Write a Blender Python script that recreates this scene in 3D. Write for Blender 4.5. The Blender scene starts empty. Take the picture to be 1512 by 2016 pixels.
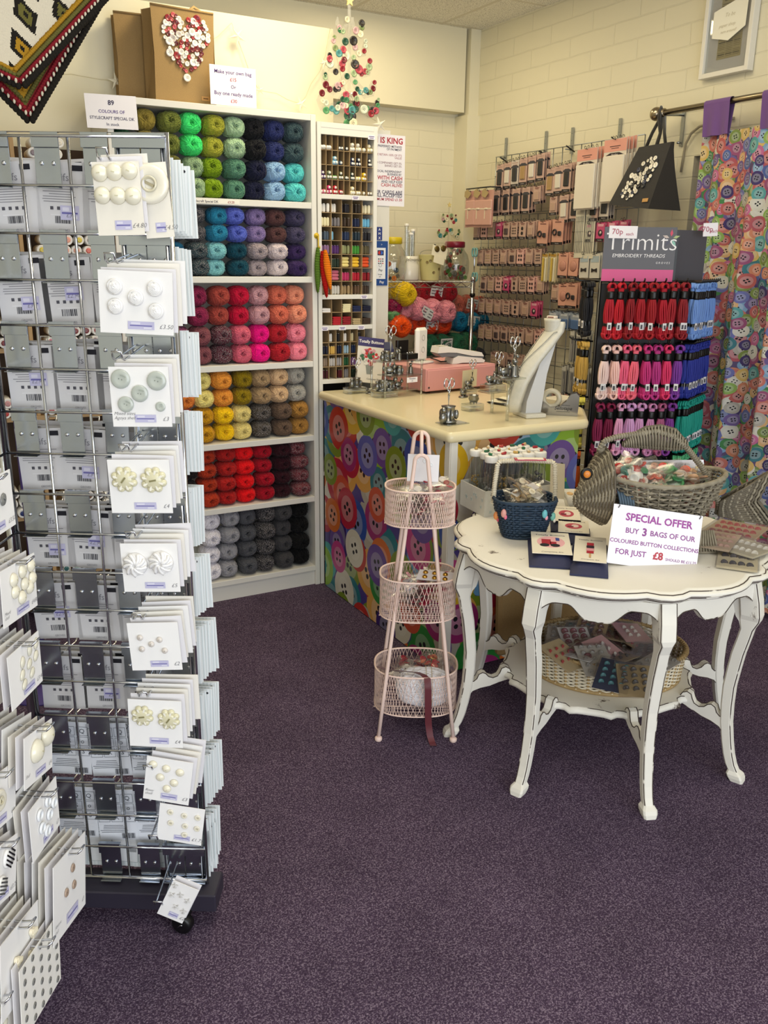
import bpy, math, random
from mathutils import Matrix, Vector
random.seed(7)
PI = math.pi
scn = bpy.context.scene
COL = scn.collection

# ------------------------------------------------------------------ camera, light, exposure
CAM = Vector((0, 0, 1.5))
FPX = 1695.0
yaw, pitch, roll = (math.radians(a) for a in (29.292, 16.450, -0.7296))
_F = Vector((math.sin(yaw)*math.cos(pitch), math.cos(yaw)*math.cos(pitch), -math.sin(pitch)))
_r = Vector((math.cos(yaw), -math.sin(yaw), 0)); _d = _F.cross(_r)
_R = _r*math.cos(roll) + _d*math.sin(roll)
_D = _d*math.cos(roll) - _r*math.sin(roll)
cd = bpy.data.cameras.new('camera'); cam = bpy.data.objects.new('camera', cd); COL.objects.link(cam)
cd.sensor_fit = 'VERTICAL'; cd.sensor_height = 24.0; cd.lens = FPX/2016*24.0; cd.clip_start = 0.05
_m = Matrix((_R, -_D, -_F)).transposed().to_4x4(); _m.translation = CAM
cam.matrix_world = _m
scn.camera = cam
scn.view_settings.view_transform = 'Standard'
scn.view_settings.look = 'None'
scn.view_settings.gamma = 1.0
scn.view_settings.exposure = 0.0
scn.view_settings.use_curve_mapping = False

w = bpy.data.worlds.new('daylight'); scn.world = w; w.use_nodes = True
w.node_tree.nodes['Background'].inputs[0].default_value = (0.80, 0.88, 1.0, 1)
w.node_tree.nodes['Background'].inputs[1].default_value = 0.42

def area(name, loc, rot, sx, sy, power, col):
    l = bpy.data.lights.new(name, 'AREA'); l.shape = 'RECTANGLE'; l.size = sx; l.size_y = sy
    l.energy = power; l.color = col
    o = bpy.data.objects.new(name, l); o.location = loc; o.rotation_euler = rot; COL.objects.link(o)
    o['kind'] = 'structure'
    return o
# shop-front window daylight (behind the photographer) and warm ceiling panels
area('window_light', (0.5, -2.1, 1.25), (math.radians(90), 0, 0), 4.4, 2.1, 118, (0.90, 0.95, 1.0))
area('ceiling_light_front', (0.7, 1.1, 2.80), (0, 0, 0), 1.2, 0.6, 15, (1.0, 0.93, 0.78))
area('ceiling_light_middle', (1.9, 2.7, 2.80), (0, 0, 0), 1.2, 0.6, 17, (1.0, 0.87, 0.60))
area('downlight', (1.45, 3.30, 2.79), (math.radians(25), 0, 0), 0.25, 0.25, 9, (1.0, 0.86, 0.56))
area('ceiling_light_back', (2.4, 4.15, 2.80), (0, 0, 0), 0.6, 0.6, 9, (1.0, 0.85, 0.56))

# ------------------------------------------------------------------ helpers
def ray(px, py):
    return _R*((px-756)/FPX) + _D*((py-1008)/FPX) + _F
def P(px, py, ax, v):
    d = ray(px, py); i = 'xyz'.index(ax)
    return CAM + d*((v-CAM[i])/d[i])
def Pp(px, py, p0, n):
    d = ray(px, py); n = Vector(n)
    return CAM + d*(n.dot(Vector(p0)-CAM)/n.dot(d))

def lin(c):
    if isinstance(c, str):
        c = tuple(int(c[i:i+2], 16)/255 for i in (0, 2, 4))
    return tuple((x/12.92 if x <= 0.04045 else ((x+0.055)/1.055)**2.4) for x in c)

MATS = {}
def newmat(name):
    m = bpy.data.materials.new(name); m.use_nodes = True
    return m, m.node_tree.nodes, m.node_tree.links, m.node_tree.nodes['Principled BSDF']
def M(name, col, rough=0.6, metal=0.0, spec=0.5, bump=0, scale=200, var=0, emit=0, coat=0, sheen=0):
    """plain material, optionally with fine noise bump and colour variation"""
    if name in MATS: return MATS[name]
    m, n, l, b = newmat(name)
    c = lin(col)
    b.inputs['Base Color'].default_value = (*c, 1)
    b.inputs['Roughness'].default_value = rough; b.inputs['Metallic'].default_value = metal
    b.inputs['Specular IOR Level'].default_value = spec
    if coat: b.inputs['Coat Weight'].default_value = coat
    if sheen: b.inputs['Sheen Weight'].default_value = sheen
    if emit:
        b.inputs['Emission Color'].default_value = (*c, 1); b.inputs['Emission Strength'].default_value = emit
    if bump or var:
        tc = n.new('ShaderNodeTexCoord'); nz = n.new('ShaderNodeTexNoise'); nz.inputs['Scale'].default_value = scale
        nz.inputs['Detail'].default_value = 4
        l.new(tc.outputs['Object'], nz.inputs['Vector'])
        if bump:
            bp = n.new('ShaderNodeBump'); bp.inputs['Strength'].default_value = bump; bp.inputs['Distance'].default_value = 0.004
            l.new(nz.outputs['Fac'], bp.inputs['Height']); l.new(bp.outputs[0], b.inputs['Normal'])
        if var:
            mx = n.new('ShaderNodeMix'); mx.data_type = 'RGBA'
            mx.inputs['A'].default_value = (*[x*(1-var) for x in c], 1); mx.inputs['B'].default_value = (*[min(1, x*(1+var)) for x in c], 1)
            l.new(nz.outputs['Fac'], mx.inputs['Factor']); l.new(mx.outputs['Result'], b.inputs['Base Color'])
    MATS[name] = m; return m

def VC(name, rough, metal=0.0, spec=0.5, bump=0, scale=300, sheen=0):
    """colours come from the faces of the mesh (the print or dye of the thing itself)"""
    m, n, l, b = newmat(name)
    a = n.new('ShaderNodeAttribute'); a.attribute_name = 'Col'
    l.new(a.outputs['Color'], b.inputs['Base Color'])
    b.inputs['Roughness'].default_value = rough; b.inputs['Metallic'].default_value = metal
    b.inputs['Specular IOR Level'].default_value = spec
    if sheen: b.inputs['Sheen Weight'].default_value = sheen
    if bump:
        tc = n.new('ShaderNodeTexCoord'); nz = n.new('ShaderNodeTexNoise'); nz.inputs['Scale'].default_value = scale
        bp = n.new('ShaderNodeBump'); bp.inputs['Strength'].default_value = bump; bp.inputs['Distance'].default_value = 0.003
        l.new(tc.outputs['Object'], nz.inputs['Vector']); l.new(nz.outputs['Fac'], bp.inputs['Height']); l.new(bp.outputs[0], b.inputs['Normal'])
    MATS[name] = m; return m
def OC(name, rough, spec=0.5, marl=0, wave=0, sheen=0, metal=0):
    """colour set on each object (obj.color), e.g. the dye of one ball of yarn"""
    m, n, l, b = newmat(name)
    a = n.new('ShaderNodeObjectInfo')
    b.inputs['Roughness'].default_value = rough; b.inputs['Specular IOR Level'].default_value = spec
    b.inputs['Sheen Weight'].default_value = sheen; b.inputs['Metallic'].default_value = metal
    tc = n.new('ShaderNodeTexCoord')
    src = a.outputs['Color']
    if marl:
        nz = n.new('ShaderNodeTexNoise'); nz.inputs['Scale'].default_value = 330; nz.inputs['Detail'].default_value = 1
        l.new(tc.outputs['Object'], nz.inputs['Vector'])
        cr = n.new('ShaderNodeValToRGB'); cr.color_ramp.elements[0].position = .52; cr.color_ramp.elements[1].position = .62
        l.new(nz.outputs['Fac'], cr.inputs[0])
        mx = n.new('ShaderNodeMix'); mx.data_type = 'RGBA'
        sc = n.new('ShaderNodeMath'); sc.operation = 'MULTIPLY'; sc.inputs[1].default_value = marl
        l.new(cr.outputs[0], sc.inputs[0]); l.new(sc.outputs[0], mx.inputs['Factor'])
        l.new(src, mx.inputs['A']); mx.inputs['B'].default_value = (.42, .38, .38, 1)
        src = mx.outputs['Result']
    l.new(src, b.inputs['Base Color'])
    if wave:
        wv = n.new('ShaderNodeTexWave'); wv.inputs['Scale'].default_value = wave; wv.inputs['Distortion'].default_value = 6
        wv.inputs['Detail'].default_value = 2
        l.new(tc.outputs['Object'], wv.inputs['Vector'])
        bp = n.new('ShaderNodeBump'); bp.inputs['Strength'].default_value = .55; bp.inputs['Distance'].default_value = 0.004
        l.new(wv.outputs['Fac'], bp.inputs['Height']); l.new(bp.outputs[0], b.inputs['Normal'])
    MATS[name] = m; return m
def FILM(name, tint, gloss=.10, rough=.12, fres=True):
    """thin clear plastic: see-through with a sheen"""
    m, n, l, b = newmat(name)
    out = n['Material Output']; n.remove(b)
    t = n.new('ShaderNodeBsdfTransparent'); t.inputs[0].default_value = (*tint, 1)
    g = n.new('ShaderNodeBsdfGlossy'); g.inputs['Roughness'].default_value = rough
    mx = n.new('ShaderNodeMixShader')
    if fres:
        lw = n.new('ShaderNodeLayerWeight'); lw.inputs['Blend'].default_value = .35
        ma = n.new('ShaderNodeMath'); ma.operation = 'MULTIPLY_ADD'; ma.inputs[1].default_value = .45; ma.inputs[2].default_value = gloss
        l.new(lw.outputs['Facing'], ma.inputs[0]); l.new(ma.outputs[0], mx.inputs[0])
    else: mx.inputs[0].default_value = gloss
    l.new(t.outputs[0], mx.inputs[1]); l.new(g.outputs[0], mx.inputs[2]); l.new(mx.outputs[0], out.inputs[0])
    MATS[name] = m; return m

paper = VC('paper', .75, spec=.3); gloss = VC('gloss', .25); satin = VC('satin', .45)
fabric = VC('fabric', .9, spec=.2, bump=.5, scale=500); knit = VC('knit', .95, spec=.15, bump=.8, scale=260)
shell = VC('shell', .18, spec=.7)
chrome = M('chrome', (.82, .83, .85), .14, 1.0); steel = M('steel', (.66, .68, .70), .30, 1.0)
pewter = M('pewter', (.55, .55, .54), .28, 1.0); brass = M('brass', (.80, .62, .28), .28, 1.0)
white = M('white_melamine', (.88, .87, .84), .45, bump=.02, scale=60)
black = M('black_plastic', (.03, .03, .035), .4); blackmetal = M('black_metal', (.035, .035, .04), .35, spec=.6)
yarn = OC('yarn', .9, .2, wave=16, sheen=.08); marl = OC('yarn_marl', .9, .2, marl=.8, wave=16, sheen=.05)
dyed = OC('dyed_thread', .6, .35); dyedgloss = OC('dyed_gloss', .3, .5); dyedmat = OC('dyed_matte', .8, .3)
film = FILM('clear_film', (.97, .97, .97), .035, .22); acrylic = FILM('acrylic', (.90, .93, .92), .20, .06)
glass = FILM('clear_glass', (.91, .93, .93), .10, .04)

class MB:
    """collects faces with a colour and a material slot each; build() links them as ONE mesh object"""
    def __init__(s): s.v=[]; s.f=[]; s.c=[]; s.m=[]; s.s=[]; s.T=Matrix(); s.mats=[]; s.col=(.8,.8,.8); s.cur=0
    def use(s, mat=None, col=None):
        if mat is not None:
            if mat not in s.mats: s.mats.append(mat)
            s.cur = s.mats.index(mat)
        if col is not None: s.col = lin(col)
        return s
    def add(s, vs, fs, smooth=False):
        b = len(s.v); T = s.T
        s.v += [T @ Vector(p) for p in vs]
        for f in fs: s.f.append(tuple(b+i for i in f))
        k = len(fs); s.c += [s.col]*k; s.m += [s.cur]*k; s.s += [smooth]*k
        return s
    def quad(s, a, b, c, d): return s.add([a, b, c, d], [(0, 1, 2, 3)])
    def rect(s, x, y, w, h, z=0.0):
        """a printed patch in the XZ face plane of a card that looks along -Y"""
        return s.add([(x-w/2, -z, y-h/2), (x+w/2, -z, y-h/2), (x+w/2, -z, y+h/2), (x-w/2, -z, y+h/2)], [(0, 1, 2, 3)])
    def box(s, c, d, bev=0.0, R=None):
        x, y, z = (q/2 for q in d); c = Vector(c)
        if bev:
            b = min(bev, x*.95, y*.95, z*.95); vs = []
            idx = {}
            for sx in (-1, 1):
                for sy in (-1, 1):
                    for sz in (-1, 1):
                        for a in range(3):
                            p = [sx*(x-b), sy*(y-b), sz*(z-b)]
                            p[a] = (sx*x, sy*y, sz*z)[a]
                            idx[(sx, sy, sz, a)] = len(vs); vs.append(p)
            fs = []
            for a in range(3):
                u, v = [(1, 2), (2, 0), (0, 1)][a]
                for sg in (-1, 1):
                    q = []
                    for (su, sv) in ((-1, -1), (1, -1), (1, 1), (-1, 1)):
                        k = [0, 0, 0]; k[a] = sg; k[u] = su; k[v] = sv; q.append(idx[(*k, a)])
                    fs.append(q if sg > 0 else q[::-1])
            for a in range(3):
                u, v = [(1, 2), (2, 0), (0, 1)][a]
                for su in (-1, 1):
                    for sv in (-1, 1):
                        k0 = [0, 0, 0]; k0[u] = su; k0[v] = sv; k1 = list(k0); k0[a] = -1; k1[a] = 1
                        q = [idx[(*k0, u)], idx[(*k1, u)], idx[(*k1, v)], idx[(*k0, v)]]
                        fs.append(q if su*sv > 0 else q[::-1])
            for sx in (-1, 1):
                for sy in (-1, 1):
                    for sz in (-1, 1):
                        q = [idx[(sx, sy, sz, a)] for a in range(3)]
                        fs.append(q if sx*sy*sz > 0 else q[::-1])
        else:
            vs = [(sx*x, sy*y, sz*z) for sx in (-1, 1) for sy in (-1, 1) for sz in (-1, 1)]
            fs = [(0, 1, 3, 2), (4, 6, 7, 5), (0, 4, 5, 1), (2, 3, 7, 6), (0, 2, 6, 4), (1, 5, 7, 3)]
        if R is not None: vs = [R @ Vector(p) for p in vs]
        return s.add([c+Vector(p) for p in vs], fs)
    def tube(s, pts, r, n=8, closed=False, cap=True, rs=None):
        pts = [Vector(p) for p in pts]; k = len(pts); vs = []; up = None
        for i, p in enumerate(pts):
            if closed: t = pts[(i+1) % k]-pts[i-1]
            else: t = pts[min(i+1, k-1)]-pts[max(i-1, 0)]
            if t.length < 1e-9: t = Vector((0, 0, 1))
            t.normalize()
            if up is None:
                up = Vector((0, 0, 1)) if abs(t.z) < .9 else Vector((1, 0, 0))
            a = up - t*up.dot(t)
            if a.length < 1e-6: a = t.orthogonal()
            a.normalize(); up = a; b = t.cross(a)
            q = rs[i] if rs else r
            vs += [p+(a*math.cos(2*PI*j/n)+b*math.sin(2*PI*j/n))*q for j in range(n)]
        fs = []
        for i in range(k if closed else k-1):
            i2 = (i+1) % k
            for j in range(n):
                fs.append((i*n+j, i*n+(j+1) % n, i2*n+(j+1) % n, i2*n+j))
        if cap and not closed: fs += [tuple(range(n-1, -1, -1)), tuple((k-1)*n+j for j in range(n))]
        return s.add(vs, fs, True)
    def lathe(s, prof, n=24, c=(0, 0, 0), ax='z', sx=1, sy=1, close=True):
        vs = []; fs = []; k = len(prof); c = Vector(c)
        for (r, z) in prof:
            for j in range(n):
                a = 2*PI*j/n; p = (r*math.cos(a)*sx, r*math.sin(a)*sy, z)
                if ax == 'y': p = (p[0], -p[2], p[1])
                elif ax == 'x': p = (p[2], p[0], p[1])
                vs.append(c+Vector(p))
        for i in range(k-1):
            for j in range(n): fs.append((i*n+j, i*n+(j+1) % n, (i+1)*n+(j+1) % n, (i+1)*n+j))
        if close:
            if prof[0][0] > 1e-6: fs.append(tuple(range(n-1, -1, -1)))
            if prof[-1][0] > 1e-6: fs.append(tuple((k-1)*n+j for j in range(n)))
        return s.add(vs, fs, True)
    def ball(s, c, r, nu=16, nv=10):
        if not hasattr(r, '__len__'): r = (r, r, r)
        vs = []; fs = []
        for i in range(nv+1):
            t = PI*i/nv
            for j in range(nu):
                a = 2*PI*j/nu; vs.append((c[0]+r[0]*math.sin(t)*math.cos(a), c[1]+r[1]*math.sin(t)*math.sin(a), c[2]+r[2]*math.cos(t)))
        for i in range(nv):
            for j in range(nu): fs.append((i*nu+j, (i+1)*nu+j, (i+1)*nu+(j+1) % nu, i*nu+(j+1) % nu))
        return s.add(vs, fs, True)
    def prism(s, poly, d, plane='xz', off=0.0):
        """poly extruded by d; plane 'xz': thickness along +Y; 'xy': along +Z; 'yz': along +X"""
        k = len(poly)
        def at(p, t):
            return {'xz': (p[0], off+t, p[1]), 'xy': (p[0], p[1], off+t), 'yz': (off+t, p[0], p[1])}[plane]
        vs = [at(p, 0) for p in poly]+[at(p, d) for p in poly]
        ar = sum(poly[i][0]*poly[(i+1) % k][1]-poly[(i+1) % k][0]*poly[i][1] for i in range(k))
        flip = (ar > 0) != (plane == 'xz')
        fs = [tuple(range(k)), tuple(range(2*k-1, k-1, -1))]
        fs += [(i, k+i, k+(i+1) % k, (i+1) % k) for i in range(k)]
        if flip: fs = [f[::-1] for f in fs]
        return s.add(vs, fs)
    def disc(s, c, r, n=12, th=0.0, y=True, sq=1.0, ang=0.0):
        """flat button seen along -Y, domed slightly by th"""
        vs = [(c[0], c[1]-th, c[2])]
        ca, sa = math.cos(ang), math.sin(ang)
        for q, t in ((.72, th), (1, th*.45), (1, 0)):
            for j in range(n):
                a = 2*PI*j/n; x = r*q*math.cos(a); z = r*q*math.sin(a)*sq
                vs.append((c[0]+x*ca-z*sa, c[1]-t, c[2]+x*sa+z*ca))
        fs = [(0, 1+(j+1) % n, 1+j) for j in range(n)]
        fs = [f[::-1] for f in fs]
        for q in range(2):
            for j in range(n): fs.append((1+q*n+j, 1+(q+1)*n+j, 1+(q+1)*n+(j+1) % n, 1+q*n+(j+1) % n))
        return s.add(vs, fs, False)
    def text(s, st, size, x, z, y=0.0, align='CENTER', bold=0.0, shear=0.0, sx=1.0):
        """lettering in the XZ plane facing -Y"""
        vs, fs = glyphs(st, align, bold, shear)
        return s.add([(x+p[0]*size*sx, -y, z+p[1]*size) for p in vs], fs)
    def build(s, name, parent=None, loc=None, rot=None, mat=None):
        me = bpy.data.meshes.new(name); me.from_pydata([tuple(p) for p in s.v], [], s.f)
        for m in (s.mats or [mat or paper]): me.materials.append(m)
        me.polygons.foreach_set('material_index', s.m); me.polygons.foreach_set('use_smooth', s.s)
        at = me.attributes.new('Col', 'FLOAT_COLOR', 'FACE')
        fl = []
        for c in s.c: fl += [*c, 1.0]
        at.data.foreach_set('color', fl); me.update()
        o = bpy.data.objects.new(name, me); COL.objects.link(o)
        if parent is not None: o.parent = parent
        if loc is not None: o.location = loc
        if rot is not None: o.rotation_euler = rot
        return o

_GL = {}
def glyphs(st, align, bold, shear):
    k = (st, align, bold, shear)
    if k not in _GL:
        cu = bpy.data.curves.new('letters', 'FONT'); cu.body = st; cu.align_x = align; cu.offset = bold; cu.shear = shear
        cu.resolution_u = 2
        o = bpy.data.objects.new('letters', cu); COL.objects.link(o)
        me = o.to_mesh()
        _GL[k] = ([tuple(v.co) for v in me.vertices], [tuple(p.vertices) for p in me.polygons])
        o.to_mesh_clear(); bpy.data.objects.remove(o); bpy.data.curves.remove(cu)
    return _GL[k]

def thing(name, label, cat, loc=(0, 0, 0), rz=0.0, group=None, rot=None):
    o = bpy.data.objects.new(name, None); COL.objects.link(o); o.empty_display_size = .05
    o.location = loc; o.rotation_euler = rot or (0, 0, rz)
    return tag(o, label, cat, group)
def tag(o, label, cat, group=None, kind=None):
    o['label'] = label; o['category'] = cat
    if group: o['group'] = group
    if kind: o['kind'] = kind
    return o
def struct(o, label=None):
    o['kind'] = 'structure'
    if label: o['label'] = label
    return o
def dup(o, label=None, loc=None, rot=None, group=None, color=None, mw=None):
    """a copy of a thing with copies of its parts and sub-parts"""
    def cp(a, par):
        c = a.copy(); COL.objects.link(c)
        if par is not None: c.parent = par
        for ch in a.children: cp(ch, c)
        return c
    r = cp(o, None)
    if label: r['label'] = label
    if group: r['group'] = group
    if loc is not None: r.location = loc
    if rot is not None: r.rotation_euler = rot
    if mw is not None: r.matrix_world = mw
    if color is not None:
        r.color = (*lin(color), 1)
    return r
def frame(o, xa, za):
    """placement: local X along xa, local Z near za, local Y = away from the viewer of the face"""
    x = Vector(xa).normalized(); z = Vector(za); z = (z - x*z.dot(x)).normalized(); y = z.cross(x)
    m = Matrix((x, y, z)).transposed().to_4x4(); m.translation = Vector(o); return m
ORD = ['first', 'second', 'third', 'fourth', 'fifth', 'sixth', 'seventh', 'eighth', 'ninth', 'tenth', 'eleventh', 'twelfth', 'thirteenth', 'fourteenth', 'fifteenth', 'sixteenth']
def jit(a): return random.uniform(-a, a)
# ------------------------------------------------------------------ the room
def wallmat(name, col, swap, bump=.42):
    m, n, l, b = newmat(name)
    b.inputs['Roughness'].default_value = .62
    tc = n.new('ShaderNodeTexCoord'); sp = n.new('ShaderNodeSeparateXYZ'); cb = n.new('ShaderNodeCombineXYZ')
    l.new(tc.outputs['Object'], sp.inputs[0])
    l.new(sp.outputs['Y' if swap else 'X'], cb.inputs[0]); l.new(sp.outputs['Z'], cb.inputs[1])
    br = n.new('ShaderNodeTexBrick'); br.inputs['Scale'].default_value = 1.0
    br.inputs['Brick Width'].default_value = .33; br.inputs['Row Height'].default_value = .094
    br.inputs['Mortar Size'].default_value = .0045; br.inputs['Mortar Smooth'].default_value = .6
    nz = n.new('ShaderNodeTexNoise'); nz.inputs['Scale'].default_value = 5; nz.inputs['Detail'].default_value = 6
    vm = n.new('ShaderNodeVectorMath'); vm.operation = 'MULTIPLY_ADD'
    l.new(nz.outputs['Color'], vm.inputs[0]); vm.inputs[1].default_value = (.014, .014, 0); l.new(cb.outputs[0], vm.inputs[2])
    l.new(tc.outputs['Object'], nz.inputs['Vector']); l.new(vm.outputs[0], br.inputs['Vector'])
    iv = n.new('ShaderNodeMath'); iv.operation = 'MULTIPLY_ADD'; iv.inputs[1].default_value = -1; iv.inputs[2].default_value = 1
    l.new(br.outputs['Fac'], iv.inputs[0])
    n2 = n.new('ShaderNodeTexNoise'); n2.inputs['Scale'].default_value = 14; l.new(tc.outputs['Object'], n2.inputs['Vector'])
    ad = n.new('ShaderNodeMath'); ad.operation = 'MULTIPLY_ADD'; ad.inputs[1].default_value = .35
    l.new(n2.outputs['Fac'], ad.inputs[0]); l.new(iv.outputs[0], ad.inputs[2])
    bp = n.new('ShaderNodeBump'); bp.inputs['Strength'].default_value = bump; bp.inputs['Distance'].default_value = .006
    l.new(ad.outputs[0], bp.inputs['Height']); l.new(bp.outputs[0], b.inputs['Normal'])
    mx = n.new('ShaderNodeMix'); mx.data_type = 'RGBA'; c = lin(col)
    mx.inputs['A'].default_value = (*c, 1); mx.inputs['B'].default_value = (*[x*.94 for x in c], 1)
    l.new(br.outputs['Fac'], mx.inputs['Factor']); l.new(mx.outputs['Result'], b.inputs['Base Color'])
    return m
CREAM = 'e6dfc4'
brickR = wallmat('painted_brick_side', CREAM, True); brickB = wallmat('painted_brick_back', CREAM, False, .32)
plaster = M('cream_paint', CREAM, .6, bump=.05, scale=40)
lilac = M('lilac_paint', 'a596ad', .6, bump=.04, scale=40)

def carpet_mat():
    m, n, l, b = newmat('purple_carpet'); b.inputs['Roughness'].default_value = .95; b.inputs['Specular IOR Level'].default_value = .1
    tc = n.new('ShaderNodeTexCoord')
    n1 = n.new('ShaderNodeTexVoronoi'); n1.inputs['Scale'].default_value = 430
    n3 = n.new('ShaderNodeTexNoise'); n3.inputs['Scale'].default_value = 210; n3.inputs['Detail'].default_value = 3
    n2 = n.new('ShaderNodeTexNoise'); n2.inputs['Scale'].default_value = 5; n2.inputs['Detail'].default_value = 5
    for q in (n1, n2, n3): l.new(tc.outputs['Object'], q.inputs['Vector'])
    sp = n.new('ShaderNodeSeparateColor'); l.new(n1.outputs['Color'], sp.inputs[0])
    av = n.new('ShaderNodeMath'); av.operation = 'MULTIPLY_ADD'; av.inputs[1].default_value = .55; l.new(sp.outputs[0], av.inputs[0]); l.new(n3.outputs['Fac'], av.inputs[2])
    cr = n.new('ShaderNodeValToRGB'); e = cr.color_ramp
    e.elements[0].position = .50; e.elements[0].color = (*lin('3c2f42'), 1)
    e.elements[1].position = .86; e.elements[1].color = (*lin('57475d'), 1)
    x = e.elements.new(1.0); x.color = (*lin('857689'), 1)
    l.new(av.outputs[0], cr.inputs[0])
    mx = n.new('ShaderNodeMix'); mx.data_type = 'RGBA'; mx.blend_type = 'MULTIPLY'; mx.inputs['Factor'].default_value = .5
    c2 = n.new('ShaderNodeValToRGB'); c2.color_ramp.elements[0].color = (.55, .55, .55, 1); c2.color_ramp.elements[1].color = (1, 1, 1, 1)
    c2.color_ramp.elements[0].position = .3; c2.color_ramp.elements[1].position = .7
    l.new(n2.outputs['Fac'], c2.inputs[0]); l.new(cr.outputs[0], mx.inputs['A']); l.new(c2.outputs[0], mx.inputs['B'])
    l.new(mx.outputs['Result'], b.inputs['Base Color'])
    bp = n.new('ShaderNodeBump'); bp.inputs['Strength'].default_value = .5; bp.inputs['Distance'].default_value = .003
    l.new(av.outputs[0], bp.inputs['Height']); l.new(bp.outputs[0], b.inputs['Normal'])
    return m
def ceil_mat():
    m, n, l, b = newmat('ceiling_tiles'); b.inputs['Roughness'].default_value = .9
    tc = n.new('ShaderNodeTexCoord')
    mp = n.new('ShaderNodeMapping'); mp.inputs['Location'].default_value = (-2.437+.002, -4.175, 0)
    l.new(tc.outputs['Object'], mp.inputs[0])
    br = n.new('ShaderNodeTexBrick'); br.offset = 0; br.inputs['Scale'].default_value = 1; br.inputs['Brick Width'].default_value = .593
    br.inputs['Row Height'].default_value = .593; br.inputs['Mortar Size'].default_value = .012; br.inputs['Mortar Smooth'].default_value = 0
    l.new(mp.outputs[0], br.inputs['Vector'])
    nz = n.new('ShaderNodeTexNoise'); nz.inputs['Scale'].default_value = 160; nz.inputs['Detail'].default_value = 3
    l.new(tc.outputs['Object'], nz.inputs['Vector'])
    cr = n.new('ShaderNodeValToRGB'); cr.color_ramp.elements[0].position = .36; cr.color_ramp.elements[0].color = (*lin('a8a292'), 1)
    cr.color_ramp.elements[1].position = .46; cr.color_ramp.elements[1].color = (*lin('f0ecdf'), 1)
    l.new(nz.outputs['Fac'], cr.inputs[0])
    mx = n.new('ShaderNodeMix'); mx.data_type = 'RGBA'; l.new(br.outputs['Fac'], mx.inputs['Factor'])
    l.new(cr.outputs[0], mx.inputs['A']); mx.inputs['B'].default_value = (*lin('d8d2c0'), 1); l.new(mx.outputs['Result'], b.inputs['Base Color'])
    bp = n.new('ShaderNodeBump'); bp.inputs['Strength'].default_value = .8; bp.inputs['Distance'].default_value = .006; bp.invert = True
    l.new(br.outputs['Fac'], bp.inputs['Height']); l.new(bp.outputs[0], b.inputs['Normal'])
    return m
def slab(name, lo, hi, mat):
    o = MB().use(mat).box([(a+b)/2 for a, b in zip(lo, hi)], [b-a for a, b in zip(lo, hi)]).build(name)
    return struct(o)
slab('floor', (-2.0, -2.3, -.05), (4.4, 5.1, 0), carpet_mat())
slab('ceiling', (-2.0, -2.3, 2.82), (4.4, 5.1, 2.88), ceil_mat())
slab('wall_back', (-2.0, 4.90, 0), (3.31, 5.0, 2.82), brickB)
slab('wall_right', (3.31, 3.03, 0), (3.42, 5.0, 2.82), brickR)
slab('wall_right_over_door', (3.31, -2.3, 1.965), (3.42, 3.03, 2.82), brickR)
slab('wall_right_front', (3.31, -2.3, 0), (3.42, 1.9, 1.965), brickR)
slab('door_1', (3.60, 1.8, 0), (3.64, 3.2, 2.2), lilac)
slab('trim_1', (3.42, 3.0, 0), (3.60, 3.03, 2.10), lilac)
slab('wall_left', (-2.0, -2.3, 0), (-1.9, 5.0, 2.82), plaster)
slab('wall_partition', (-1.9, 3.795, 0), (1.842, 3.86, 2.457), plaster)
slab('wall_bulkhead', (-1.9, 4.80, 2.36), (3.22, 4.90, 2.82), plaster)
slab('trim_2', (3.22, 4.76, 0), (3.31, 4.90, 2.345), plaster)
slab('trim_3', (3.24, 4.78, 2.345), (3.31, 4.90, 2.82), plaster)
slab('wall_pillar', (1.925, 3.80, 0), (2.14, 3.96, 2.07), M('white_paint', 'e2dfd4', .5))
# ------------------------------------------------------------------ white bookcase full of yarn
BX0, BX1, BY0, BY1 = .778, 1.622, 3.506, 3.79
SH = [1.719, 1.418, 1.057, .724, .437, .097]
bc = thing('bookcase', 'tall white open bookcase with six shelves packed with coloured yarn balls', 'bookcase', (0, 0, 0))
for x in (BX0+.0115, BX1-.0115):
    MB().use(white).box((x, (BY0+BY1)/2, 1.03), (.023, BY1-BY0, 2.06), .0015).build('side_panel', bc)
MB().use(white).box(((BX0+BX1)/2, (BY0+BY1)/2, 2.048), (BX1-BX0-.046, BY1-BY0-.002, .024), .0015).build('top_panel', bc)
for z in SH:
    MB().use(white).box(((BX0+BX1)/2, (BY0+BY1)/2, z-.0125), (BX1-BX0-.046, BY1-BY0-.004, .025), .0015).build('shelf', bc)
MB().use(white).box(((BX0+BX1)/2, BY0+.022, .036), (BX1-BX0-.046, .016, .072)).build('plinth', bc)
MB().use(white).box(((BX0+BX1)/2, BY1-.003, 1.03), (BX1-BX0-.046, .005, 1.98)).build('back_panel', bc)
lb = MB().use(paper, 'f2efe6'); lb.T = Matrix.Translation((1.18, BY0-.0005, 1.7065)); lb.rect(0, 0, .20, .017, .0005)
lb.use(col='3c3048'); lb.text('Stylecraft Special DK', .0125, -.095, -.0045, .001, 'LEFT', .01); lb.use(col='a03030'); lb.text('\u00a33.20', .0125, .05, -.0045, .001, 'LEFT', .01)
lbo = lb.build('shelf_label', bc); lbo['label'] = 'printed price strip on the shelf edge'

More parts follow.
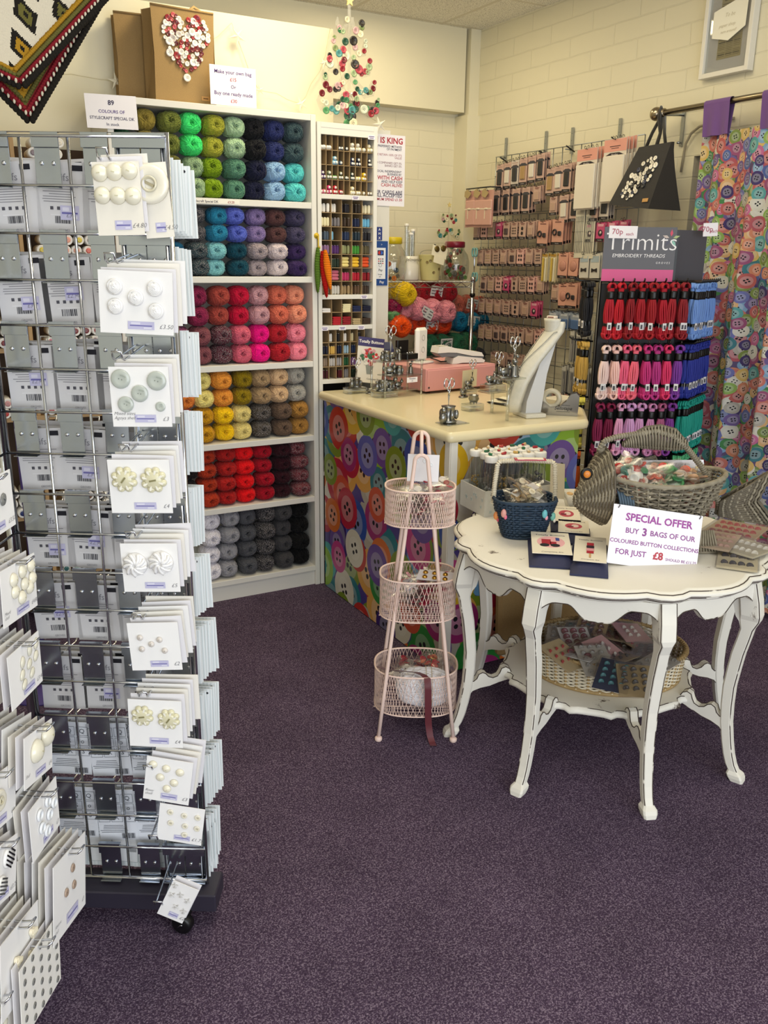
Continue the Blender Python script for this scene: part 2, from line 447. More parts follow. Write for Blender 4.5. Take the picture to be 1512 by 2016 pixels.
def yarn_ball(seed, mat):
    rnd = random.Random(seed); m = MB().use(mat)
    rx, ry, rz = .0455, .062, .0405
    def surf(dv, k=1.0):
        d = Vector(dv).normalized(); e = 2.5
        q = (abs(d.x)**e+abs(d.y)**e+abs(d.z)**e)**(-1/e)
        p = Vector((d.x*rx, d.y*ry, d.z*rz))*q*k
        rho = math.hypot(p.x-.003, p.z+.002)
        if p.y < 0: p.y += .034*math.exp(-(rho/.0105)**2)
        return p
    nu, nv = 26, 16; vs = []; fs = []
    for i in range(nv+1):
        t = PI*(i/nv)**(1.15)
        for j in range(nu):
            a = 2*PI*j/nu
            vs.append(surf((math.sin(t)*math.cos(a)+1e-6, -math.cos(t), math.sin(t)*math.sin(a)), .985+rnd.uniform(-.012, .012)))
    for i in range(nv):
        for j in range(nu): fs.append((i*nu+j, i*nu+(j+1) % nu, (i+1)*nu+(j+1) % nu, (i+1)*nu+j))
    m.add(vs, fs, True)
    for k in range(30):
        ax = Vector((rnd.gauss(0, 1), rnd.gauss(0, .55), rnd.gauss(0, 1))).normalized()
        u = ax.orthogonal().normalized(); v = ax.cross(u); off = rnd.uniform(-.35, .35)
        pts = [surf(u*math.cos(2*PI*j/22)+v*math.sin(2*PI*j/22)+ax*off, 1.0+rnd.uniform(0, .022)) for j in range(22)]
        m.tube(pts, .0017, 4, True)
    m.tube([(-.004, -.056, .004), (.004, -.062, .006), (.009, -.0645, -.002), (.004, -.066, -.011), (-.006, -.065, -.008)], .0014, 5)
    return m
YB = {}
for k in range(3):
    YB['p', k] = yarn_ball(10+k, yarn).build('yarn_ball'); YB['m', k] = yarn_ball(20+k, marl).build('yarn_ball')
YNAME = {}
# colour pairs per column, from the right hand side of each shelf; '*' marks a flecked yarn
SHELVES = [
 [('slate teal', '3d5258', 'aqua', '5ccaca'), ('navy', '2c3468', 'powder blue', '94b9dc'), ('black', '15151a', 'midnight navy', '191c38'), ('pale sage', 'a9c6a2', 'eucalyptus', '5a8a72'), ('lime olive', 'aaaa3a', 'moss lime', '7c9a14'), ('bright spring green', '46e67c', 'soft sage', '9cb68c'), ('olive', '777f38', 'olive brown', '6d6c34'), ('khaki', '9c8a3e', 'bronze', '84713a'), ('bottle green', '124a30', 'bottle green', '124a30')],
 [('dusk purple', '4b4562', 'dark purple', '3b2859'), ('chocolate', '5c3c3c', 'oyster pink', 'dacccf'), ('lilac', '907cae', 'greyed mauve', 'a89a9f'), ('periwinkle', '5b6ac8', 'deep teal', '11485a'), ('petrol blue', '2a86aa', 'duck egg', '85c5cc'), ('*charcoal', '3a3c44', '*dark teal', '1c3c44'), ('*dark grey', '45484c', 'ocean blue', '135a80'), ('black', '17171c', 'black', '17171c')],
 [('peach', 'ea977a', 'candy pink', 'f58ca0'), ('coral', 'd87058', 'red', 'b8202e'), ('dusty pink', 'c8979f', 'hot pink', 'f20d8a'), ('crimson', 'c6103a', 'rose pink', 'd9657c'), ('terracotta', 'ae4a40', '*burgundy', '5c1a30'), ('raspberry', '90264e', 'mauve', '8c5058'), ('plum', '642040', '*magenta', '8c1c60')],
 [('pearl grey', 'b4afa5', 'camel', 'b2823e'), ('beige', 'dcb990', 'taupe', '705a4a'), ('tan', 'b0936e', '*peat brown', '4c443a'), ('ochre', '9a8112', 'buttermilk', 'ecd98a'), ('apricot', 'f0a03e', 'sunshine yellow', 'fbcf14'), ('lemon', 'f3e38c', 'mustard', 'd29b1c'), ('orange', 'e88a3c', 'burnt orange', 'dc5c1c')],
 [('*claret', '78202e', '*claret', '78202e'), ('maroon', '350e1a', 'maroon', '350e1a'), ('deep red', 'b00e26', 'deep red', 'b00e26'), ('scarlet', 'f4141c', 'scarlet', 'f4141c'), ('brick red', 'ba2220', 'brick red', 'ba2220'), ('rust', 'b83a1e', 'rust', 'b83a1e'), ('black brown', '1e1618', 'black brown', '1e1618')],
 [('jet black', '0c0c0e', 'jet black', '0c0c0e'), ('graphite', '48474a', 'graphite', '48474a'), ('*black flecked', '2a2a2e', '*black flecked', '2a2a2e'), ('slate grey', '57585e', 'slate grey', '57585e'), ('silver grey', 'a09fa6', 'silver grey', 'a09fa6'), ('white', 'ece8f0', 'white', 'ece8f0')],
]
first = {}
POSN = ['top', 'second', 'third', 'bottom']
for si, cols in enumerate(SHELVES):
    z0 = SH[si]; h = ([2.036]+[s-.025 for s in SH])[si]-z0
    bh = min(.0805, h/4-.0012)
    for ci, (n1, c1, n2, c2) in enumerate(cols):
        x = BX1-.023-.0525-.0875*ci
        lean = jit(.006)
        for k in range(4):          # 0 = top
            nm, c = (n1, c1) if k < 2 else (n2, c2)
            kind = 'm' if nm[0] == '*' else 'p'; v = random.randrange(3)
            o = YB[kind, v]
            if (kind, v) in first:
                o = o.copy(); COL.objects.link(o)
            first[kind, v] = 1
            sc = bh/.081
            o.location = (x+jit(.004)+lean*(1.5-k), BY0+.078+jit(.010), z0+bh*(3.5-k)+.0005)
            o.rotation_euler = (jit(.05), random.choice((0, PI))+jit(.10), jit(.10)); o.scale = (.965*random.uniform(.985, 1.01), 1, sc*.985)
            o.color = (*lin(c), 1)
            nm2 = nm.strip('*')
            place = POSN[k] if n1 == n2 else ('upper' if k % 2 == 0 else 'lower')
            tag(o, f"{'flecked ' if kind == 'm' and 'fleck' not in nm2 else ''}{nm2} yarn ball, {place} one of its {'four' if n1 == n2 else 'two'} on the {ORD[si]} bookcase shelf" + ('' if n1 != n2 or True else ''), 'yarn', 'yarn balls in the white bookcase')

# ------------------------------------------------------------------ tower of pigeonholes with thread
TX0, TX1 = 1.627, 1.913
ply = M('plywood_divider', 'a58c66', .7); dark = M('dark_backing', '3a332c', .9)
tw = thing('pigeonhole_unit', 'narrow white tower of thread pigeonholes between bookcase and counter corner', 'shelving unit')
for x in (TX0+.009, TX1-.009):
    MB().use(white).box((x, (BY0+BY1)/2, 1.018), (.018, BY1-BY0, 2.036), .001).build('side_panel', tw)
MB().use(white).box(((TX0+TX1)/2, (BY0+BY1)/2, 2.026), (TX1-TX0-.036, BY1-BY0, .02)).build('top_panel', tw)
MB().use(white).box(((TX0+TX1)/2, BY0+.011, 2.003), (TX1-TX0-.036, .02, .027)).build('header_board', tw)
MB().use(dark).box(((TX0+TX1)/2, BY1-.004, 1.01), (TX1-TX0-.036, .006, 1.95)).build('back_panel', tw)
SECT = [(1.757, 1.989, 9, 4), (1.342, 1.739, 5, 7), (1.210, 1.320, 5, 2), (.973, 1.188, 7, 4)]
for zt in (1.757, 1.342, 1.210, .973, .55):
    MB().use(white).box(((TX0+TX1)/2, (BY0+BY1)/2, zt-.010), (TX1-TX0-.036, BY1-BY0-.002, .019), .001).build('shelf', tw)
ix0, ix1 = TX0+.018, TX1-.018
for (z0, z1, nc, nr) in SECT:
    d = MB().use(ply)
    cw, rh = (ix1-ix0)/nc, (z1-z0)/nr
    for i in range(1, nc): d.box((ix0+i*cw, BY0+.105, (z0+z1)/2), (.0022, .19, z1-z0))
    for j in range(1, nr): d.box(((ix0+ix1)/2, BY0+.105, z0+j*rh), (ix1-ix0, .19, .0022))
    d.build('pigeonhole_grid', tw)
for i, (x, z) in enumerate([(1.882, 1.992), (1.806, 1.746), (1.850, 1.331), (1.655, 1.197), (1.742, 1.197), (1.836, 1.197)]):
    m = MB().use(paper, 'efeaf2'); m.T = Matrix.Translation((x, BY0-.001, z)); m.box((0, 0, 0), (.034, .0008, .017))
    m.use(col='6a5a8a'); m.rect(0, .003, .026, .003, .0008); m.rect(0, -.003, .02, .003, .0008)
    m.build('price_label', tw)
def spool(r, h, fab=dyed, lying=False):
    m = MB()
    m.use(fab).lathe([(r*.62, 0), (r*.9, .08*h), (r, .16*h), (r, .84*h), (r*.9, .92*h), (r*.62, h)], 14)
    m.use(M('spool_plastic', 'e8e4dc', .4)).lathe([(r*.6, -.02*h), (r*.6, 1.02*h)], 10)
    if lying: m.v = [Vector((p.x, p.z-h*.5, p.y+r)) for p in m.v]
    return m
sp_small = spool(.0095, .042, lying=True).build('thread_spool'); sp_std = spool(.0085, .036).build('thread_spool'); sp_thin = spool(.0062, .036).build('thread_spool')
used = set(); LRU = [', left one', ', right one', ', upper one']; LMT = ['lowest', 'middle', 'top']; LMR = ['left', 'middle', 'right']
def put(src, loc, rot, col, label, group, cat, sc=None):
    o = src
    if src in used: o = src.copy(); COL.objects.link(o)
    used.add(src); o.location = loc; o.rotation_euler = rot; o.color = (*lin(col), 1)
    if sc: o.scale = sc
    return tag(o, label, cat, group)
# upper section: spools lying end-on
ROWA = [[('white', 'eeeae0', 2), ('white', 'eeeae0', 2), None, ('charcoal', '2e2e30', 2), ('charcoal', '28282a', 1), ('ivory', 'ece6d0', 3), ('ivory', 'e6e0c8', 3), ('cream', 'e4dab8', 1), ('cream', 'ddd2a6', 3)],
        [None, None, ('sky blue', '8cc0dc', 3), ('steel blue', '40546c', 1), None, ('navy', '26304e', 3), ('navy', '1c2238', 3), None, ('black', '1c1c22', 3)],
        [('purple', '4c2c66', 3), ('sage', '7c8468', 3), ('leaf green', '4c8a38', 2), ('olive', '5c5e3c', 3), ('dark green', '2c3424', 2), ('bottle green', '24342c', 3), ('butter', 'e0cf7c', 2), ('yellow', 'e4bc2c', 3), None],
        [('pink', 'd26a86', 2), ('hot pink', 'cc3a72', 3), ('red', 'c82838', 3), ('crimson', 'ac1c34', 2), None, ('cream', 'd8cca4', 3), ('fawn', 'c0b48c', 2), ('stone', '9a8c68', 1), ('brown', '6c5c44', 2)]]
z0, z1, nc, nr = SECT[0]; cw, rh = (ix1-ix0)/nc, (z1-z0)/nr
for r, row in enumerate(ROWA):
    for c, e in enumerate(row):
        if not e: continue
        for k in range(e[2]):
            x = ix0+(c+.5)*cw+(-.0048 if k == 0 else .0048)*(1 if e[2] > 1 else 0)
            z = z1-(r+1)*rh+.0015+(.0165 if k == 2 else 0)
            if k == 2: x = ix0+(c+.5)*cw
            put(sp_small, (x, BY0+.03+jit(.006), z), (0, 0, 0), e[1], f'{e[0]} thread spool{LRU[k] if e[2] > 1 else str()} in {ORD[c]} hole of {ORD[r]} row, top block of tower', 'spools in the top pigeonholes', 'thread spool', (.92, 1, .92))
ROWB = [[('white', 'f0ece4'), ('white', 'efeae0'), ('black', '24222a'), ('brown black', '2e2620'), ('ivory', 'e8e0c0')],
        [('ivory', 'e4dcb4'), ('grey', '7a767a'), ('dark brown', '42342a'), ('navy', '1e2848'), ('sky blue', '6eb2d4')],
        [('slate', '4a5868'), ('pale blue', '78aecc'), ('navy', '263454'), ('petrol', '22323e'), ('black', '1c1c24')],
        [('lilac', '8a6a90'), ('purple', '56306e'), ('sage', '8c9064'), ('green', '449238'), ('olive', '585038')],
        [('moss', '3c4430'), ('dark green', '243428'), ('cream', 'ead88c'), ('yellow', 'ecc038'), ('orange', 'e0562a')],
        [('peach', 'd8a080'), ('rose pink', 'c86c82'), ('magenta', 'bc3464'), ('red', 'b01c30'), ('dark red', '8a1420')],
        [('taupe', '8a7a64'), ('silver', 'c8c4bc'), ('tan', '9c8460'), ('brown', '5c4430'), ('chocolate', '3c2c22')]]
z0, z1, nc, nr = SECT[1]; cw, rh = (ix1-ix0)/nc, (z1-z0)/nr
for r, row in enumerate(ROWB):
    for c, (nm, col) in enumerate(row):
        flat = (r == 4 and c >= 2) or (r == 5 and c == 1)
        for k in range(3 if not (r in (0, 2) and c == 1) else 2 if r == 0 else 1):
            lb = f'{nm} thread reel, {(LMT if flat else LMR)[k]} one in {ORD[c]} hole of {ORD[r]} row, middle block of tower'
            zz = z1-(r+1)*rh+.0015
            if flat: put(sp_std, (ix0+c*cw+.008, BY0+.03, zz+.009+k*.0145), (0, PI/2, 0), col, lb, 'reels in the middle pigeonholes', 'thread spool', (.85, .85, .95))
            else: put(sp_std, (ix0+c*cw+.0105+k*.0145, BY0+.028+jit(.006), zz), (0, 0, 0), col, lb, 'reels in the middle pigeonholes', 'thread spool', (.84, .84, 1))
ROWD = [[None, ('white', 'eceae4'), ('black', '1e1e22'), ('white', 'e8e4dc'), ('ivory', 'ddd0a4'), ('black', '222226'), None],
        [('navy', '1a2038'), ('gold', 'dcb45c'), ('navy', '1c2440'), ('pale blue', 'a8c8dc'), ('navy', '1e2c50'), ('blue', '24406c'), None],
        [('brown', '94806c'), ('silver', 'c4c0bc'), ('silver', 'b8b4b4'), ('green', '24603c'), ('violet', '9468a0'), ('lilac', '785a86'), None],
        [('claret', '4a141e'), None, ('burgundy', '52121e'), ('grey', '88868a'), ('dark green', '24382c'), ('black', '202022'), None]]
z0, z1, nc, nr = SECT[3]; cw, rh = (ix1-ix0)/nc, (z1-z0)/nr
for r, row in enumerate(ROWD):
    for c, e in enumerate(row):
        if not e: continue
        for k in range(3 if r else 2):
            put(sp_thin, (ix0+c*cw+.0075+k*.0108, BY0+.026+jit(.005), z1-(r+1)*rh+.0015), (0, 0, 0), e[1], f'{e[0]} thread spool, {LMR[k]} one in {ORD[c]} hole of {ORD[r]} row, bottom block of tower', 'spools in the bottom pigeonholes', 'thread spool', (.8, .8, 1.0))
# folded felt in the two wide rows
def felt_mesh():
    m = MB().use(dyedmat); pts = []
    for i in range(7): a = PI/2+PI*i/6; pts.append((-.016+.004*math.cos(a), .004+.004*math.sin(a)))
    pts += [(.019, 0), (.019, .008)]
    m.prism(pts, .12, 'xz', -.01); return m.build('folded_felt')
felt = felt_mesh()
ROWC = [[('white', 'e8e4e0', 2), None, ('cream', 'e6dcae', 4), ('navy', '20284c', 3), ('navy black', '1a1c34', 3)], [None, ('red', 'b0202c', 4), ('dark red', '8c1c28', 4), ('tan', 'b09c74', 3), ('brown', '3e3028', 3)]]
z0, z1, nc, nr = SECT[2]; cw, rh = (ix1-ix0)/nc, (z1-z0)/nr
for r, row in enumerate(ROWC):
    for c, e in enumerate(row):
        if not e: continue
        for k in range(e[2]):
            put(felt, (ix0+(c+.5)*cw+jit(.001), BY0+.02, z1-(r+1)*rh+.0015+k*.0088), (0, jit(.03), 0), e[1], f'folded {e[0]} felt square, {["bottom", "second", "third", "fourth"][k]} of its pile, {"upper" if r == 0 else "lower"} felt row of tower', 'felt squares in the tower', 'felt')
# ------------------------------------------------------------------ counter with button wallpaper
PAL = ['b8203c', 'c8408a', '6a4a9a', '2c4ea4', 'd87028', '7c9422', 'dcb020', '3ca6a6', 'b8b0a2', '3a1e70', 'c02c1c', '2c8a38', '6aa2d0', 'e0a64c', '187a86', 'ded8c6', 'a02c70', 'd05434', '5a62b4', '8cb82c']
def button_print(name, scale, base='4a3a8a', rough=.5, seed=0.0, layers=4, sat=1.0, val=1.0):
    m, n, l, b = newmat(name); b.inputs['Roughness'].default_value = rough
    uv = n.new('ShaderNodeUVMap'); uv.uv_map = 'UVMap'
    rgb = n.new('ShaderNodeRGB'); rgb.outputs[0].default_value = (*lin(base), 1); cur = rgb.outputs[0]
    def math_(op, a, b_=None, c_=None):
        q = n.new('ShaderNodeMath'); q.operation = op
        for i, v in enumerate((a, b_, c_)):
            if v is None: continue
            if isinstance(v, (int, float)): q.inputs[i].default_value = v
            else: l.new(v, q.inputs[i])
        return q.outputs[0]
    for k in range(layers):
        mp = n.new('ShaderNodeMapping'); mp.inputs['Location'].default_value = (3.37*k+seed, 7.71*k+seed*.3, 0); mp.inputs['Scale'].default_value = (scale, scale, 1)
        mp.inputs['Rotation'].default_value = (0, 0, .6*k)
        l.new(uv.outputs[0], mp.inputs[0])
        vo = n.new('ShaderNodeTexVoronoi'); vo.voronoi_dimensions = '2D'; vo.inputs['Scale'].default_value = 1; vo.inputs['Randomness'].default_value = .55 if k else .4
        l.new(mp.outputs[0], vo.inputs['Vector'])
        sp = n.new('ShaderNodeSeparateColor'); l.new(vo.outputs['Color'], sp.inputs[0])
        rad = math_('MULTIPLY_ADD', sp.outputs[1], .16, .40 if k < 2 else .33)      # button radius differs
        dist = vo.outputs['Distance']
        inside = math_('LESS_THAN', dist, rad)
        inner = math_('LESS_THAN', dist, math_('MULTIPLY', rad, .62))
        cr = n.new('ShaderNodeValToRGB'); cr.color_ramp.interpolation = 'CONSTANT'
        pal = PAL[k*5 % 20:]+PAL[:k*5 % 20]; el = cr.color_ramp.elements
        el[0].color = (*lin(pal[0]), 1); el[0].position = 0; el[1].color = (*lin(pal[1]), 1); el[1].position = 1/16
        for i in range(2, 16): e = el.new(i/16); e.color = (*lin(pal[i]), 1)
        l.new(sp.outputs[0], cr.inputs[0])
        mi = n.new('ShaderNodeMix'); mi.data_type = 'RGBA'; l.new(math_('MULTIPLY', inner, .2), mi.inputs['Factor'])
        l.new(cr.outputs[0], mi.inputs['A']); mi.inputs['B'].default_value = (.9, .9, .86, 1)
        sub = n.new('ShaderNodeVectorMath'); sub.operation = 'SUBTRACT'; l.new(mp.outputs[0], sub.inputs[0]); l.new(vo.outputs['Position'], sub.inputs[1])
        vr = n.new('ShaderNodeVectorRotate'); vr.rotation_type = 'Z_AXIS'; l.new(sub.outputs[0], vr.inputs['Vector']); l.new(math_('MULTIPLY', sp.outputs[2], 3.0), vr.inputs['Angle'])
        ab = n.new('ShaderNodeVectorMath'); ab.operation = 'ABSOLUTE'; l.new(vr.outputs[0], ab.inputs[0])
        ds = n.new('ShaderNodeVectorMath'); ds.operation = 'DISTANCE'; l.new(ab.outputs[0], ds.inputs[0]); ds.inputs[1].default_value = (.072, .072, 0)
        hole = math_('LESS_THAN', ds.outputs['Value'], math_('MULTIPLY', rad, .11))
        mh = n.new('ShaderNodeMix'); mh.data_type = 'RGBA'; l.new(hole, mh.inputs['Factor']); l.new(mi.outputs['Result'], mh.inputs['A']); mh.inputs['B'].default_value = (.01, .01, .015, 1)
        mm = n.new('ShaderNodeMix'); mm.data_type = 'RGBA'; l.new(inside, mm.inputs['Factor']); l.new(cur, mm.inputs['A']); l.new(mh.outputs['Result'], mm.inputs['B'])
        cur = mm.outputs['Result']
    hs = n.new('ShaderNodeHueSaturation'); hs.inputs['Saturation'].default_value = sat; hs.inputs['Value'].default_value = val; l.new(cur, hs.inputs['Color']); l.new(hs.outputs[0], b.inputs['Base Color'])
    return m
def uvbox(o, f):
    me = o.data; uv = me.uv_layers.new(name='UVMap')
    for p in me.polygons:
        for li in p.loop_indices: uv.data[li].uv = f(me.vertices[me.loops[li].vertex_index].co, p.normal)
wallp = button_print('button_wallpaper', 4.7, rough=.35, seed=1.3, val=.9)
ct = thing('shop_counter', 'shop counter papered with big bright overlapping button print, cream worktop', 'counter')
foot = [(1.635, 2.445), (2.215, 2.445), (2.385, 2.65), (2.415, 3.05), (2.54, 3.35), (2.54, 3.74), (1.94, 3.74), (1.94, 3.475), (1.635, 3.475)]
body = MB().use(wallp).prism(foot, .886, 'xy', .004).build('body', ct)
uvbox(body, lambda c, nn: (c.x+c.y, c.z) if abs(nn.z) < .5 else (c.x, c.y))
body['label'] = 'counter sides papered in overlapping button print'
topc = M('cream_worktop', 'e6d9b2', .22, spec=.5, bump=.02, scale=30)
def round_poly(poly, r, seg=5, only=None):
    out = []; k = len(poly)
    for i, p in enumerate(poly):
        if only and i not in only: out.append(p); continue
        a = Vector(poly[i-1]); b = Vector(p); c = Vector(poly[(i+1) % k])
        u = (a-b).normalized(); v = (c-b).normalized()
        for t in range(seg+1):
            s = t/seg; q = (b+u*r)*(1-s)**2+b*2*s*(1-s)+(b+v*r)*s*s; out.append((q.x, q.y))
    return out
def inset(poly, d):
    """offset a counter-clockwise polygon inwards by d"""
    k = len(poly); out = []
    for i in range(k):
        a, b, c = Vector(poly[i-1]), Vector(poly[i]), Vector(poly[(i+1) % k])
        n1 = Vector((-(b-a).y, (b-a).x)); n2 = Vector((-(c-b).y, (c-b).x))
        if n1.length < 1e-9 or n2.length < 1e-9: out.append(tuple(b)); continue
        n1.normalize(); n2.normalize(); q = (n1+n2)
        q = q/max(.2, (1+n1.dot(n2))); out.append((b.x+q.x*d, b.y+q.y*d))
    return out
def edged_slab(m, poly, z0, z1, steps):
    """slab whose rim follows steps [(inset, fraction of height)]"""
    k = len(poly); vs = []; fs = []
    for (d, t) in steps: vs += [(x, y, z0+(z1-z0)*t) for x, y in inset(poly, d)]
    for i in range(len(steps)-1):
        for j in range(k): fs.append((i*k+j, i*k+(j+1) % k, (i+1)*k+(j+1) % k, (i+1)*k+j))
    nb = len(m.f); m.add(vs, fs, True); n = len(steps)
    m.add(vs[:k], [tuple(range(k-1, -1, -1))]); m.add(vs[-k:], [tuple(range(k))])
tp = round_poly([(1.608, 2.418), (2.235, 2.418), (2.41, 2.64), (2.44, 3.05), (2.56, 3.35), (2.56, 3.75), (1.935, 3.75), (1.935, 3.49), (1.608, 3.49)], .022, 4, {0, 1, 2, 8})
m = MB().use(topc); edged_slab(m, tp, .890, .927, [(.012, 0), (.002, .12), (0, .4), (0, .65), (.005, .88), (.014, 1)]); m.build('worktop', ct)
cw_ = M('white_corner_trim', 'e4e0d6', .45)
for (x, y, sx, sy) in ((1.642, 2.438, .028, .010), (1.630, 2.452, .010, .030)):
    MB().use(cw_).box((x, y, .445), (sx, sy, .888)).build('corner_trim', ct)
# ------------------------------------------------------------------ chrome spinner with button cards
K = Vector((.164, 1.856, 0)); U = Vector((.858, -.514, 0)); N = Vector((-.514, -.858, 0)); W = N   # U along the facing fin, N its near normal
ZU = Vector((0, 0, 1))
WZ = [1.705-.0845*k for k in range(20)]
def p1(u, z, off=0.0): return K+U*u+N*off+ZU*z
def p2(s, z, off=0.0): return K+N*s+U*off+ZU*z
rk = thing('card_spinner', 'tall chrome wire spinner hung with white cards of buttons, on black castors', 'display rack', tuple(K))
rk_loc = Vector(K)
def rb(m, name, par=rk):
    m.v = [p-rk_loc for p in m.v]; return m.build(name, par)
for fn in (p1, p2):
    m = MB().use(chrome)
    for u in (.004, .09, .18, .27, .352): m.tube([fn(u, 1.705), fn(u, .095)], .0030, 8)
    m.tube([fn(.004, .095, 0), fn(.004, 1.712, 0), fn(.362, 1.712, 0), fn(.362, .09, 0)], .0048, 8)
    for k, z in enumerate(WZ): m.tube([fn(-.002, z, .003), fn(.362, z, .003)], .0027 if k < 19 else .0045, 8)
    m.tube([fn(0, .075, 0), fn(.364, .075, 0)], .0055, 8)
    rb(m, 'grid_panel')
m = MB().use(chrome).tube([p1(-.012, .06, -.012), p1(-.012, 1.70, -.012)], .011, 12); rb(m, 'centre_post')
m = MB().use(M('dark_board', '2c2836', .5))
for a, b in ((U, N), (N, U)):
    c = K+a*.19+ZU*.066; m.box(c, (.40, .085, .046), .003, Matrix((a, ZU.cross(a), ZU)).transposed())
rb(m, 'base_board')
def caster(c, par):
    m = MB().use(black).lathe([(0, -.013), (.020, -.013), (.0245, -.009), (.0245, .009), (.020, .013), (0, .013)], 24, ax='x')
    o = m.build('castor', par, c-rk_loc, (0, 0, .75)); o['label'] = 'black castor wheel'
    h = MB().use(black).box((.006, .006, .020), (.036, .040, .014), .004).tube([(.006, .006, .018), (.006, .006, .032)], .006, 8).build('castor_housing', o)
    h2 = MB().use(chrome).tube([(-.0136, -.006, .004), (-.0136, 0, .002), (-.0136, .006, -.005)], .0012, 5).build('wheel_mark', o)
caster(p1(.315, .0245, .055), rk); caster(p2(.335, .0245, .0), rk)
# hook plates; hooks are their sub-parts
def plate_mesh():
    m = MB().use(M('plate_steel', (.68, .71, .75), .20, 1.0)).box((0, .004, -.043), (.047, .0012, .090), .0004)
    m.box((0, -.003, -.006), (.050, .0012, .026), .0004).box((0, .001, .0065), (.050, .009, .0012))
    m.box((0, -.0045, -.089), (.047, .018, .0012))
    m.use(chrome)
    for x in (-.011, .011): m.lathe([(0, -.0002), (.0042, .0002), (.0036, .0020), (.0015, .0030), (0, .003)], 10, (x, .0034, -.046), 'y')
    return m
def hook_mesh(sg, L=.13):
    m = MB().use(chrome)
    pts = []
    for x, rev in ((-.0085, 0), (.0085, 1)):
        q = [(x, sg*.004, -.036), (x, sg*(L-.010), -.050), (x, sg*L, -.046), (x, sg*(L+.006), -.034)]
        pts += q[::-1] if rev else q
    m.tube(pts, .0021, 7); return m
pl0 = plate_mesh(); hkN = hook_mesh(-1); hkF = hook_mesh(1)
plate0 = None
def plate(u, z, near, fn=p1, xa=U):
    global plate0
    M4 = frame(fn(u, z)-rk_loc, xa, ZU)
    if plate0 is None:
        o = pl0.build('hook_plate', rk); plate0 = o
    else:
        o = plate0.copy(); COL.objects.link(o)
    o.matrix_local = M4
    if near not in HK: HK[near] = (hkN if near else hkF).build('hook', o)
    else:
        h = HK[near].copy(); COL.objects.link(h); h.parent = o
    return o
HK = {}
for r in range(10):
    z = WZ[2*r]
    for u in (.045, .138, .229, .287, .336):
        plate(u, z, u == .287)

# --- cards
def sticker(m, x, z, w, h, price=None, px=None):
    m.use(col='c3c0dc'); m.rect(x, z, w, h, .0009); m.use(col='dcdaea'); m.rect(x-w*.2, z+h*.25, w*.35, h*.25, .0011); m.rect(x+w*.25, z-h*.3, w*.3, h*.2, .0011)
    m.use(col='6a66a8'); m.rect(x, z-h*.02, w*.84, h*.12, .0013)
    if price: m.use(col='55555f'); m.text(price, .011, px if px is not None else x+w*.75, z-h*.3, .0011, 'CENTER', -.014, .3)
def card_mb(w, h, price, note=None, wedge='f3f1ef', stx=.06, stickw=.36):
    m = MB().use(paper, wedge); m.box((0, .0007, 0), (w, .0014, h))
    sticker(m, stx*w, -h*.36, w*stickw, h*.13, price, w*.40)
    if note:
        m.use(col='3a3a44')
        for i, t in enumerate(note.split('|')): m.text(t, .0085, -w*.47, -h*(.30+.075*i), .0011, 'LEFT', -.014, .35)
    return m
BT = {}
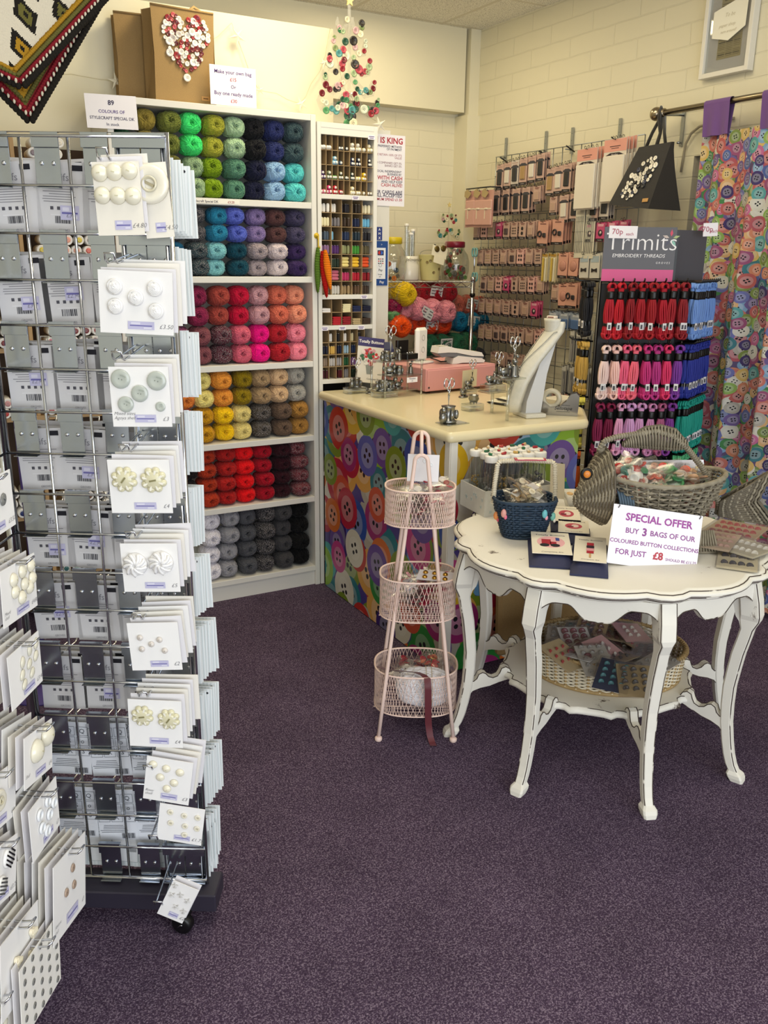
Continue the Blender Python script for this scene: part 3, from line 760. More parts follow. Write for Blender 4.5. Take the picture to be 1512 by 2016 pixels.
def btn(kind):
    """one button seen along -Y, about 1 unit = its radius in metres passed at placing; built at radius .01"""
    if kind in BT: return BT[kind]
    m = MB().use(shell); r = .01
    if kind == 'dome':
        m.use(col='ece6d0').lathe([(0, .0062), (r*.35, .0058), (r*.7, .0044), (r*.95, .0018), (r, 0)], 20, ax='y'); m.v = [Vector((p.x, p.y, p.z)) for p in m.v]
        m.use(col='cfc8a8'); m.box((0, -.0062, 0), (.004, .0004, .0012))
    elif kind == 'disc':
        m.use(col='efe9d6').lathe([(0, .0016), (r*.30, .0016), (r*.36, .0026), (r*.62, .0024), (r*.85, .0032), (r, .002), (r, 0)], 24, ax='y')
        m.use(col='d8d0b4').lathe([(r*.26, .0018), (r*.36, .0036), (r*.42, .0028)], 20, ax='y', close=False)
        m.use(col='a89e80'); m.box((0, -.0022, 0), (.005, .0006, .0014), R=Matrix.Rotation(.6, 3, 'Y'))
    elif kind == 'shellgrey':
        m.use(col='b9bfb6').lathe([(0, .0018), (r*.5, .0020), (r*.9, .0028), (r, .0016), (r, 0)], 24, ax='y')
        m.use(col='8a9088'); m.disc((-.0016, -.0021, 0), .0008, 6); m.disc((.0016, -.0021, 0), .0008, 6); m.use(col='a0a89e'); m.rect(.002, .004, .006, .0012, .0026)
    elif kind in ('rosette', 'pleat'):
        m.use(col='f2f0ee').lathe([(0, .0042), (r*.6, .0036), (r*.95, .0016), (r, 0)], 24, ax='y')
        for k in range(5 if kind == 'rosette' else 9):
            if kind == 'rosette':
                q = [(r*(.15+.17*k)*math.cos(a), -.0042+.0006*k*.8, r*(.15+.17*k)*math.sin(a)) for a in [k*1.1+t*.42 for t in range(13)]]
            else:
                a0 = 2*PI*k/9; q = [(r*t*math.cos(a0+t*.9), -.0046+.0022*t*t, r*t*math.sin(a0+t*.9)) for t in (.1, .35, .6, .8, .97)]
            m.tube(q, .0009 if kind == 'rosette' else .0015, 6)
    elif kind == 'flower':
        m.use(col='dcd6b4').lathe([(0, .003), (r*.5, .003), (r*.66, .0022), (r*.66, 0)], 24, ax='y')
        for k in range(8):
            a = 2*PI*k/8; c = (r*.70*math.cos(a), 0, r*.70*math.sin(a))
            m.use(col='dcd6b4').lathe([(0, .0026), (r*.2, .0024), (r*.30, .001), (r*.30, 0)], 12, c, 'y')
            m.use(col='f6f2e4'); a2 = a; cx, cz = r*.62*math.cos(a), r*.62*math.sin(a)
            dx, dz = math.cos(a), math.sin(a)
            pts = [(cx+dx*r*.2*math.cos(t)-dz*r*.085*math.sin(t)*(1+.5*math.cos(t)), -.0031, cz+dz*r*.2*math.cos(t)+dx*r*.085*math.sin(t)*(1+.5*math.cos(t))) for t in [2*PI*i/10 for i in range(10)]]
            m.add(pts, [tuple(range(10))])
        m.use(col='8a845c'); m.box((0, -.0034, 0), (.005, .0006, .0012), R=Matrix.Rotation(-.5, 3, 'Y'))
    elif kind == 'pearl':
        m.use(col='d8d0c8').lathe([(0, .0085), (r*.5, .0075), (r*.85, .0045), (r*.9, .002), (r*.7, 0)], 16, ax='y')
        m.use(col='b8aea4').tube([(0, -.0085, 0), (.0012, -.0105, .002), (.003, -.0095, .0035)], .0009, 5)
    elif kind == 'plane':
        m.use(M('silver_plastic', 'd8d6d2', .3)).box((0, -.002, 0), (.0028, .0025, .0165), .001).box((0, -.002, .001), (.017, .0018, .0034), .0008).box((0, -.002, -.0065), (.0085, .0016, .0026), .0007)
        m.tube([(0, -.002, .0075), (0, -.002, .0105)], .0013, 6, rs=[.0014, .0004])
    elif kind == 'heart':
        q = []
        for i in range(28):
            t = 2*PI*i/28; q.append((.0006*16*math.sin(t)**3*.98, .0006*(13*math.cos(t)-5*math.cos(2*t)-2*math.cos(3*t)-math.cos(4*t))+.001))
        m.use(col='efe6cc').prism([(x*.9, z*.9) for x, z in q], .005, 'xz', -.005)
        for k in range(7): m.tube([(-.0075+.0025*k, -.0050, -.005+.0012*abs(k-3)), (-.0055+.0025*k*.85, -.0062, .001), (-.006+.0022*k, -.0050, .007)], .0010, 5)
    elif kind == 'oval':
        m.use(col='ddd8c4').lathe([(0, .0035), (r*.5, .0032), (r*.9, .0018), (r, 0)], 18, ax='y', sx=.66)
    elif kind == 'zebra':
        m.use(col='f4f2ee').lathe([(0, .003), (r*.9, .0026), (r, 0)], 24, ax='y')
        for k in range(5): m.use(col='141416'); m.rect(0, -.0075+k*.0036, .0175-abs(k-2)*.0026, .0017, .0032)
    elif kind == 'ring':
        m.use(col='f0f2f4').tube([(r*.75*math.cos(2*PI*i/20), -.002, r*.75*math.sin(2*PI*i/20)) for i in range(20)], .0024, 8, True); m.lathe([(0, .001), (r*.7, .001), (r*.7, 0)], 16, ax='y')
    elif kind == 'rose':
        m.use(col='b09884').lathe([(0, .0022), (r*.4, .0018), (r*.75, .0034), (r, .0018), (r, 0)], 20, ax='y'); m.use(col='6c5a4c'); m.disc((-.002, -.0026, 0), .0009, 6); m.disc((.002, -.0026, 0), .0009, 6)
    elif kind == 'slate':
        m.use(col='7c7c78').lathe([(0, .0022), (r*.55, .0020), (r*.9, .0016), (r, 0)], 16, ax='y', sx=.8); m.use(col='4a4a48'); m.rect(0, 0, .006, .0016, .0026)
    o = m.build('button'); BT[kind] = (o, [False]); return BT[kind]
BNAME = dict(dome='cream domed', disc='cream', shellgrey='grey shell', rosette='white rosette', pleat='white pleated', flower='cream flower', pearl='small pearly', plane='silver aeroplane', heart='cream heart', oval='pale oval', zebra='black and white striped', ring='clear white ring', rose='brown shell', slate='grey oval')
def add_btn(card, kind, r, x, z, rot=0.0, sq=1.0):
    o, u = btn(kind)
    if u[0]: o = o.copy(); COL.objects.link(o)
    u[0] = True
    o.parent = card; k = r/.01; o.location = (x, -.0012, z); o.scale = (k*sq, k, k); o.rotation_euler = (0, rot, 0)
def hung(corner, plane0, nrm, w=None, h=None):
    """TL, TR, BL pixel corners on a plane -> placement and size"""
    a, b, c = (Pp(*q, plane0, nrm) for q in corner)
    x = b-a; z = a-c
    return frame(a+x*.5-z*.5, x, z), x.length, z.length
CARDG = 'white button cards on the chrome spinner'
# near column, front cards, top to bottom: corners, price, note, button kind, [(x, z, r)]
P5 = lambda r, dx=.30, dz=.24: [(-dx, dz, r), (dx, dz, r), (0, .06, r), (-dx, -.12, r), (dx, -.14, r)]
FRONT = [
 (((276, 322), (332, 318), (283, 470)), '\u00a34.50', None, 'disc', [(-.12, .22, .033)], None),
 (((178, 319), (271, 317), (196, 464)), '\u00a34.80', None, 'dome', [(-.34, .35, .0145), (-.03, .36, .0145), (.29, .37, .0145), (-.33, .05, .0145), (0, .04, .0145), (.32, .03, .0145)], None),
 (((191, 530), (338, 537), (199, 654)), '\u00a33.50', None, 'rosette', [(-.28, .24, .0145), (.26, .24, .0145), (0, .08, .0145), (-.28, -.07, .0145), (.27, -.12, .0145)], None),
 (((212, 722), (330, 722), (224, 840)), '\u00a33', 'Mixed sizes|Agoya shell', 'shellgrey', [(-.30, .30, .0175), (.30, .27, .0175), (0, .06, .0155), (-.25, -.12, .0145), (.33, -.16, .009)], None),
 (((209, 905), (331, 905), (222, 1010)), '\u00a34', None, 'flower', [(-.24, .14, .0255), (.235, .13, .0255)], None),
 (((234, 1070), (346, 1070), (247, 1165)), '\u00a35', None, 'pleat', [(-.25, .08, .0235), (.21, .12, .0235)], None),
 (((247, 1227), (347, 1225), (263, 1320)), '\u00a32', None, 'pearl', [(-.26, .20, .0068), (.12, .15, .0068), (-.05, .06, .0068), (-.25, -.04, .0068), (.20, -.08, .0068)], None),
 (((248, 1376), (354, 1381), (259, 1468)), '\u00a34', None, 'flower', [(-.23, .17, .0235), (.26, .12, .0235)], None),
 (((283, 1487), (374, 1502), (288, 1572)), '\u00a33', 'River|shell', 'dome', [(-.35, .33, .009), (-.06, .28, .009), (.24, .24, .009), (-.17, .06, .009), (.14, -.02, .009), (0, -.18, .009)], None),
 (((307, 1580), (396, 1594), (316, 1652)), '\u00a31.75', None, 'disc', [(-.25, .30, .0066), (.06, .26, .0066), (.36, .26, .0066), (-.22, .01, .0066), (.10, -.02, .0066), (.37, -.04, .0066), (.11, -.26, .0066)], None),
 (((316, 1752), (372, 1766), (322, 1806)), '\u00a32', None, 'plane', [(-.36, .40, .0085), (-.30, .14, .0085), (-.02, .22, .0085), (.02, -.12, .0085), (.30, .14, .0085), (.34, -.16, .0085)], None),
]
NROW = ['top', 'top', 'second', 'third', 'fourth', 'fifth', 'sixth', 'seventh', 'eighth', 'ninth', 'bottom']
def plain_stack(M4, wd, ht, n, step, label, grp, tint=('f3f1ef', 'e9e6e8', 'f1ece2'), drift=(.004, .006), cat='card'):
    base = None
    for k in range(1, n+1):
        m = MB().use(paper, tint[k % len(tint)]); m.box((0, .0007, 0), (wd*random.uniform(.96, 1.02), .0014, ht*random.uniform(.96, 1.03)))
        o = m.build('button_card'); o.matrix_world = M4 @ Matrix.Translation((drift[0]*k+jit(.002), step*k, drift[1]*k+jit(.002))) @ Matrix.Rotation(jit(.035), 4, 'Y')
        tag(o, f'{label}, {ORD[k-1]} behind its front card', cat, grp)
for i, (cs, price, note, kind, bl, _) in enumerate(FRONT):
    off = .128 if i else .105
    M4, wd, ht = hung(cs, p1(0, 0, off), N)
    if i == 10:   # the lowest card swings diagonally
        cs = ((318, 1716), (352, 1772), (326, 1790)); a = Pp(350, 1776, p1(0, 0, off), N); M4 = frame(a, U*.9-ZU*.42, U*.42+ZU*.9); wd, ht = .060, .098
    m = card_mb(wd, ht, price, note, wedge='efe9dc' if i < 2 else 'f3f1ef'); o = m.build('button_card'); o.matrix_world = M4
    lab = {0: 'white card with one large cream button, behind the six button card at spinner top', 10: 'slanting white card of silver aeroplane buttons, lowest on the spinner'}.get(i, f'white card with {len(bl)} {BNAME[kind]} buttons, front of {NROW[i]} hook on the spinner')
    tag(o, lab, 'button card', CARDG)
    for (x, z, r) in bl: add_btn(o, kind, r, x*wd, z*ht, jit(.5))
    if i: plain_stack(M4, wd, ht, [0, 2, 3, 3, 4, 4, 5, 5, 4, 0, 1][i], .0125, f'white button card, {NROW[i]} near hook of spinner', CARDG)
# far side: backs of printed cards (motifs) seen through the wires
def motif_mb():
    m = MB().use(paper, 'd9d7d8'); w_, h_ = .100, .129; m.box((0, .0006, 0), (w_, .0012, h_))
    m.use(col='24232a'); m.rect(.030, h_*.42, .020, .010, .0008)
    m.use(col='8d8b90'); m.text('Motifs', .019, -.034, h_*.24, .0008, 'LEFT', 0)
    for k in range(7): m.rect(-.006+jit(.004), h_*(.16-.035*k), random.uniform(.045, .068), .0013, .0008)
    m.use(col='55545c')
    for k in range(4): m.rect(-.022+.013*k, -h_*.14, .006, .006, .0008)
    m.use(col='e4e2e4'); m.rect(0, -h_*.14-.012, .05, .002, .0008)
    m.use(col='3a3940'); x = -.016
    while x < .014: wv = random.choice((.0006, .0011, .0018)); m.rect(x, -h_*.30, wv, .013, .0008); x += wv+random.choice((.0007, .0012))
    m.use(col='8d8b90'); m.text('GROVES', .006, 0, -h_*.46, .0008)
    return m, w_, h_
MOT = []
for v in range(3):
    m, mw, mh = motif_mb()
    if v: sticker(m, .012, -mh*(.20 if v == 1 else .02), .036, .026, ('\u00a33', '\u00a32.90')[v-1], .010)
    MOT.append(m.build('motif_card'))
def instr_mb():
    m = MB().use(paper, 'e8ebf2'); w_, h_ = .092, .135; m.box((0, .0006, 0), (w_, .0012, h_))
    m.use(col='50545e')
    for r_ in range(3):
        for c_ in range(3):
            x, z = -.030+.030*c_, .045-.026*r_
            for (dx, dz, ww, hh) in ((0, .011, .026, .0008), (0, -.011, .026, .0008), (-.013, 0, .0008, .022), (.013, 0, .0008, .022)): m.rect(x+dx, z+dz, ww, hh, .0008)
            m.text(random.choice('oOXSQ'), .016, x, z-.005, .0008)
    for k in range(5): m.rect(-.010, -.028-.0045*k, random.uniform(.04, .066), .0011, .0008)
    x = .008
    m.use(col='25252c')
    while x < .038: wv = random.choice((.0006, .0012, .0018)); m.rect(x, -.056, wv, .014, .0008); x += wv+.001
    return m.build('instruction_card')
INS = instr_mb()
first_used = set()
def hang_copy(src, M4, label, grp, cat='card'):
    o = src
    if src in first_used: o = src.copy(); COL.objects.link(o)
    first_used.add(src); o.matrix_world = M4; return tag(o, label, cat, grp)
for r in range(9):
    for ci, u in enumerate((.045, .135, .228)):
        src_pool = MOT if r < 7 else [INS]
        z = WZ[2*r]-.041-mh/2
        for k in range(3 if r < 7 else 2):
            M4 = frame(p1(u+.012+jit(.004)+.005*k, z+.004*k+jit(.003), -.030-.02*k), U, ZU) @ Matrix.Rotation(jit(.06), 4, 'Y')
            kind = 'printed motif card' if r < 7 else 'care diagram card'
            hang_copy(src_pool[(r+ci+k) % len(src_pool)], M4, f'{kind} seen from behind, {ORD[k]} on far hook {["one", "two", "three"][ci]} of {ORD[r]} spinner row', 'cards hanging behind the spinner wires')
# small packs low on the far hooks
for ci, u in enumerate((.135, .228)):
    m = MB().use(paper, ('d8cdb4', 'dfe4ea')[ci]); m.box((0, .0006, .02), (.062, .0012, .088)); m.use(col='3a3a40'); m.text(('on Canvas', 'Toggles')[ci] if ci == 0 else '', .010, 0, .045, .0008); m.rect(0, .0, .03, .008, .0008)
    m.use(satin)
    for k in range(9): m.use(col=(('1a1a1e', 'd8d4cc', 'b09860'), ('d06a5a', '4aa0a8', 'e0b050'))[ci][k % 3]); m.ball((-.024+.006*k, .002, -.034+jit(.006)), (.005, .004, .0045), 8, 6)
    o = m.build('button_bag'); o.matrix_world = frame(p1(u, .225, -.05), U, ZU); tag(o, ('beige header bag of black and gold bits, low behind the spinner wires', 'pale header bag of coral and teal bits, low behind the spinner wires')[ci], 'bag')
# pin-striped cards on the far outer hooks
def stripe_mb():
    m = MB().use(paper, 'eef1f1'); w_, h_ = .098, .128; m.box((0, .0006, 0), (w_, .0012, h_)); m.use(col='dfe6e6')
    for k in range(12): m.rect(-.045+.0082*k, 0, .0026, h_*.98, .0008)
    m.use(col='f3f4f4'); m.rect(-.004, -.005, .062, .092, .0010); m.use(col='8a9496')
    for (dx, dz, ww, hh) in ((0, .046, .062, .0007), (0, -.046, .062, .0007), (-.031, 0, .0007, .092), (.031, 0, .0007, .092)): m.rect(-.004+dx, -.005+dz, ww, hh, .0012)
    for k in range(4): m.rect(-.006, .030-.008*k-(.02 if k > 1 else 0), .03, .0012, .0012)
    m.use(col='33333a'); x = .008
    while x < .024: wv = random.choice((.0006, .0012)); m.rect(x, -.018, wv, .010, .0012); x += wv+.0009
    m.use(col='2c2c34'); m.disc((.038, -.0008, .054), .0028, 8)
    return m.build('striped_card')
STR = stripe_mb()
for r in range(11):
    n = (7, 5, 6, 6, 5, 6, 7, 7, 7, 5, 4)[r]
    zc = WZ[0]-.095-.1585*r if r < 10 else WZ[18]-.03
    for k in range(n):
        hang_copy(STR, frame(p1(.318+.0025*k+jit(.003), zc-.002*k+jit(.003), -.022-.0165*k), U, ZU) @ Matrix.Rotation(jit(.025), 4, 'Y'),
                  f'pale pinstriped card, {ORD[k]} back on the outer far hook of {ORD[r]} spinner row', 'pinstriped cards at the spinner edge')
for ci, u in enumerate((.105, .165, .225, .27)):
    for k in range(2):
        hang_copy(STR, frame(p1(u+.01*k, .165+.012*k, -.035-.03*k), U, ZU) @ Matrix.Rotation(jit(.10), 4, 'Y'), f'pale pinstriped card, {ORD[k]} back, {ORD[ci]} from the left in the lowest spinner row', 'pinstriped cards in the lowest row')
# left fin: stacks whose fronts face the facing fin
LEFT = [  # corners TL, TR, BL on the plane of the card fronts
 (((-60, 965), (23, 922), (-54, 1088)), '\u00a33.50', None, 'slate', [(.10, .26, .0115), (-.10, .02, .0115), (.24, .06, .0115)], 'white card with dark oval buttons on the upper left fin hook', 4),
 (((2, 1125), (69, 1087), (6, 1240)), '\u00a34.80', 'Mixed|shell', 'dome', [(-.18, .24, .0125), (.08, .30, .0125), (.34, .32, .0125), (-.16, .02, .0125), (.12, .06, .0125), (.36, .08, .0125), (.02, -.15, .0125), (.26, -.06, .0125)], 'white card with eight cream shell buttons on left fin of spinner', 4),
 (((16, 1294), (77, 1240), (23, 1403)), '\u00a33.40', None, 'oval', [(-.10, .20, .011), (.14, .30, .011), (.36, .32, .011), (-.14, -.02, .011), (.10, .06, .011), (.32, .10, .011), (-.10, -.22, .011), (.16, -.14, .011)], 'white card with eight pale oval buttons on left fin of spinner', 5),
 (((46, 1456), (101, 1415), (50, 1556)), '\u00a34', 'Shell', 'dome', [(-.12, .10, .022), (.26, .26, .022)], 'cream card with two large shell buttons on left fin of spinner', 6),
 (((-46, 1555), (29, 1498), (-42, 1668)), '\u00a34', None, 'disc', [(.02, .02, .019)], 'white card with one pearly gold button at the photo edge', 3),
 (((56, 1600), (110, 1528), (66, 1700)), '\u00a33', None, 'ring', [(-.2, .22, .0115), (.10, .28, .0115), (.30, .10, .0115), (-.16, -.06, .0115), (.12, 0, .0115), (0, -.24, .0115)], 'white card of clear ring buttons on left fin of spinner', 6),
 (((-30, 1690), (29, 1645), (-22, 1800)), '\u00a33.75', None, 'zebra', [(.15, .22, .019), (-.05, -.18, .017)], 'white card with black and white striped buttons at the photo edge', 3),
 (((86, 1745), (152, 1667), (124, 1828)), '\u00a33', 'Abalone|shell', 'rose', [(.06, .22, .0085), (-.14, .0, .0085), (.10, -.02, .0085)], 'diamond tilted white card with three brown shell buttons', 6),
 (((-10, 1880), (66, 1785), (14, 2000)), '\u00a33', 'Hearts', 'heart', [(.28, .18, .0125), (-.14, .06, .0125), (.16, -.04, .0125)], 'white card with three cream stitched heart buttons', 5),
 (((20, 1952), (100, 1830), (62, 2015)), None, None, 'slate', [(-.40+.2*i, -.42+.17*j, .0062) for i in range(5) for j in range(6)], 'big white card with rows of small grey oval buttons, lowest on left fin', 4),
 (((-70, 2010), (14, 1965), (-50, 2110)), None, None, 'oval', [(.1, .25, .012), (.32, .3, .012), (.30, .02, .012), (.08, -.02, .012)], 'white card of pale green grey oval buttons in bottom left corner', 2),
]
LNM = ['dark oval', 'eight shell', 'eight pale oval', 'two large shell', 'pearly gold', 'clear ring', 'striped', 'brown shell', 'stitched heart', 'many oval', 'green grey oval']
for i, (cs, price, note, kind, bl, lab, n) in enumerate(LEFT):
    off = (.135, .135, .14, .15, .12, .15, .13, .165, .14, .16, .13)[i]
    M4, wd, ht = hung(cs, p2(0, 0, off), U)
    m = card_mb(wd, ht, price, note) if price else MB().use(paper, 'f2efe8').box((0, .0007, 0), (wd, .0014, ht))
    o = m.build('button_card'); o.matrix_world = M4; tag(o, lab, 'button card', CARDG)
    for (x, z, r) in bl: add_btn(o, kind, r, x*wd, z*ht, .5+jit(.3))
    plain_stack(M4, wd, ht, n, .0135, 'white card stacked on left fin, ' + LNM[i] + ' stack', CARDG, drift=(0, .003))
    # the hook they hang on
    c = M4 @ Vector((0, 0, ht*.44)); q = c-K; s_ = q.dot(N); z_ = c.z
    hk = MB().use(chrome); pts = []
    for d, rev in ((-.008, 0), (.008, 1)):
        qq = [p2(s_+d, z_+.012, .003), p2(s_+d, z_+.004, off), p2(s_+d, z_+.006, off+.018), p2(s_+d, z_+.014, off+.026)]
        pts += qq[::-1] if rev else qq
    hk.tube(pts, .0021, 7); rb(hk, 'long_hook')
# ------------------------------------------------------------------ shelves of button tubes behind the spinner
wood = M('pine_wood', 'b08f62', .6, var=.2, scale=12)
ts = thing('tube_shelf', 'wooden open shelf unit of button tubes, glimpsed through the spinner wires', 'shelving unit')
TZ = [1.822, 1.492, 1.163, .905, .515, .262]
for z in TZ: MB().use(wood).box((.28, 3.635, z-.009), (.96, .30, .018), .001).build('shelf', ts)
for x in (-.205, .12, .44, .765): MB().use(wood).box((x, 3.64, .945), (.014, .29, 1.89), .001).build('upright', ts)
MB().use(M('wicker_brown', '4e3c2c', .8)).box((.28, 3.785, .945), (.96, .010, 1.89)).build('back_panel', ts)
tubeM = MB().use(M('tube_cap', 'efece6', .4)).lathe([(.0195, -.10), (.0195, .005), (.0175, .008), (.0155, .0065), (0, .0065)], 18, ax='y')
tubeM.use(dyedgloss).lathe([(0, .0120), (.004, .0115), (.0085, .0125), (.0105, .0105), (.0105, .006)], 14, ax='y')
tubeM.use(black)
for a in range(4): tubeM.disc((.0026*math.cos(a*PI/2+.4), -.0121, .0026*math.sin(a*PI/2+.4)), .0009, 6)
tube0 = tubeM.build('button_tube')
TC = [[('mauve grey', '8a7a80'), ('pink', 'd8a0a0'), ('cream', 'e4dccc'), ('white', 'ece8e0')], [('yellow', 'd8c23c'), ('peach', 'e8a088'), ('coral', 'd86a58'), ('brown', '8a4a3a')],
      [('rose pink', 'd8688c'), ('red', 'a83038'), ('dusky red', '7a2c30'), ('hot pink', 'd04a80')], [('plum', '8a3a60'), ('dark red', '6c2430'), ('red', 'b83a34'), ('pink', 'c89090')],
      [('bronze', '7a5a40'), ('navy', '26346c'), ('grey', '707078'), ('black', '2c2c30')], [('green', '5c9a6a'), ('olive', '8a9a3c'), ('teal', '3a6a6a'), ('mint', 'a8d0b8')]]
TXR = [(.02, .62), (.06, .70), (.14, .74), (.20, .745), (.26, .745), (.32, .745)]
for r, z in enumerate(TZ):
    x = TXR[r][0]; i = 0
    while x < TXR[r][1]:
        if min(abs(x-.44), abs(x-.12)) > .028:
            for k in range(3 if r not in (0, 3, 5) else 2):
                nm, c = random.choice(TC[r]); sc = random.uniform(.86, 1.08)
                o = tube0 if (r == 0 and i == 0 and k == 0) else tube0.copy()
                if o is not tube0: COL.objects.link(o)
                o.location = (x+.010*k, 3.475+jit(.008), z+.0195+k*.0375); o.rotation_euler = (0, jit(3), 0); o.scale = (.97*min(sc, 1), 1, .97*min(sc, 1)); o.color = (*lin(c), 1)
                tag(o, f'white capped tube with {nm} button, {ORD[min(i, 15)]} along, {["lower", "upper", "topmost"][k]} layer, {ORD[r]} tube shelf', 'button tube', 'button tubes behind the spinner')
        x += .0405; i += 1

# ------------------------------------------------------------------ crochet shawl on a purple pole
pole = MB().use(M('purple_pole', '4a3c78', .4)).tube([(0, 0, .012), (0, 0, 1.93)], .011, 12).lathe([(.001, 0), (.13, 0), (.13, .008), (.02, .016), (.011, .03)], 24).build('stand_pole', None, (.31, 3.02, 0))
tag(pole, 'slim purple stand pole under the crochet shawl', 'stand')
# shawl corner: point hanging down, granny squares, then mustard / olive / red / black edging
SY = 2.86
shawl_cols = dict(w='e4dbc6', k='26231f', b='3c4a58', r='8e2630', m='b58a2c', g='6f6a38', n='4a3826')
A = P(-150, -60, 'y', SY); B_ = P(222, -62, 'y', SY); TIP1 = P(46, 212, 'y', SY)
def shawl_panel(name, poly_top_l, poly_top_r, tip, squares, yoff, amp, par):
    """a hanging flap: triangle between two top points and a tip, with stripes along the right and lower edge"""
    m = MB().use(knit); nu, nv = 130, 70
    def pt(s, t):      # s across 0..1, t down 0..1
        a = poly_top_l.lerp(poly_top_r, s); p = a.lerp(tip, t)
        fold = math.sin(s*9+t*2.2)*amp*(1-t*.6)
        return Vector((p.x, p.y+yoff+fold, p.z))
    Wd = (poly_top_r-poly_top_l).length; H_ = (tip-(poly_top_l+poly_top_r)/2).length
    for i in range(nv):
        for j in range(nu):
            s0, s1, t0, t1 = j/nu, (j+1)/nu, i/nv*.985, (i+1)/nv*.985
            s, t = (s0+s1)/2, (t0+t1)/2
            de = min(s, 1-s)*Wd*(1-t)*.80          # distance from the sloping edges
            if de < .010: c = 'k' if (i+j) % 5 else 'n'
            elif de < .030: c = 'r'
            elif de < .044: c = 'g'
            elif de < .062: c = 'm'
            else:
                gx = (s-.5)*Wd*(1-t)/.105+t*H_/.175; gy = (s-.5)*Wd*(1-t)/.105-t*H_/.175
                fx, fy = gx-math.floor(gx)-.5, gy-math.floor(gy)-.5; d_ = max(abs(fx), abs(fy))
                ix = (int(math.floor(gx))*3+int(math.floor(gy))*5) % 4
                c = 'w' if d_ > .31 else ('k' if d_ > .18 else 'brmg'[ix] if d_ > .06 else 'k')
            m.use(col=shawl_cols[c])
            m.add([pt(s0, t0), pt(s1, t0), pt(s1, t1), pt(s0, t1)], [(0, 1, 2, 3)], True)
    # raised stitches along the edges and a scalloped black rim
    for sd in (0, 1):
        m.use(col=shawl_cols['k'])
        for k in range(46):
            p = pt(sd, k/46*.99); q = pt(sd, (k+1)/46*.99); c = (p+q)/2
            m.ball((c.x, c.y-.004, c.z), (.0085, .006, .0105), 8, 6)
        for k in range(60):
            t = k/60*.97; wl = Wd*(1-t)
            if wl < .03: continue
            for dd, cc in ((.021, 'r'), (.037, 'g'), (.053, 'm')):
                e = dd/(wl*.80)
                if e > .48: continue
                p = pt(e if sd == 0 else 1-e, t); m.use(col=shawl_cols[cc]); m.ball((p.x, p.y-.004, p.z), (.0075, .005, .0055), 6, 4)
            e = .012/(wl*.80)
            if e < .45 and k % 2 == 0: p = pt(e if sd == 0 else 1-e, t); m.use(col=shawl_cols['w']); m.ball((p.x, p.y-.008, p.z), (.004, .003, .007), 6, 4)
    return m.build(name, par)
sh = thing('crochet_shawl', 'crochet granny square shawl with mustard, red and black striped border', 'shawl')
shawl_panel('shawl_flap', P(-330, -150, 'y', SY), P(232, -50, 'y', SY), P(60, 243, 'y', SY), 0, 0, .012, sh)
shawl_panel('shawl_flap', P(-420, -40, 'y', SY), P(232, -28, 'y', SY), P(40, 178, 'y', SY), 0, -.05, .012, sh)
MB().use(M('purple_pole', '4a3c78', .4)).tube([Vector((0, 0, 1.90)), Vector((-.03, -.09, 2.18)), Vector((-.11, SY+.03-3.02, 2.42))], .008, 8).build('hanger_arm', pole)

# ------------------------------------------------------------------ things on top of the bookcase
jute = M('jute', '9c7f52', .9, bump=.35, scale=420, var=.18)
def jute_bag(name, w_, d, h, mat, open_=.0):
    m = MB().use(mat); t = .004
    poly = [(-w_/2, 0), (w_/2, 0), (w_/2-.004, h*.5), (w_/2+.002, h), (-w_/2-.002, h), (-w_/2+.004, h*.5)]
    m.prism(poly, t, 'xz', -d/2); m.prism(poly, t, 'xz', d/2-t)
    for sx in (-1, 1):
        m.add([(sx*w_/2, -d/2, 0), (sx*w_/2, d/2, 0), (sx*(w_/2-.02), 0, h*.55), (sx*w_/2, -d/2, h), (sx*w_/2, d/2, h), (sx*(w_/2-.026), 0, h)], [(0, 1, 2), (0, 2, 5, 3), (1, 4, 5, 2)])
    m.box((0, 0, .003), (w_, d, .006))
    m.tube([(-w_/2, -d/2-.001, h-.004), (w_/2, -d/2-.001, h-.004)], .004, 6); m.tube([(-w_/2, d/2, h-.004), (w_/2, d/2, h-.004)], .004, 6)
    return m
def button_mesh(n=14):
    m = MB().use(dyedgloss).lathe([(0, .0016), (.0055, .0015), (.0072, .0030), (.0098, .0024), (.0100, 0)], n, ax='y')
    m.use(black); [m.disc((.0022*math.cos(a*PI/2+.5), -.0019, .0022*math.sin(a*PI/2+.5)), .0009, 6) for a in range(4)]
    return m
SB = button_mesh().build('sewn_button'); SBU = [False]
def sew(par, x, y, z, r, c, ry=0):
    o = SB
    if SBU[0]: o = SB.copy(); COL.objects.link(o)
    SBU[0] = True; o.parent = par; o.location = (x, y, z); o.scale = (r/.01, r/.01, r/.01); o.rotation_euler = (jit(.15), jit(3), jit(.15)); o.color = (*lin(c), 1); return o
ztop = 2.062
pa, pb = P(300, 193, 'z', ztop), P(424, 207, 'z', ztop)
cb = P(362, 198, 'y', 3.56); bw = .245
bag = thing('jute_bag', 'tan jute shopping bag with red and white button heart on bookcase top', 'bag', (P(362, 196, 'y', 3.60).x, 3.63, ztop), .06)
jute_bag('b', bw, .11, .335, jute).build('bag_body', bag)
hd = MB().use(M('jute_web', 'b89a68', .9))
for y in (-.048, .05): hd.tube([(.03, y, .30), (.035, y, .335), (.05, y*.9, .346), (.07, y, .336), (.075, y, .30)], .006, 8)
hd.build('handle', bag)
tg = MB().use(M('leather_tag', 'b98c50', .6)).box((.078, -.0565, .028), (.034, .002, .016)).use(paper, '6a4a28').box((.078, -.0578, .028), (.02, .0004, .004)).build('maker_tag', bag)
RW = ['8e1c28', 'b02c34', '701820', 'e6e0da', 'efe9e2', 'd8ccc4', 'c4525a', '5a1418', 'e9e4dc', 'f2ede6']
pts = []; tries = 0
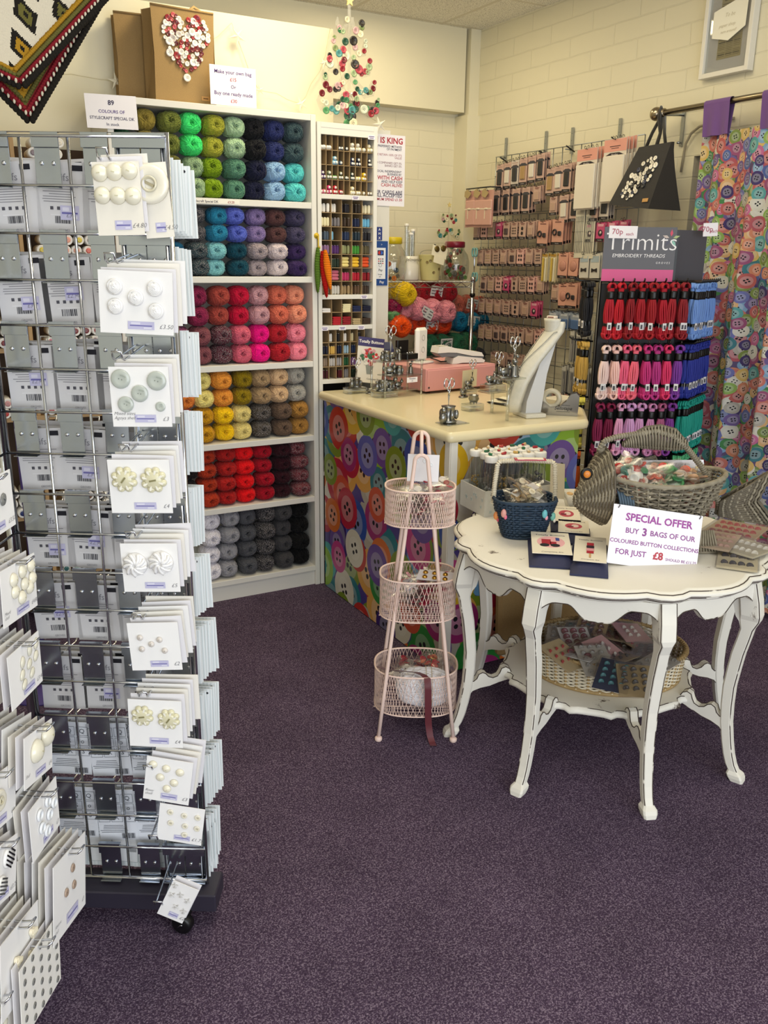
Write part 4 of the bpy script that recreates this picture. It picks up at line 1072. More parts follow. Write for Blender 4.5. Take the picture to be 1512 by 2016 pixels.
while len(pts) < 96 and tries < 6000:
    tries += 1
    u, v = random.uniform(-1.2, 1.2), random.uniform(-1.05, 1.3); x_, y_ = u, v
    if (x_*x_+y_*y_-1)**3-x_*x_*y_**3 > -.02: continue
    r = random.choice((.007, .0085, .0095, .012, .0145)); X_, Z_ = u*.082, .195+v*.092
    if all(math.hypot(X_-a, Z_-b) > (r+c)*.68 for a, b, c in pts): pts.append((X_, Z_, r))
for k, (x, z, r) in enumerate(sorted(pts, key=lambda q: -q[2])): sew(bag, x+.006, -.058-.002*(k % 2), z, r, random.choice(RW))
sew(bag, .004, -.060, .094, .0145, 'efe9dc')
b2 = thing('jute_bag', 'second tan jute bag, plain, behind the heart bag at its left', 'bag', (P(285, 184, 'y', 3.69).x+.02, 3.735, ztop), -.10)
jute_bag('b', .225, .075, .325, jute).build('bag_body', b2)
def sign(name, M4, w_, h_, lines, label, cat='sign', tint='f1eef4', th=.0016, par=None, glossy=False):
    m = MB().use(satin if glossy else paper, tint); m.box((0, th/2, 0), (w_, th, h_))
    for (t, sz, x, z, al, c, bold) in lines: m.use(col=c); m.text(t, sz, x, z, .0006, al, bold)
    o = m.build(name, par)
    if par: o.matrix_local = M4
    else: o.matrix_world = M4
    if label: tag(o, label, cat)
    return o
PU = '5a3a86'; DK = '403a56'; RD = 'b02a3c'
def sgn(cs, ax, v, name, lines, label, **k):
    a, b, c = (P(*q, ax, v) for q in cs)
    x = b-a; z = a-c
    return sign(name, frame(a+x*.5-z*.5, x, z), x.length, z.length, [(t, s*z.length, dx*x.length, dz*z.length, al, c_, bo) for (t, s, dx, dz, al, c_, bo) in lines], label, **k)
sgn(((166, 183), (268, 190), (171, 251)), 'y', 3.50, 'stock_sign', [('89', .20, 0, .20, 'CENTER', DK, .02), ('COLOURS OF', .135, 0, -.04, 'CENTER', PU, .008), ('STYLECRAFT SPECIAL DK', .125, 0, -.23, 'CENTER', DK, .008), ('In stock', .125, 0, -.41, 'CENTER', DK, .004)], 'white sign reading 89 colours of yarn in stock, propped at bookcase corner')
sgn(((415, 126), (506, 137), (412, 204)), 'y', 3.535, 'bag_price_sign', [('Make your own bag', .135, 0, .30, 'CENTER', PU, .010), ('\u00a315', .125, 0, .125, 'CENTER', RD, .010), ('Or', .125, 0, -.06, 'CENTER', PU, .008), ('Buy one ready made', .135, 0, -.24, 'CENTER', PU, .010), ('\u00a330', .125, 0, -.42, 'CENTER', RD, .010)], 'white sign about making your own bag beside the heart bag', glossy=True)
# star fairy lights along the partition
starp = M('star_plastic', 'f4efdc', .2, spec=.6)
fl = thing('star_light_string', 'string of clear star fairy lights pinned to the cream partition', 'fairy lights')
wy = 3.775
wirep = [P(*q, 'y', wy) for q in ((60, 150), (140, 146), (195, 156), (228, 160), (258, 158), (300, 130), (395, 90), (429, 72), (456, 45), (466, 72), (480, 110), (494, 150), (510, 178), (545, 184), (566, 196), (590, 204), (602, 190), (612, 165), (630, 140), (640, 110), (650, 56), (653, 58), (660, 100), (676, 170), (700, 215), (740, 238))]
MB().use(M('clear_wire', 'cfc6a4', .5)).tube(wirep, .0013, 5).build('wire', fl)
for (x, y, r) in ((228, 160, .036), (466, 72, .040), (510, 178, .025), (592, 205, .034), (637, 125, .026), (688, 186, .030), (746, 246, .040)):
    c = P(x, y, 'y', 3.76); m = MB().use(starp); a0 = random.uniform(0, 1)
    for k in range(5):
        a = a0+2*PI*k/5; tip = Vector((r*math.cos(a), -.004, r*math.sin(a))); q = []
        for s in (-1, 1): q.append(Vector((r*.30*math.cos(a+s*PI/5), -.006, r*.30*math.sin(a+s*PI/5))))
        m.add([tip, q[0], q[1], (0, -.016, 0), (0, .004, 0)], [(0, 1, 3), (0, 3, 2), (0, 4, 1), (0, 2, 4)])
    m.build('star', fl, c)
# button Christmas trees
XMAS = ['8e1c28', 'a82c38', '2c6a40', '4c8a58', '6c1420', 'c4c8b0', '7a8a58', '1e4a34', 'c8a0a0', '4a8a88', 'b04450', '2a2420', '9cae84', 'd8d0b0']
def button_tree(root, levels, H_, W_, nmax, rr, board):
    pts = []
    def put_(x, z, r):
        if len(pts) < nmax and all(math.hypot(x-a, z-b) > (r+c)*.52 for a, b, c in pts): pts.append((x, z, r))
    def arm(lv, sd):
        f = (lv+.35)/levels; z0 = H_*(.90-.74*f); wd = W_*.5*(.34+.70*f); dz = H_*.13
        key = [(.04*W_, z0), (wd*.35, z0-dz*.62), (wd*.68, z0-dz), (wd*.92, z0-dz*.86), (wd*1.0, z0-dz*.45), (wd*.99, z0-dz*.12)]
        return [Vector((sd*x, z)) for x, z in key]
    per = (nmax-10)//(2*sum(range(2, levels+2)))
    for lv in range(levels-1, -1, -1):
        for sd in (-1, 1):
            kk = arm(lv, sd); want = per*(lv+2); tot = len(pts)+want; tries = 0
            while len(pts) < tot and tries < 500:
                tries += 1; s_ = random.random()*4.999; i = int(s_); q = kk[i].lerp(kk[i+1], s_-i)
                wdt = H_*(.012+.026*lv/levels)*(1 if s_ < 3.6 else .5)
                put_(q.x+jit(wdt*.5), q.y+jit(wdt), random.choice((.7, .85, 1, 1.25))*rr*(1 if s_ < 4 else .75))
    for k in range(30): put_(jit(W_*.10), H_*.15+jit(H_*.02), rr*random.choice((.8, 1, 1.2)))
    for (x, z) in ((-.03*W_, .09*H_), (.05*W_, .035*H_), (-.04*W_, .03*H_), (.03*W_, .09*H_)): pts.append((x, z, rr*1.35))
    for k, (x, z, r) in enumerate(pts[:97]): sew(root, x, -.004-.0015*(k % 3), z, r, random.choice(XMAS))
    m = MB().use(board)          # clear backing cut as a tree
    for lv in range(levels):
        for sd in (-1, 1):
            kk = arm(lv, sd); wq = H_*(.018+.028*lv/levels); up = []; dn = []
            for i, q in enumerate(kk):
                t_ = (kk[min(i+1, 5)]-kk[max(i-1, 0)]).normalized(); n_ = Vector((-t_.y, t_.x))*wq*(1 if i < 5 else .35); up.append(tuple(q+n_)); dn.append(tuple(q-n_))
            for i in range(5): m.prism([up[i], up[i+1], dn[i+1], dn[i]], .003, 'xz', .001)
    m.box((0, .0025, H_*.5), (W_*.05, .003, H_*.9)); m.box((0, .012, .004), (W_*.26, .05, .008)); m.build('clear_backing', root)
    st = MB().use(M('gold_star', 'e4cf8a', .35)); q = []
    for k in range(10): a = PI/2+k*PI/5; r = H_*.045*(1 if k % 2 == 0 else .45); q.append((r*math.cos(a), H_*.965+r*math.sin(a)))
    st.prism(q, .006, 'xz', -.004); st.build('star_topper', root)
tree = thing('button_tree', 'tall christmas tree made of red and green buttons on the tower top', 'christmas decoration', (P(690, 240, 'y', 3.60).x, 3.61, 2.038), .0)
button_tree(tree, 5, .505, .285, 97, .0150, film)
# ------------------------------------------------------------------ knitted leaves, poster, card signs by the pillar
kn = thing('knitted_leaf_bunch', 'bunch of green, red and orange knitted leaves hung on tower edge', 'decoration', P(626, 470, 'y', 3.50))
MB().use(M('yellow_knob', 'c8a820', .4)).lathe([(0, -.022), (.012, -.018), (.014, -.010), (.012, -.003), (.005, 0), (.005, .006)], 16, (-.004, .004, .012), 'y').build('hook_knob', kn)
MB().use(M('yellow_knob', 'c8a820', .4)).box((-.003, -.008, -.012), (.006, .003, .05), .001).tube([(-.003, -.010, -.034), (-.003, -.022, -.04), (-.003, -.024, -.03)], .002, 6).build('hook_strip', kn)
def leaf(c0, L_, w_, lean, col, y, name):
    m = MB().use(knit, col); n = 18; vs = []; fs = []
    for i in range(n+1):
        t = i/n; hw = w_*math.sin(PI*min(1, t*.96+.04))**.7*(1-.25*t)
        for k in range(8):
            a = 2*PI*k/8; vs.append((c0[0]+lean*t+hw*math.cos(a), y+.012*math.sin(a)*(1 if hw > .003 else .2), c0[1]-L_*t))
    for i in range(n):
        for k in range(8): fs.append((i*8+k, i*8+(k+1) % 8, (i+1)*8+(k+1) % 8, (i+1)*8+k))
    m.add(vs, fs, True)
    for i in range(1, n):      # purl ridges
        t = i/n; hw = w_*math.sin(PI*min(1, t*.96+.04))**.7*(1-.25*t)
        m.tube([(c0[0]+lean*t+hw*math.cos(a)*1.02, y-.0125*math.sin(a), c0[1]-L_*t-.002*math.sin(a)) for a in [PI*q/6 for q in range(7)]], .0013, 5)
    m.build(name, kn)
leaf((-.008, -.036), .190, .017, -.002, '5a7a2c', -.012, 'green_leaf'); leaf((.004, -.05), .195, .019, .020, 'b01c18', -.030, 'red_leaf'); leaf((.010, -.045), .165, .018, .024, 'e8801c', -.046, 'orange_leaf')
kn.location.y = 3.498

py_ = 3.795
po = thing('cash_poster', 'white paper poster reading cash is king, half hidden behind the tower', 'poster')
a, b = P(798, 268, 'y', py_), P(797, 407, 'y', py_)
pw, ph = .300, a.z-b.z; pcx, pcz = a.x-pw/2, (a.z+b.z)/2
LN = [('CASH IS KING', 279, 12.5, RD, .025), ('OUR PREFERRED METHOD', 290, 5.6, DK, .012), ('OF PAYMENT', 295.5, 5.6, DK, .012), ("CASH WE RETAIN 100% OF IT'S", 306.5, 5.4, 'a05060', .0), ('VALUE', 311.5, 5.4, 'a05060', 0), ('CARD COMPANIES GET 0%', 322, 5.6, '80505c', 0), ('BANKS GET 0%', 327.5, 5.6, '80505c', 0), ('SUPPORT A LOCAL INDEPENDENT', 338.5, 5.6, DK, .012), ('BUSINESS BY', 344, 5.6, DK, .012), ('PAYING WITH CASH', 351.5, 8.6, RD, .018), ('AND HELP KEEP', 358.5, 6.6, DK, .008), ('CASH ALIVE!', 365.5, 7.2, RD, .012), ('HOWEVER CARDS ARE', 379.5, 7.4, DK, .018), ('STILL ACCEPTED', 386, 7.4, DK, .018), ('MINIMUM SPEND \u00a31.50', 393.5, 7.0, RD, .012)]
px2m = ph/139.0
sign('sheet', frame((pcx, py_, pcz), (1, 0, 0), (0, 0, 1)), pw, ph, [(t, s*px2m*(1.28 if s > 7.1 else 1.08), (pw/2-.006-(.012 if s < 6 else .006)), (a.z-pcz)-(yy-268)*px2m-s*px2m*.45, 'RIGHT', c, bo) for (t, yy, s, c, bo) in LN], None, par=po, glossy=True)
cs_ = thing('payment_sign', 'blue sticker sign of accepted cards on the white pillar edge', 'sign')
a, b = P(764.5, 475, 'y', py_), P(762, 562, 'y', py_); w_, h_ = .125, a.z-b.z; cx_, cz_ = a.x-w_/2-.002, (a.z+b.z)/2
m = MB().use(satin, '1f4a8c').box((0, .001, 0), (w_, .002, h_)); m.use(col='eef0f2').rect(0, 0, w_*.80, h_*.70, .0006); m.use(col='1f2a50').rect(w_*.18, h_*.24, .034, .024, .0010)
m.use(col='d03a30').disc((w_*.13, -.0012, h_*.24), .008, 12); m.use(col='3a6ac8').disc((w_*.22, -.0012, h_*.24), .008, 12)
for i in range(3):
    for j in range(3): m.use(col=('202028', 'c03030', '202028')[(i+j) % 3]); m.rect(w_*.10+.011*i, h_*.10-.010*j, .007, .005, .0010)
m.use(col='8a8a92').tube([(w_*.17+.008*math.cos(q), -.0012, -h_*.04+.008*math.sin(q)) for q in [2*PI*k/14 for k in range(14)]], .0008, 4, True)
m.use(col='202028').text('Pay', .016, w_*.18, -h_*.175, .0010, 'CENTER', .01); m.text('Google', .008, w_*.16, -h_*.26, .0010, 'CENTER', .01); m.text('pay', .008, w_*.16, -h_*.31, .0010, 'CENTER', .01)
m.use(col='eef0f2').text('Pay', .018, w_*.24, -h_*.45, .0010, 'CENTER', .01); m.text('>', .014, w_*.22, h_*.40, .0010)
m.build('sticker', cs_, (cx_, py_, cz_))
m = MB().use(satin, '2a3c80'); a, b = P(753, 447, 'y', py_), P(752, 473, 'y', py_); h_ = a.z-b.z; m.box((0, .001, 0), (.030, .002, h_)); m.use(col='eef0f6')
for i, t in enumerate(('A', 'M', 'X')): m.text(t, h_*.27, 0, h_*(.22-.32*i), .0006, 'CENTER', .02)
o = m.build('card_sticker', None, (a.x-.016, py_, (a.z+b.z)/2)); tag(o, 'small vertical blue letter sticker above the payment sign', 'sticker')

# ------------------------------------------------------------------ wire rack with yarn packs and jars at the back wall
RX0, RX1, RY0, RY1 = 2.16, 3.10, 4.46, 4.84
wr = thing('wire_shelf_rack', 'chrome wire shelf rack in back corner holding yarn packs and jars', 'rack')
for x in (RX0, RX1):
    for y in (RY0, RY1):
        m = MB().use(chrome).tube([(x, y, .01), (x, y, 1.395)], .0125, 12).lathe([(.013, 0), (.016, .004), (.016, .02), (.013, .026)], 14, (x, y, 1.37))
        for z in (.86, 1.28): m.use(black).lathe([(.0128, 0), (.0165, .002), (.0165, .018), (.0128, .02)], 14, (x, y, z)); m.use(chrome)
        m.build('post', wr)
for z in (1.365, .905, .45):
    m = MB().use(chrome)
    for y in (RY0, RY1):
        m.tube([(RX0, y, z), (RX1, y, z)], .0032, 6).tube([(RX0, y, z-.030), (RX1, y, z-.030)], .0032, 6)
        n = 22; m.tube([(RX0+(RX1-RX0)*i/n, y, z-.002-.026*(i % 2)) for i in range(n+1)], .0026, 6)
    for x in (RX0, RX1): m.tube([(x, RY0, z), (x, RY1, z)], .0032, 6).tube([(x, RY0, z-.03), (x, RY1, z-.03)], .0032, 6)
    for i in range(1, 36): x = RX0+(RX1-RX0)*i/36; m.tube([(x, RY0, z+.003), (x, RY1, z+.003)], .0018, 5)
    m.build('wire_shelf', wr)
ballsrc = YB['p', 0].data
def yarn_pack(name, c, ax, nball, r, col, label, lab_at=None, tilt=0.0, sleeve=True, yaw_=0.0):
    t = thing(name, label, 'yarn pack', c, yaw_, 'bagged yarn on the wire rack'); t.rotation_euler = (0, tilt, yaw_)
    for k in range(nball):
        o = bpy.data.objects.new('yarn_ball', YB['p', k % 3].data); COL.objects.link(o); o.parent = t
        o.location = ((k-(nball-1)/2)*r*1.62, 0, 0) if ax == 'x' else (0, (k-(nball-1)/2)*r*2.4, 0)
        o.rotation_euler = (jit(.3), jit(3), jit(.3)) if ax != 'x' else (0, jit(3), PI/2*0+jit(.3)); s = r/.0405; o.scale = (s*.95, s*.85, s); o.color = (*lin(col), 1)
    if sleeve:
        L_ = nball*r*1.62/2+.02; n = 12; prof = []
        pts = []
        m = MB().use(film)
        vs = []; fs = []; K_ = 14
        for i in range(n+1):
            x = -L_-.02+(2*L_+.04)*i/n; q = 1.06 if 0 < i < n else .45
            for j in range(K_):
                a_ = 2*PI*j/K_; rr = r*q*(1.0+jit(.05)); vs.append((x, rr*1.08*math.cos(a_), rr*math.sin(a_)) if ax == 'x' else (rr*math.cos(a_), x, rr*math.sin(a_)))
        for i in range(n):
            for j in range(K_): fs.append((i*K_+j, i*K_+(j+1) % K_, (i+1)*K_+(j+1) % K_, (i+1)*K_+j))
        m.add(vs, fs, False).build('clear_sleeve', t)
    if lab_at is not None:
        m = MB().use(paper, 'dcdcda').box((0, 0, 0), (.085, .001, .062)); m.use(col='6a6a70')
        for i in range(3):
            for j in range(2): m.rect(-.022+.044*j, .018-.017*i, .026, .006, .0010)
        o = m.build('paper_label', t, (lab_at[0], -r*1.20, lab_at[1])); o.rotation_euler = (.1, lab_at[2], 0)
    return t
def pk(px, py, y=4.58): return P(px, py, 'y', y)
yarn_pack('yarn_pack', pk(840, 576, 4.60), 'x', 4, .056, 'a01826', 'dark red bagged yarn roll, uppermost on the wire rack', (.03, .01, .12), -.0)
yarn_pack('yarn_pack', pk(782, 578, 4.54), 'y', 2, .062, 'e6c21e', 'yellow yarn ball pack at the rack\'s left, under its top shelf', None)
yarn_pack('yarn_pack', pk(832, 609, 4.54), 'x', 4, .062, 'f09aa8', 'pale pink bagged yarn of three plump balls on wire rack', (-.01, -.02, .35), .10)
yarn_pack('yarn_pack', pk(905, 600, 4.68), 'x', 4, .058, 'cf6f5c', 'salmon bagged yarn beside the rack post', (.05, .01, .05), .06)
yarn_pack('yarn_pack', pk(828, 637, 4.60), 'x', 4, .060, 'e2461e', 'orange red bagged yarn above the rack\'s second shelf', (.04, .0, .06), .03)
yarn_pack('yarn_pack', pk(912, 633, 4.64), 'x', 4, .060, '16759c', 'turquoise blue bagged yarn beside the rack post', (.03, .01, .0), .10)
yarn_pack('yarn_pack', pk(776, 640, 4.53), 'y', 2, .058, 'fa5a14', 'bright orange yarn balls at rack left, on its second shelf', None)
yarn_pack('yarn_pack', pk(768, 603, 4.56), 'y', 2, .044, 'a01c50', 'dark pink bagged yarn under the yellow balls on rack', None)
yarn_pack('yarn_pack', pk(768, 620, 4.54), 'y', 2, .036, '78b878', 'small green bagged yarn above the bright orange balls', None)
yarn_pack('yarn_pack', pk(880, 677, 4.58), 'x', 4, .060, '2c6a4c', 'dark green bagged yarn under the rack\'s second shelf', (-.05, .01, -.02))
yarn_pack('yarn_pack', pk(905, 705, 4.66), 'x', 4, .060, '6a6a70', 'grey bagged yarn lowest behind the cash drawer', None)
def jar(name, c, r, h, body, lid, label, cat='jar', contents=None, nc=26):
    t = thing(name, label, cat, c)
    MB().use(glass).lathe([(r*.55, .002), (r*.9, .01), (r, h*.25), (r, h*.5), (r*.88, h*.68), (r*.62, h*.80), (r*.60, h*.88)], 28, close=False).build('glass_body', t)
    MB().use(M('lid_'+lid, lid, .35)).lathe([(0, h*1.02), (r*.60, h*1.02), (r*.66, h), (r*.66, h*.87), (r*.60, h*.86)], 28).build('lid', t)
    if contents:
        for k in range(nc):
            a_ = jit(PI); q = r*.78*math.sqrt(random.random()); zz = .012+random.random()*h*.42*(1-.4*q/r)
            sew(t, q*math.cos(a_), q*math.sin(a_), zz, r*random.uniform(.13, .20), random.choice(contents))
    return t
zs = 1.371
def at_shelf(px, y=4.62): q = P(px, 552, 'y', y); return (q.x, y, zs)
jar('glass_jar', at_shelf(916, 4.60) if False else at_shelf(895, 4.60), .086, .225, None, '7a1430', 'round glass jar with dark red lid on wire rack', 'jar', ['3c7a3c', 'a82c34', '5a9a44', '6c6a60', '8c8a84', 'c8c8c0', 'a87050'], 40)
jar('glass_jar', at_shelf(772, 4.58), .085, .24, None, 'd8c020', 'glass jar with yellow lid behind the pillar edge on rack', 'jar', ['d86a28', '4a5a64', 'd86a28'], 10)
mug = thing('white_mug_jar', 'white lidless ceramic jar of clear tubes on wire rack', 'jar', at_shelf(804, 4.60))
m = MB().use(M('ceramic', 'ece7da', .25, coat=.3)).lathe([(0, .004), (.058, 0), (.062, .01), (.062, .085), (.052, .105), (.056, .140), (.050, .140), (.046, .10)], 28)
m.use(blackmetal).text('Jelovance', .028, 0, .112, .0565, 'CENTER', 0, .3); m.build('jar_body', mug)
for k, (dx, hgt) in enumerate(((-.026, .30), (-.004, .265), (.018, .27), (.032, .26), (.005, .25))):
    t = thing('clear_tube', f'clear bead tube standing in the white jar, {ORD[k]} from its left', 'tube', (mug.location.x+dx, 4.60+(.012 if k % 2 else -.012), zs+.012), 0, 'tubes in the white jar')
    MB().use(glass).lathe([(.0125, 0), (.0125, hgt)], 14, close=False).build('tube_body', t); MB().use(M('tube_cap', 'efece6', .4)).lathe([(.0130, hgt-.004), (.0135, hgt), (.0135, hgt+.010), (0, hgt+.012)], 14).build('tube_cap', t)
bk = thing('yellow_bucket', 'pale yellow bucket with flower spots on the wire rack', 'bucket', at_shelf(846, 4.56))
MB().use(M('bucket_paint', 'e6dc96', .4)).lathe([(0, .003), (.052, 0), (.055, .006), (.069, .145), (.073, .150), (.067, .150), (.05, .01)], 30, close=False).build('bucket_body', bk)
for a_ in (-2.4, -1.75, -1.1, -2.1, -1.35): zz = random.uniform(.03, .12); r = .055+.014*zz/.145; sew(bk, r*math.cos(a_), r*math.sin(a_), zz, .009, '8c7a48').rotation_euler = (0, 0, a_+PI/2)
MB().use(steel).tube([(.071*math.cos(q), .071*math.sin(q)*.3, .146+.03*math.sin(q)) for q in [PI*k/12 for k in range(13)]], .0016, 6).build('handle', bk)
m = MB().use(paper, 'efe8cc').box((0, 0, 0), (.105, .002, .06)).box((.004, -.002, -.045), (.075, .002, .045)); m.use(M('bronze', '6a5a2c', .3, .6)).lathe([(0, .006), (.012, .005), (.018, .002), (.018, 0)], 16, (-.022, -.002, .012), 'y').lathe([(0, .006), (.012, .005), (.018, .002), (.018, 0)], 16, (.020, -.002, .026), 'y')
o = m.build('button_card', None, (bk.location.x+.004, 4.466, zs+.165)); o.rotation_euler = (-.12, .25, 0); tag(o, 'cream card with two bronze buttons hung on the yellow bucket', 'button card')
t2 = thing('button_tree', 'small christmas tree of red buttons behind the jars on rack', 'christmas decoration', (P(880, 552, 'y', 4.74).x, 4.74, zs+.10), 0)
button_tree(t2, 3, .36, .23, 66, .0115, film)
MB().use(acrylic).box((0, .01, -.05), (.10, .05, .10)).build('clear_stand', t2)
# ------------------------------------------------------------------ wire grid of haberdashery packs on the right wall
GX = 3.262
gw = thing('wall_grid', 'chrome wire grid on right wall hung with rows of pink haberdashery packs', 'wire grid')
for (y0, y1, z0, z1) in ((3.30, 4.50, 1.76, 2.082), (3.30, 4.62, .30, 1.75)):
    m = MB().use(steel)
    n = int((y1-y0)/.075)
    for i in range(n+1): y = y0+(y1-y0)*i/n; m.tube([(GX, y, z0), (GX, y, z1)], .0028, 5)
    n = int((z1-z0)/.10)
    for i in range(n+1): z = z0+(z1-z0)*i/n; m.tube([(GX-.004, y0, z), (GX-.004, y1, z)], .0028, 5)
    m.build('grid_panel', gw)
for px_, py_0 in ((996, 275), (1075, 262), (1127, 255), (1221, 237)):
    q = P(px_, py_0, 'x', 3.30); m = MB().use(steel).box((3.302, q.y, q.z-.055), (.006, .018, .13)).tube([(3.30, q.y, q.z-.10), (3.262, q.y, q.z-.10)], .004, 6); m.use(black); [m.lathe([(0, 0), (.004, .001), (.004, .003)], 8, (3.2985, q.y, q.z-.02-dz), 'x') for dz in (0, .035)]; m.build('wall_bracket', gw)
for px_, py_0 in ((985, 310), (1062, 297), (1115, 287), (1204, 270)):
    q = P(px_, py_0, 'x', 3.20); MB().use(blackmetal).tube([(3.262, q.y+.005, q.z-.025), (3.20, q.y, q.z)], .004, 6).build('empty_hook', gw)
def pack_mb(kind):
    m = MB().use(satin)
    pinkc, inkc = 'c2a294', '2c2622'
    def base(w_, h_, col): m.use(col=col); m.box((0, .0015, 0), (w_, .003, h_))
    def strip(w_, h_): m.use(col='221e24'); m.rect(0, -h_/2+.008, w_*.98, .014, .001); m.use(col='c8c0c0'); m.text('Hemline', .009, 0, -h_/2+.005, .002, 'CENTER', 0, .2)
    if kind in ('elastic_black', 'elastic_white', 'elastic_tan', 'elastic_pair'):
        w_, h_ = .066, .140; base(w_, h_, 'c9a99c' if kind != 'elastic_pair' else 'cfc4ba'); m.use(col='b9948a'); m.rect(0, h_*.40, w_*.8, .004, .001); m.rect(0, h_*.33, w_*.6, .003, .001)
        m.use(col={'elastic_black': '26262a', 'elastic_white': 'd9d2c4', 'elastic_tan': 'a8885a', 'elastic_pair': '2a2a2e'}[kind]); m.box((0, -.003, -.006), (w_*.62, .008, h_*.50), .003)
        m.use(col='3a3a44'); m.prism([(-.033, .036), (-.015, .044), (.015, .044), (.033, .036), (.033, .030), (-.033, .030)], .001, 'xz', -.002); strip(w_, h_)
    elif kind == 'pad':
        w_, h_ = .148, .290; base(w_, h_, 'dad0c2'); m.use(col='e2dacb'); m.box((0, -.005, -.035), (w_*.96, .012, h_*.73), .004); m.use(col='dc9c8c'); m.rect(0, h_*.40, w_, h_*.19, .001)
        m.use(col='241f2a'); m.prism([(-.06, .072), (-.03, .083), (.03, .083), (.06, .072), (.03, .064), (-.03, .064)], .001, 'xz', -.0025); m.use(col='e8e0dc'); m.text('Hemline', .013, 0, .070, .004, 'CENTER', .0, .2); m.use(col='6a4a48'); m.rect(0, .112, .07, .004, .002); m.rect(0, .103, .05, .003, .002)
    elif kind in ('snap', 'dots', 'hooks', 'eyes', 'plainp', 'bobbin'):
        w_, h_ = .060, .095; base(w_, h_, pinkc if kind != 'eyes' else 'e0b0a8'); m.use(col='8c5a54'); m.rect(0, h_*.40, w_*.62, .004, .001); m.rect(0, h_*.34, w_*.45, .003, .001)
        if kind == 'snap':
            m.use(col='1e1c1e')
            for i in range(3):
                for j in range(3): m.disc((-.014+.014*i, -.001, .014-.014*j), .0045, 8, .001)
        elif kind == 'dots':
            m.use(col='1c1a1e'); [m.disc((dx, -.001, dz), .0095, 12, .002) for dx, dz in ((-.001, .012), (-.001, -.014))]
        elif kind == 'hooks':
            m.use(col='c0b070')
            for i in range(3):
                for j in range(3): m.tube([(-.016+.016*i+.004*math.cos(q), -.0015, .014-.015*j+.004*math.sin(q)) for q in (0, 1.5, 3, 4.5)], .0011, 4)
        elif kind == 'eyes':
            m.use(col='2a2428'); [m.disc((-.010+.02*i, -.001, .012-.022*j), .007, 10, .002) for i in range(2) for j in range(2)]
        elif kind == 'bobbin': m.use(col='4a3a3c'); m.box((0, -.004, -.002), (.034, .008, .034), .003)
        else: m.use(col='b99a88'); m.box((0, -.003, -.004), (.04, .006, .042), .002)
        strip(w_, h_)
    elif kind == 'hot':
        w_, h_ = .058, .092; base(w_, h_, 'c8507c'); m.use(col='e8a8b8'); m.rect(0, h_*.36, w_*.7, .012, .001); m.use(col='3a2a34'); m.disc((0, -.001, -.004), .016, 12, .002); m.use(col='d8c8c0'); m.disc((.004, -.003, -.002), .007, 8, .002); strip(w_, h_)
    elif kind in ('needles',):
        w_, h_ = .070, .240; base(w_, h_, 'd8d2c0'); m.use(col='8a8a84'); [m.tube([(-.024+.012*i, -.002, .085), (-.026+.012*i, -.002, -.095)], .0016, 5) for i in range(5)]; m.use(col='a8a294'); [m.rect(0, .06-.05*i, .062, .004, .0016) for i in range(3)]; m.use(col='b8b0a0'); m.rect(0, .105, .05, .014, .001)
    elif kind == 'brush':
        w_, h_ = .050, .150; base(w_, h_, 'd4c6a0'); m.use(col='c8a838'); m.box((-.008, -.005, -.01), (.012, .010, .125), .004); m.use(col='e4dcc0'); m.box((.012, -.004, -.01), (.010, .008, .125), .003); m.use(col='b08838'); m.rect(0, .065, .045, .014, .001)
    elif kind == 'tools':
        w_, h_ = .088, .130; base(w_, h_, 'd09c8a'); m.use(col='7a4c48'); m.rect(0, .052, .05, .005, .001); m.use(col='26242a'); m.tube([(-.02+.014*math.cos(q), -.005, .0+.014*math.sin(q)) for q in [2*PI*k/12 for k in range(12)]], .004, 6, True); m.box((.018, -.005, -.006), (.026, .008, .024), .004); strip(w_, h_)
    elif kind == 'oval':
        w_, h_ = .074, .128; base(w_, h_, 'd8a08e'); m.use(col='c08a7c'); m.lathe([(0, .005), (.022, .004), (.028, 0)], 18, (0, 0, 0), 'y', sy=1); m.use(col='7a4c48'); m.rect(0, .052, .045, .005, .001); strip(w_, h_)
    elif kind == 'blue':
        w_, h_ = .072, .090; base(w_, h_, '9aa4b4'); m.use(col='4e6c9c'); m.box((0, -.004, -.012), (.062, .010, .050), .003); m.use(col='c8ccd4'); m.rect(0, .033, .05, .012, .001)
    elif kind == 'zip':
        w_, h_ = .036, .170; base(w_, h_, 'a8a6a0'); m.use(col='77767a'); m.box((.004, -.002, -.012), (.014, .004, .13)); m.use(col='d8d6d0'); m.rect(-.002, .070, .03, .024, .001); m.use(col='c8c6c0'); m.rect(.004, -.03, .003, .09, .0045)
    elif kind == 'bow':
        w_, h_ = .072, .120; base(w_, h_, 'd2cfc8'); m.use(col='a8b8c4'); m.rect(0, .034, .06, .03, .001); m.use(col='2a2628'); m.prism([(-.02, -.01), (0, -.016), (.02, -.01), (.02, -.03), (0, -.022), (-.02, -.03)], .004, 'xz', -.005)
    elif kind == 'towel':
        w_, h_ = .105, .205; base(w_, h_, 'c8988c'); m.use(col='cfa094'); m.box((.004, -.004, -.022), (w_*.86, .014, h_*.70), .006); m.use(col='e4d6c0'); m.rect(.004, .0, w_*.9, .007, .012); m.box((.0, -.013, .0), (.03, .008, .012), .004); m.rect(-.012, -.03, .008, .05, .012); m.use(col='b09a6c'); m.prism([(-.045, .10), (-.02, .112), (.02, .085), (-.01, .06), (-.048, .072)], .002, 'xz', -.014)
    m.use(blackmetal).tube([(-.006, -.016, h_/2+.006), (-.006, -.014, h_/2-.002), (0, .002, h_/2-.004), (.006, -.014, h_/2-.002), (.006, -.016, h_/2+.006), (0, -.018, h_/2+.010), (-.006, -.016, h_/2+.006)], .0014, 4)
    o = m.build('haberdashery_pack'); return o, w_, h_
PK = {}
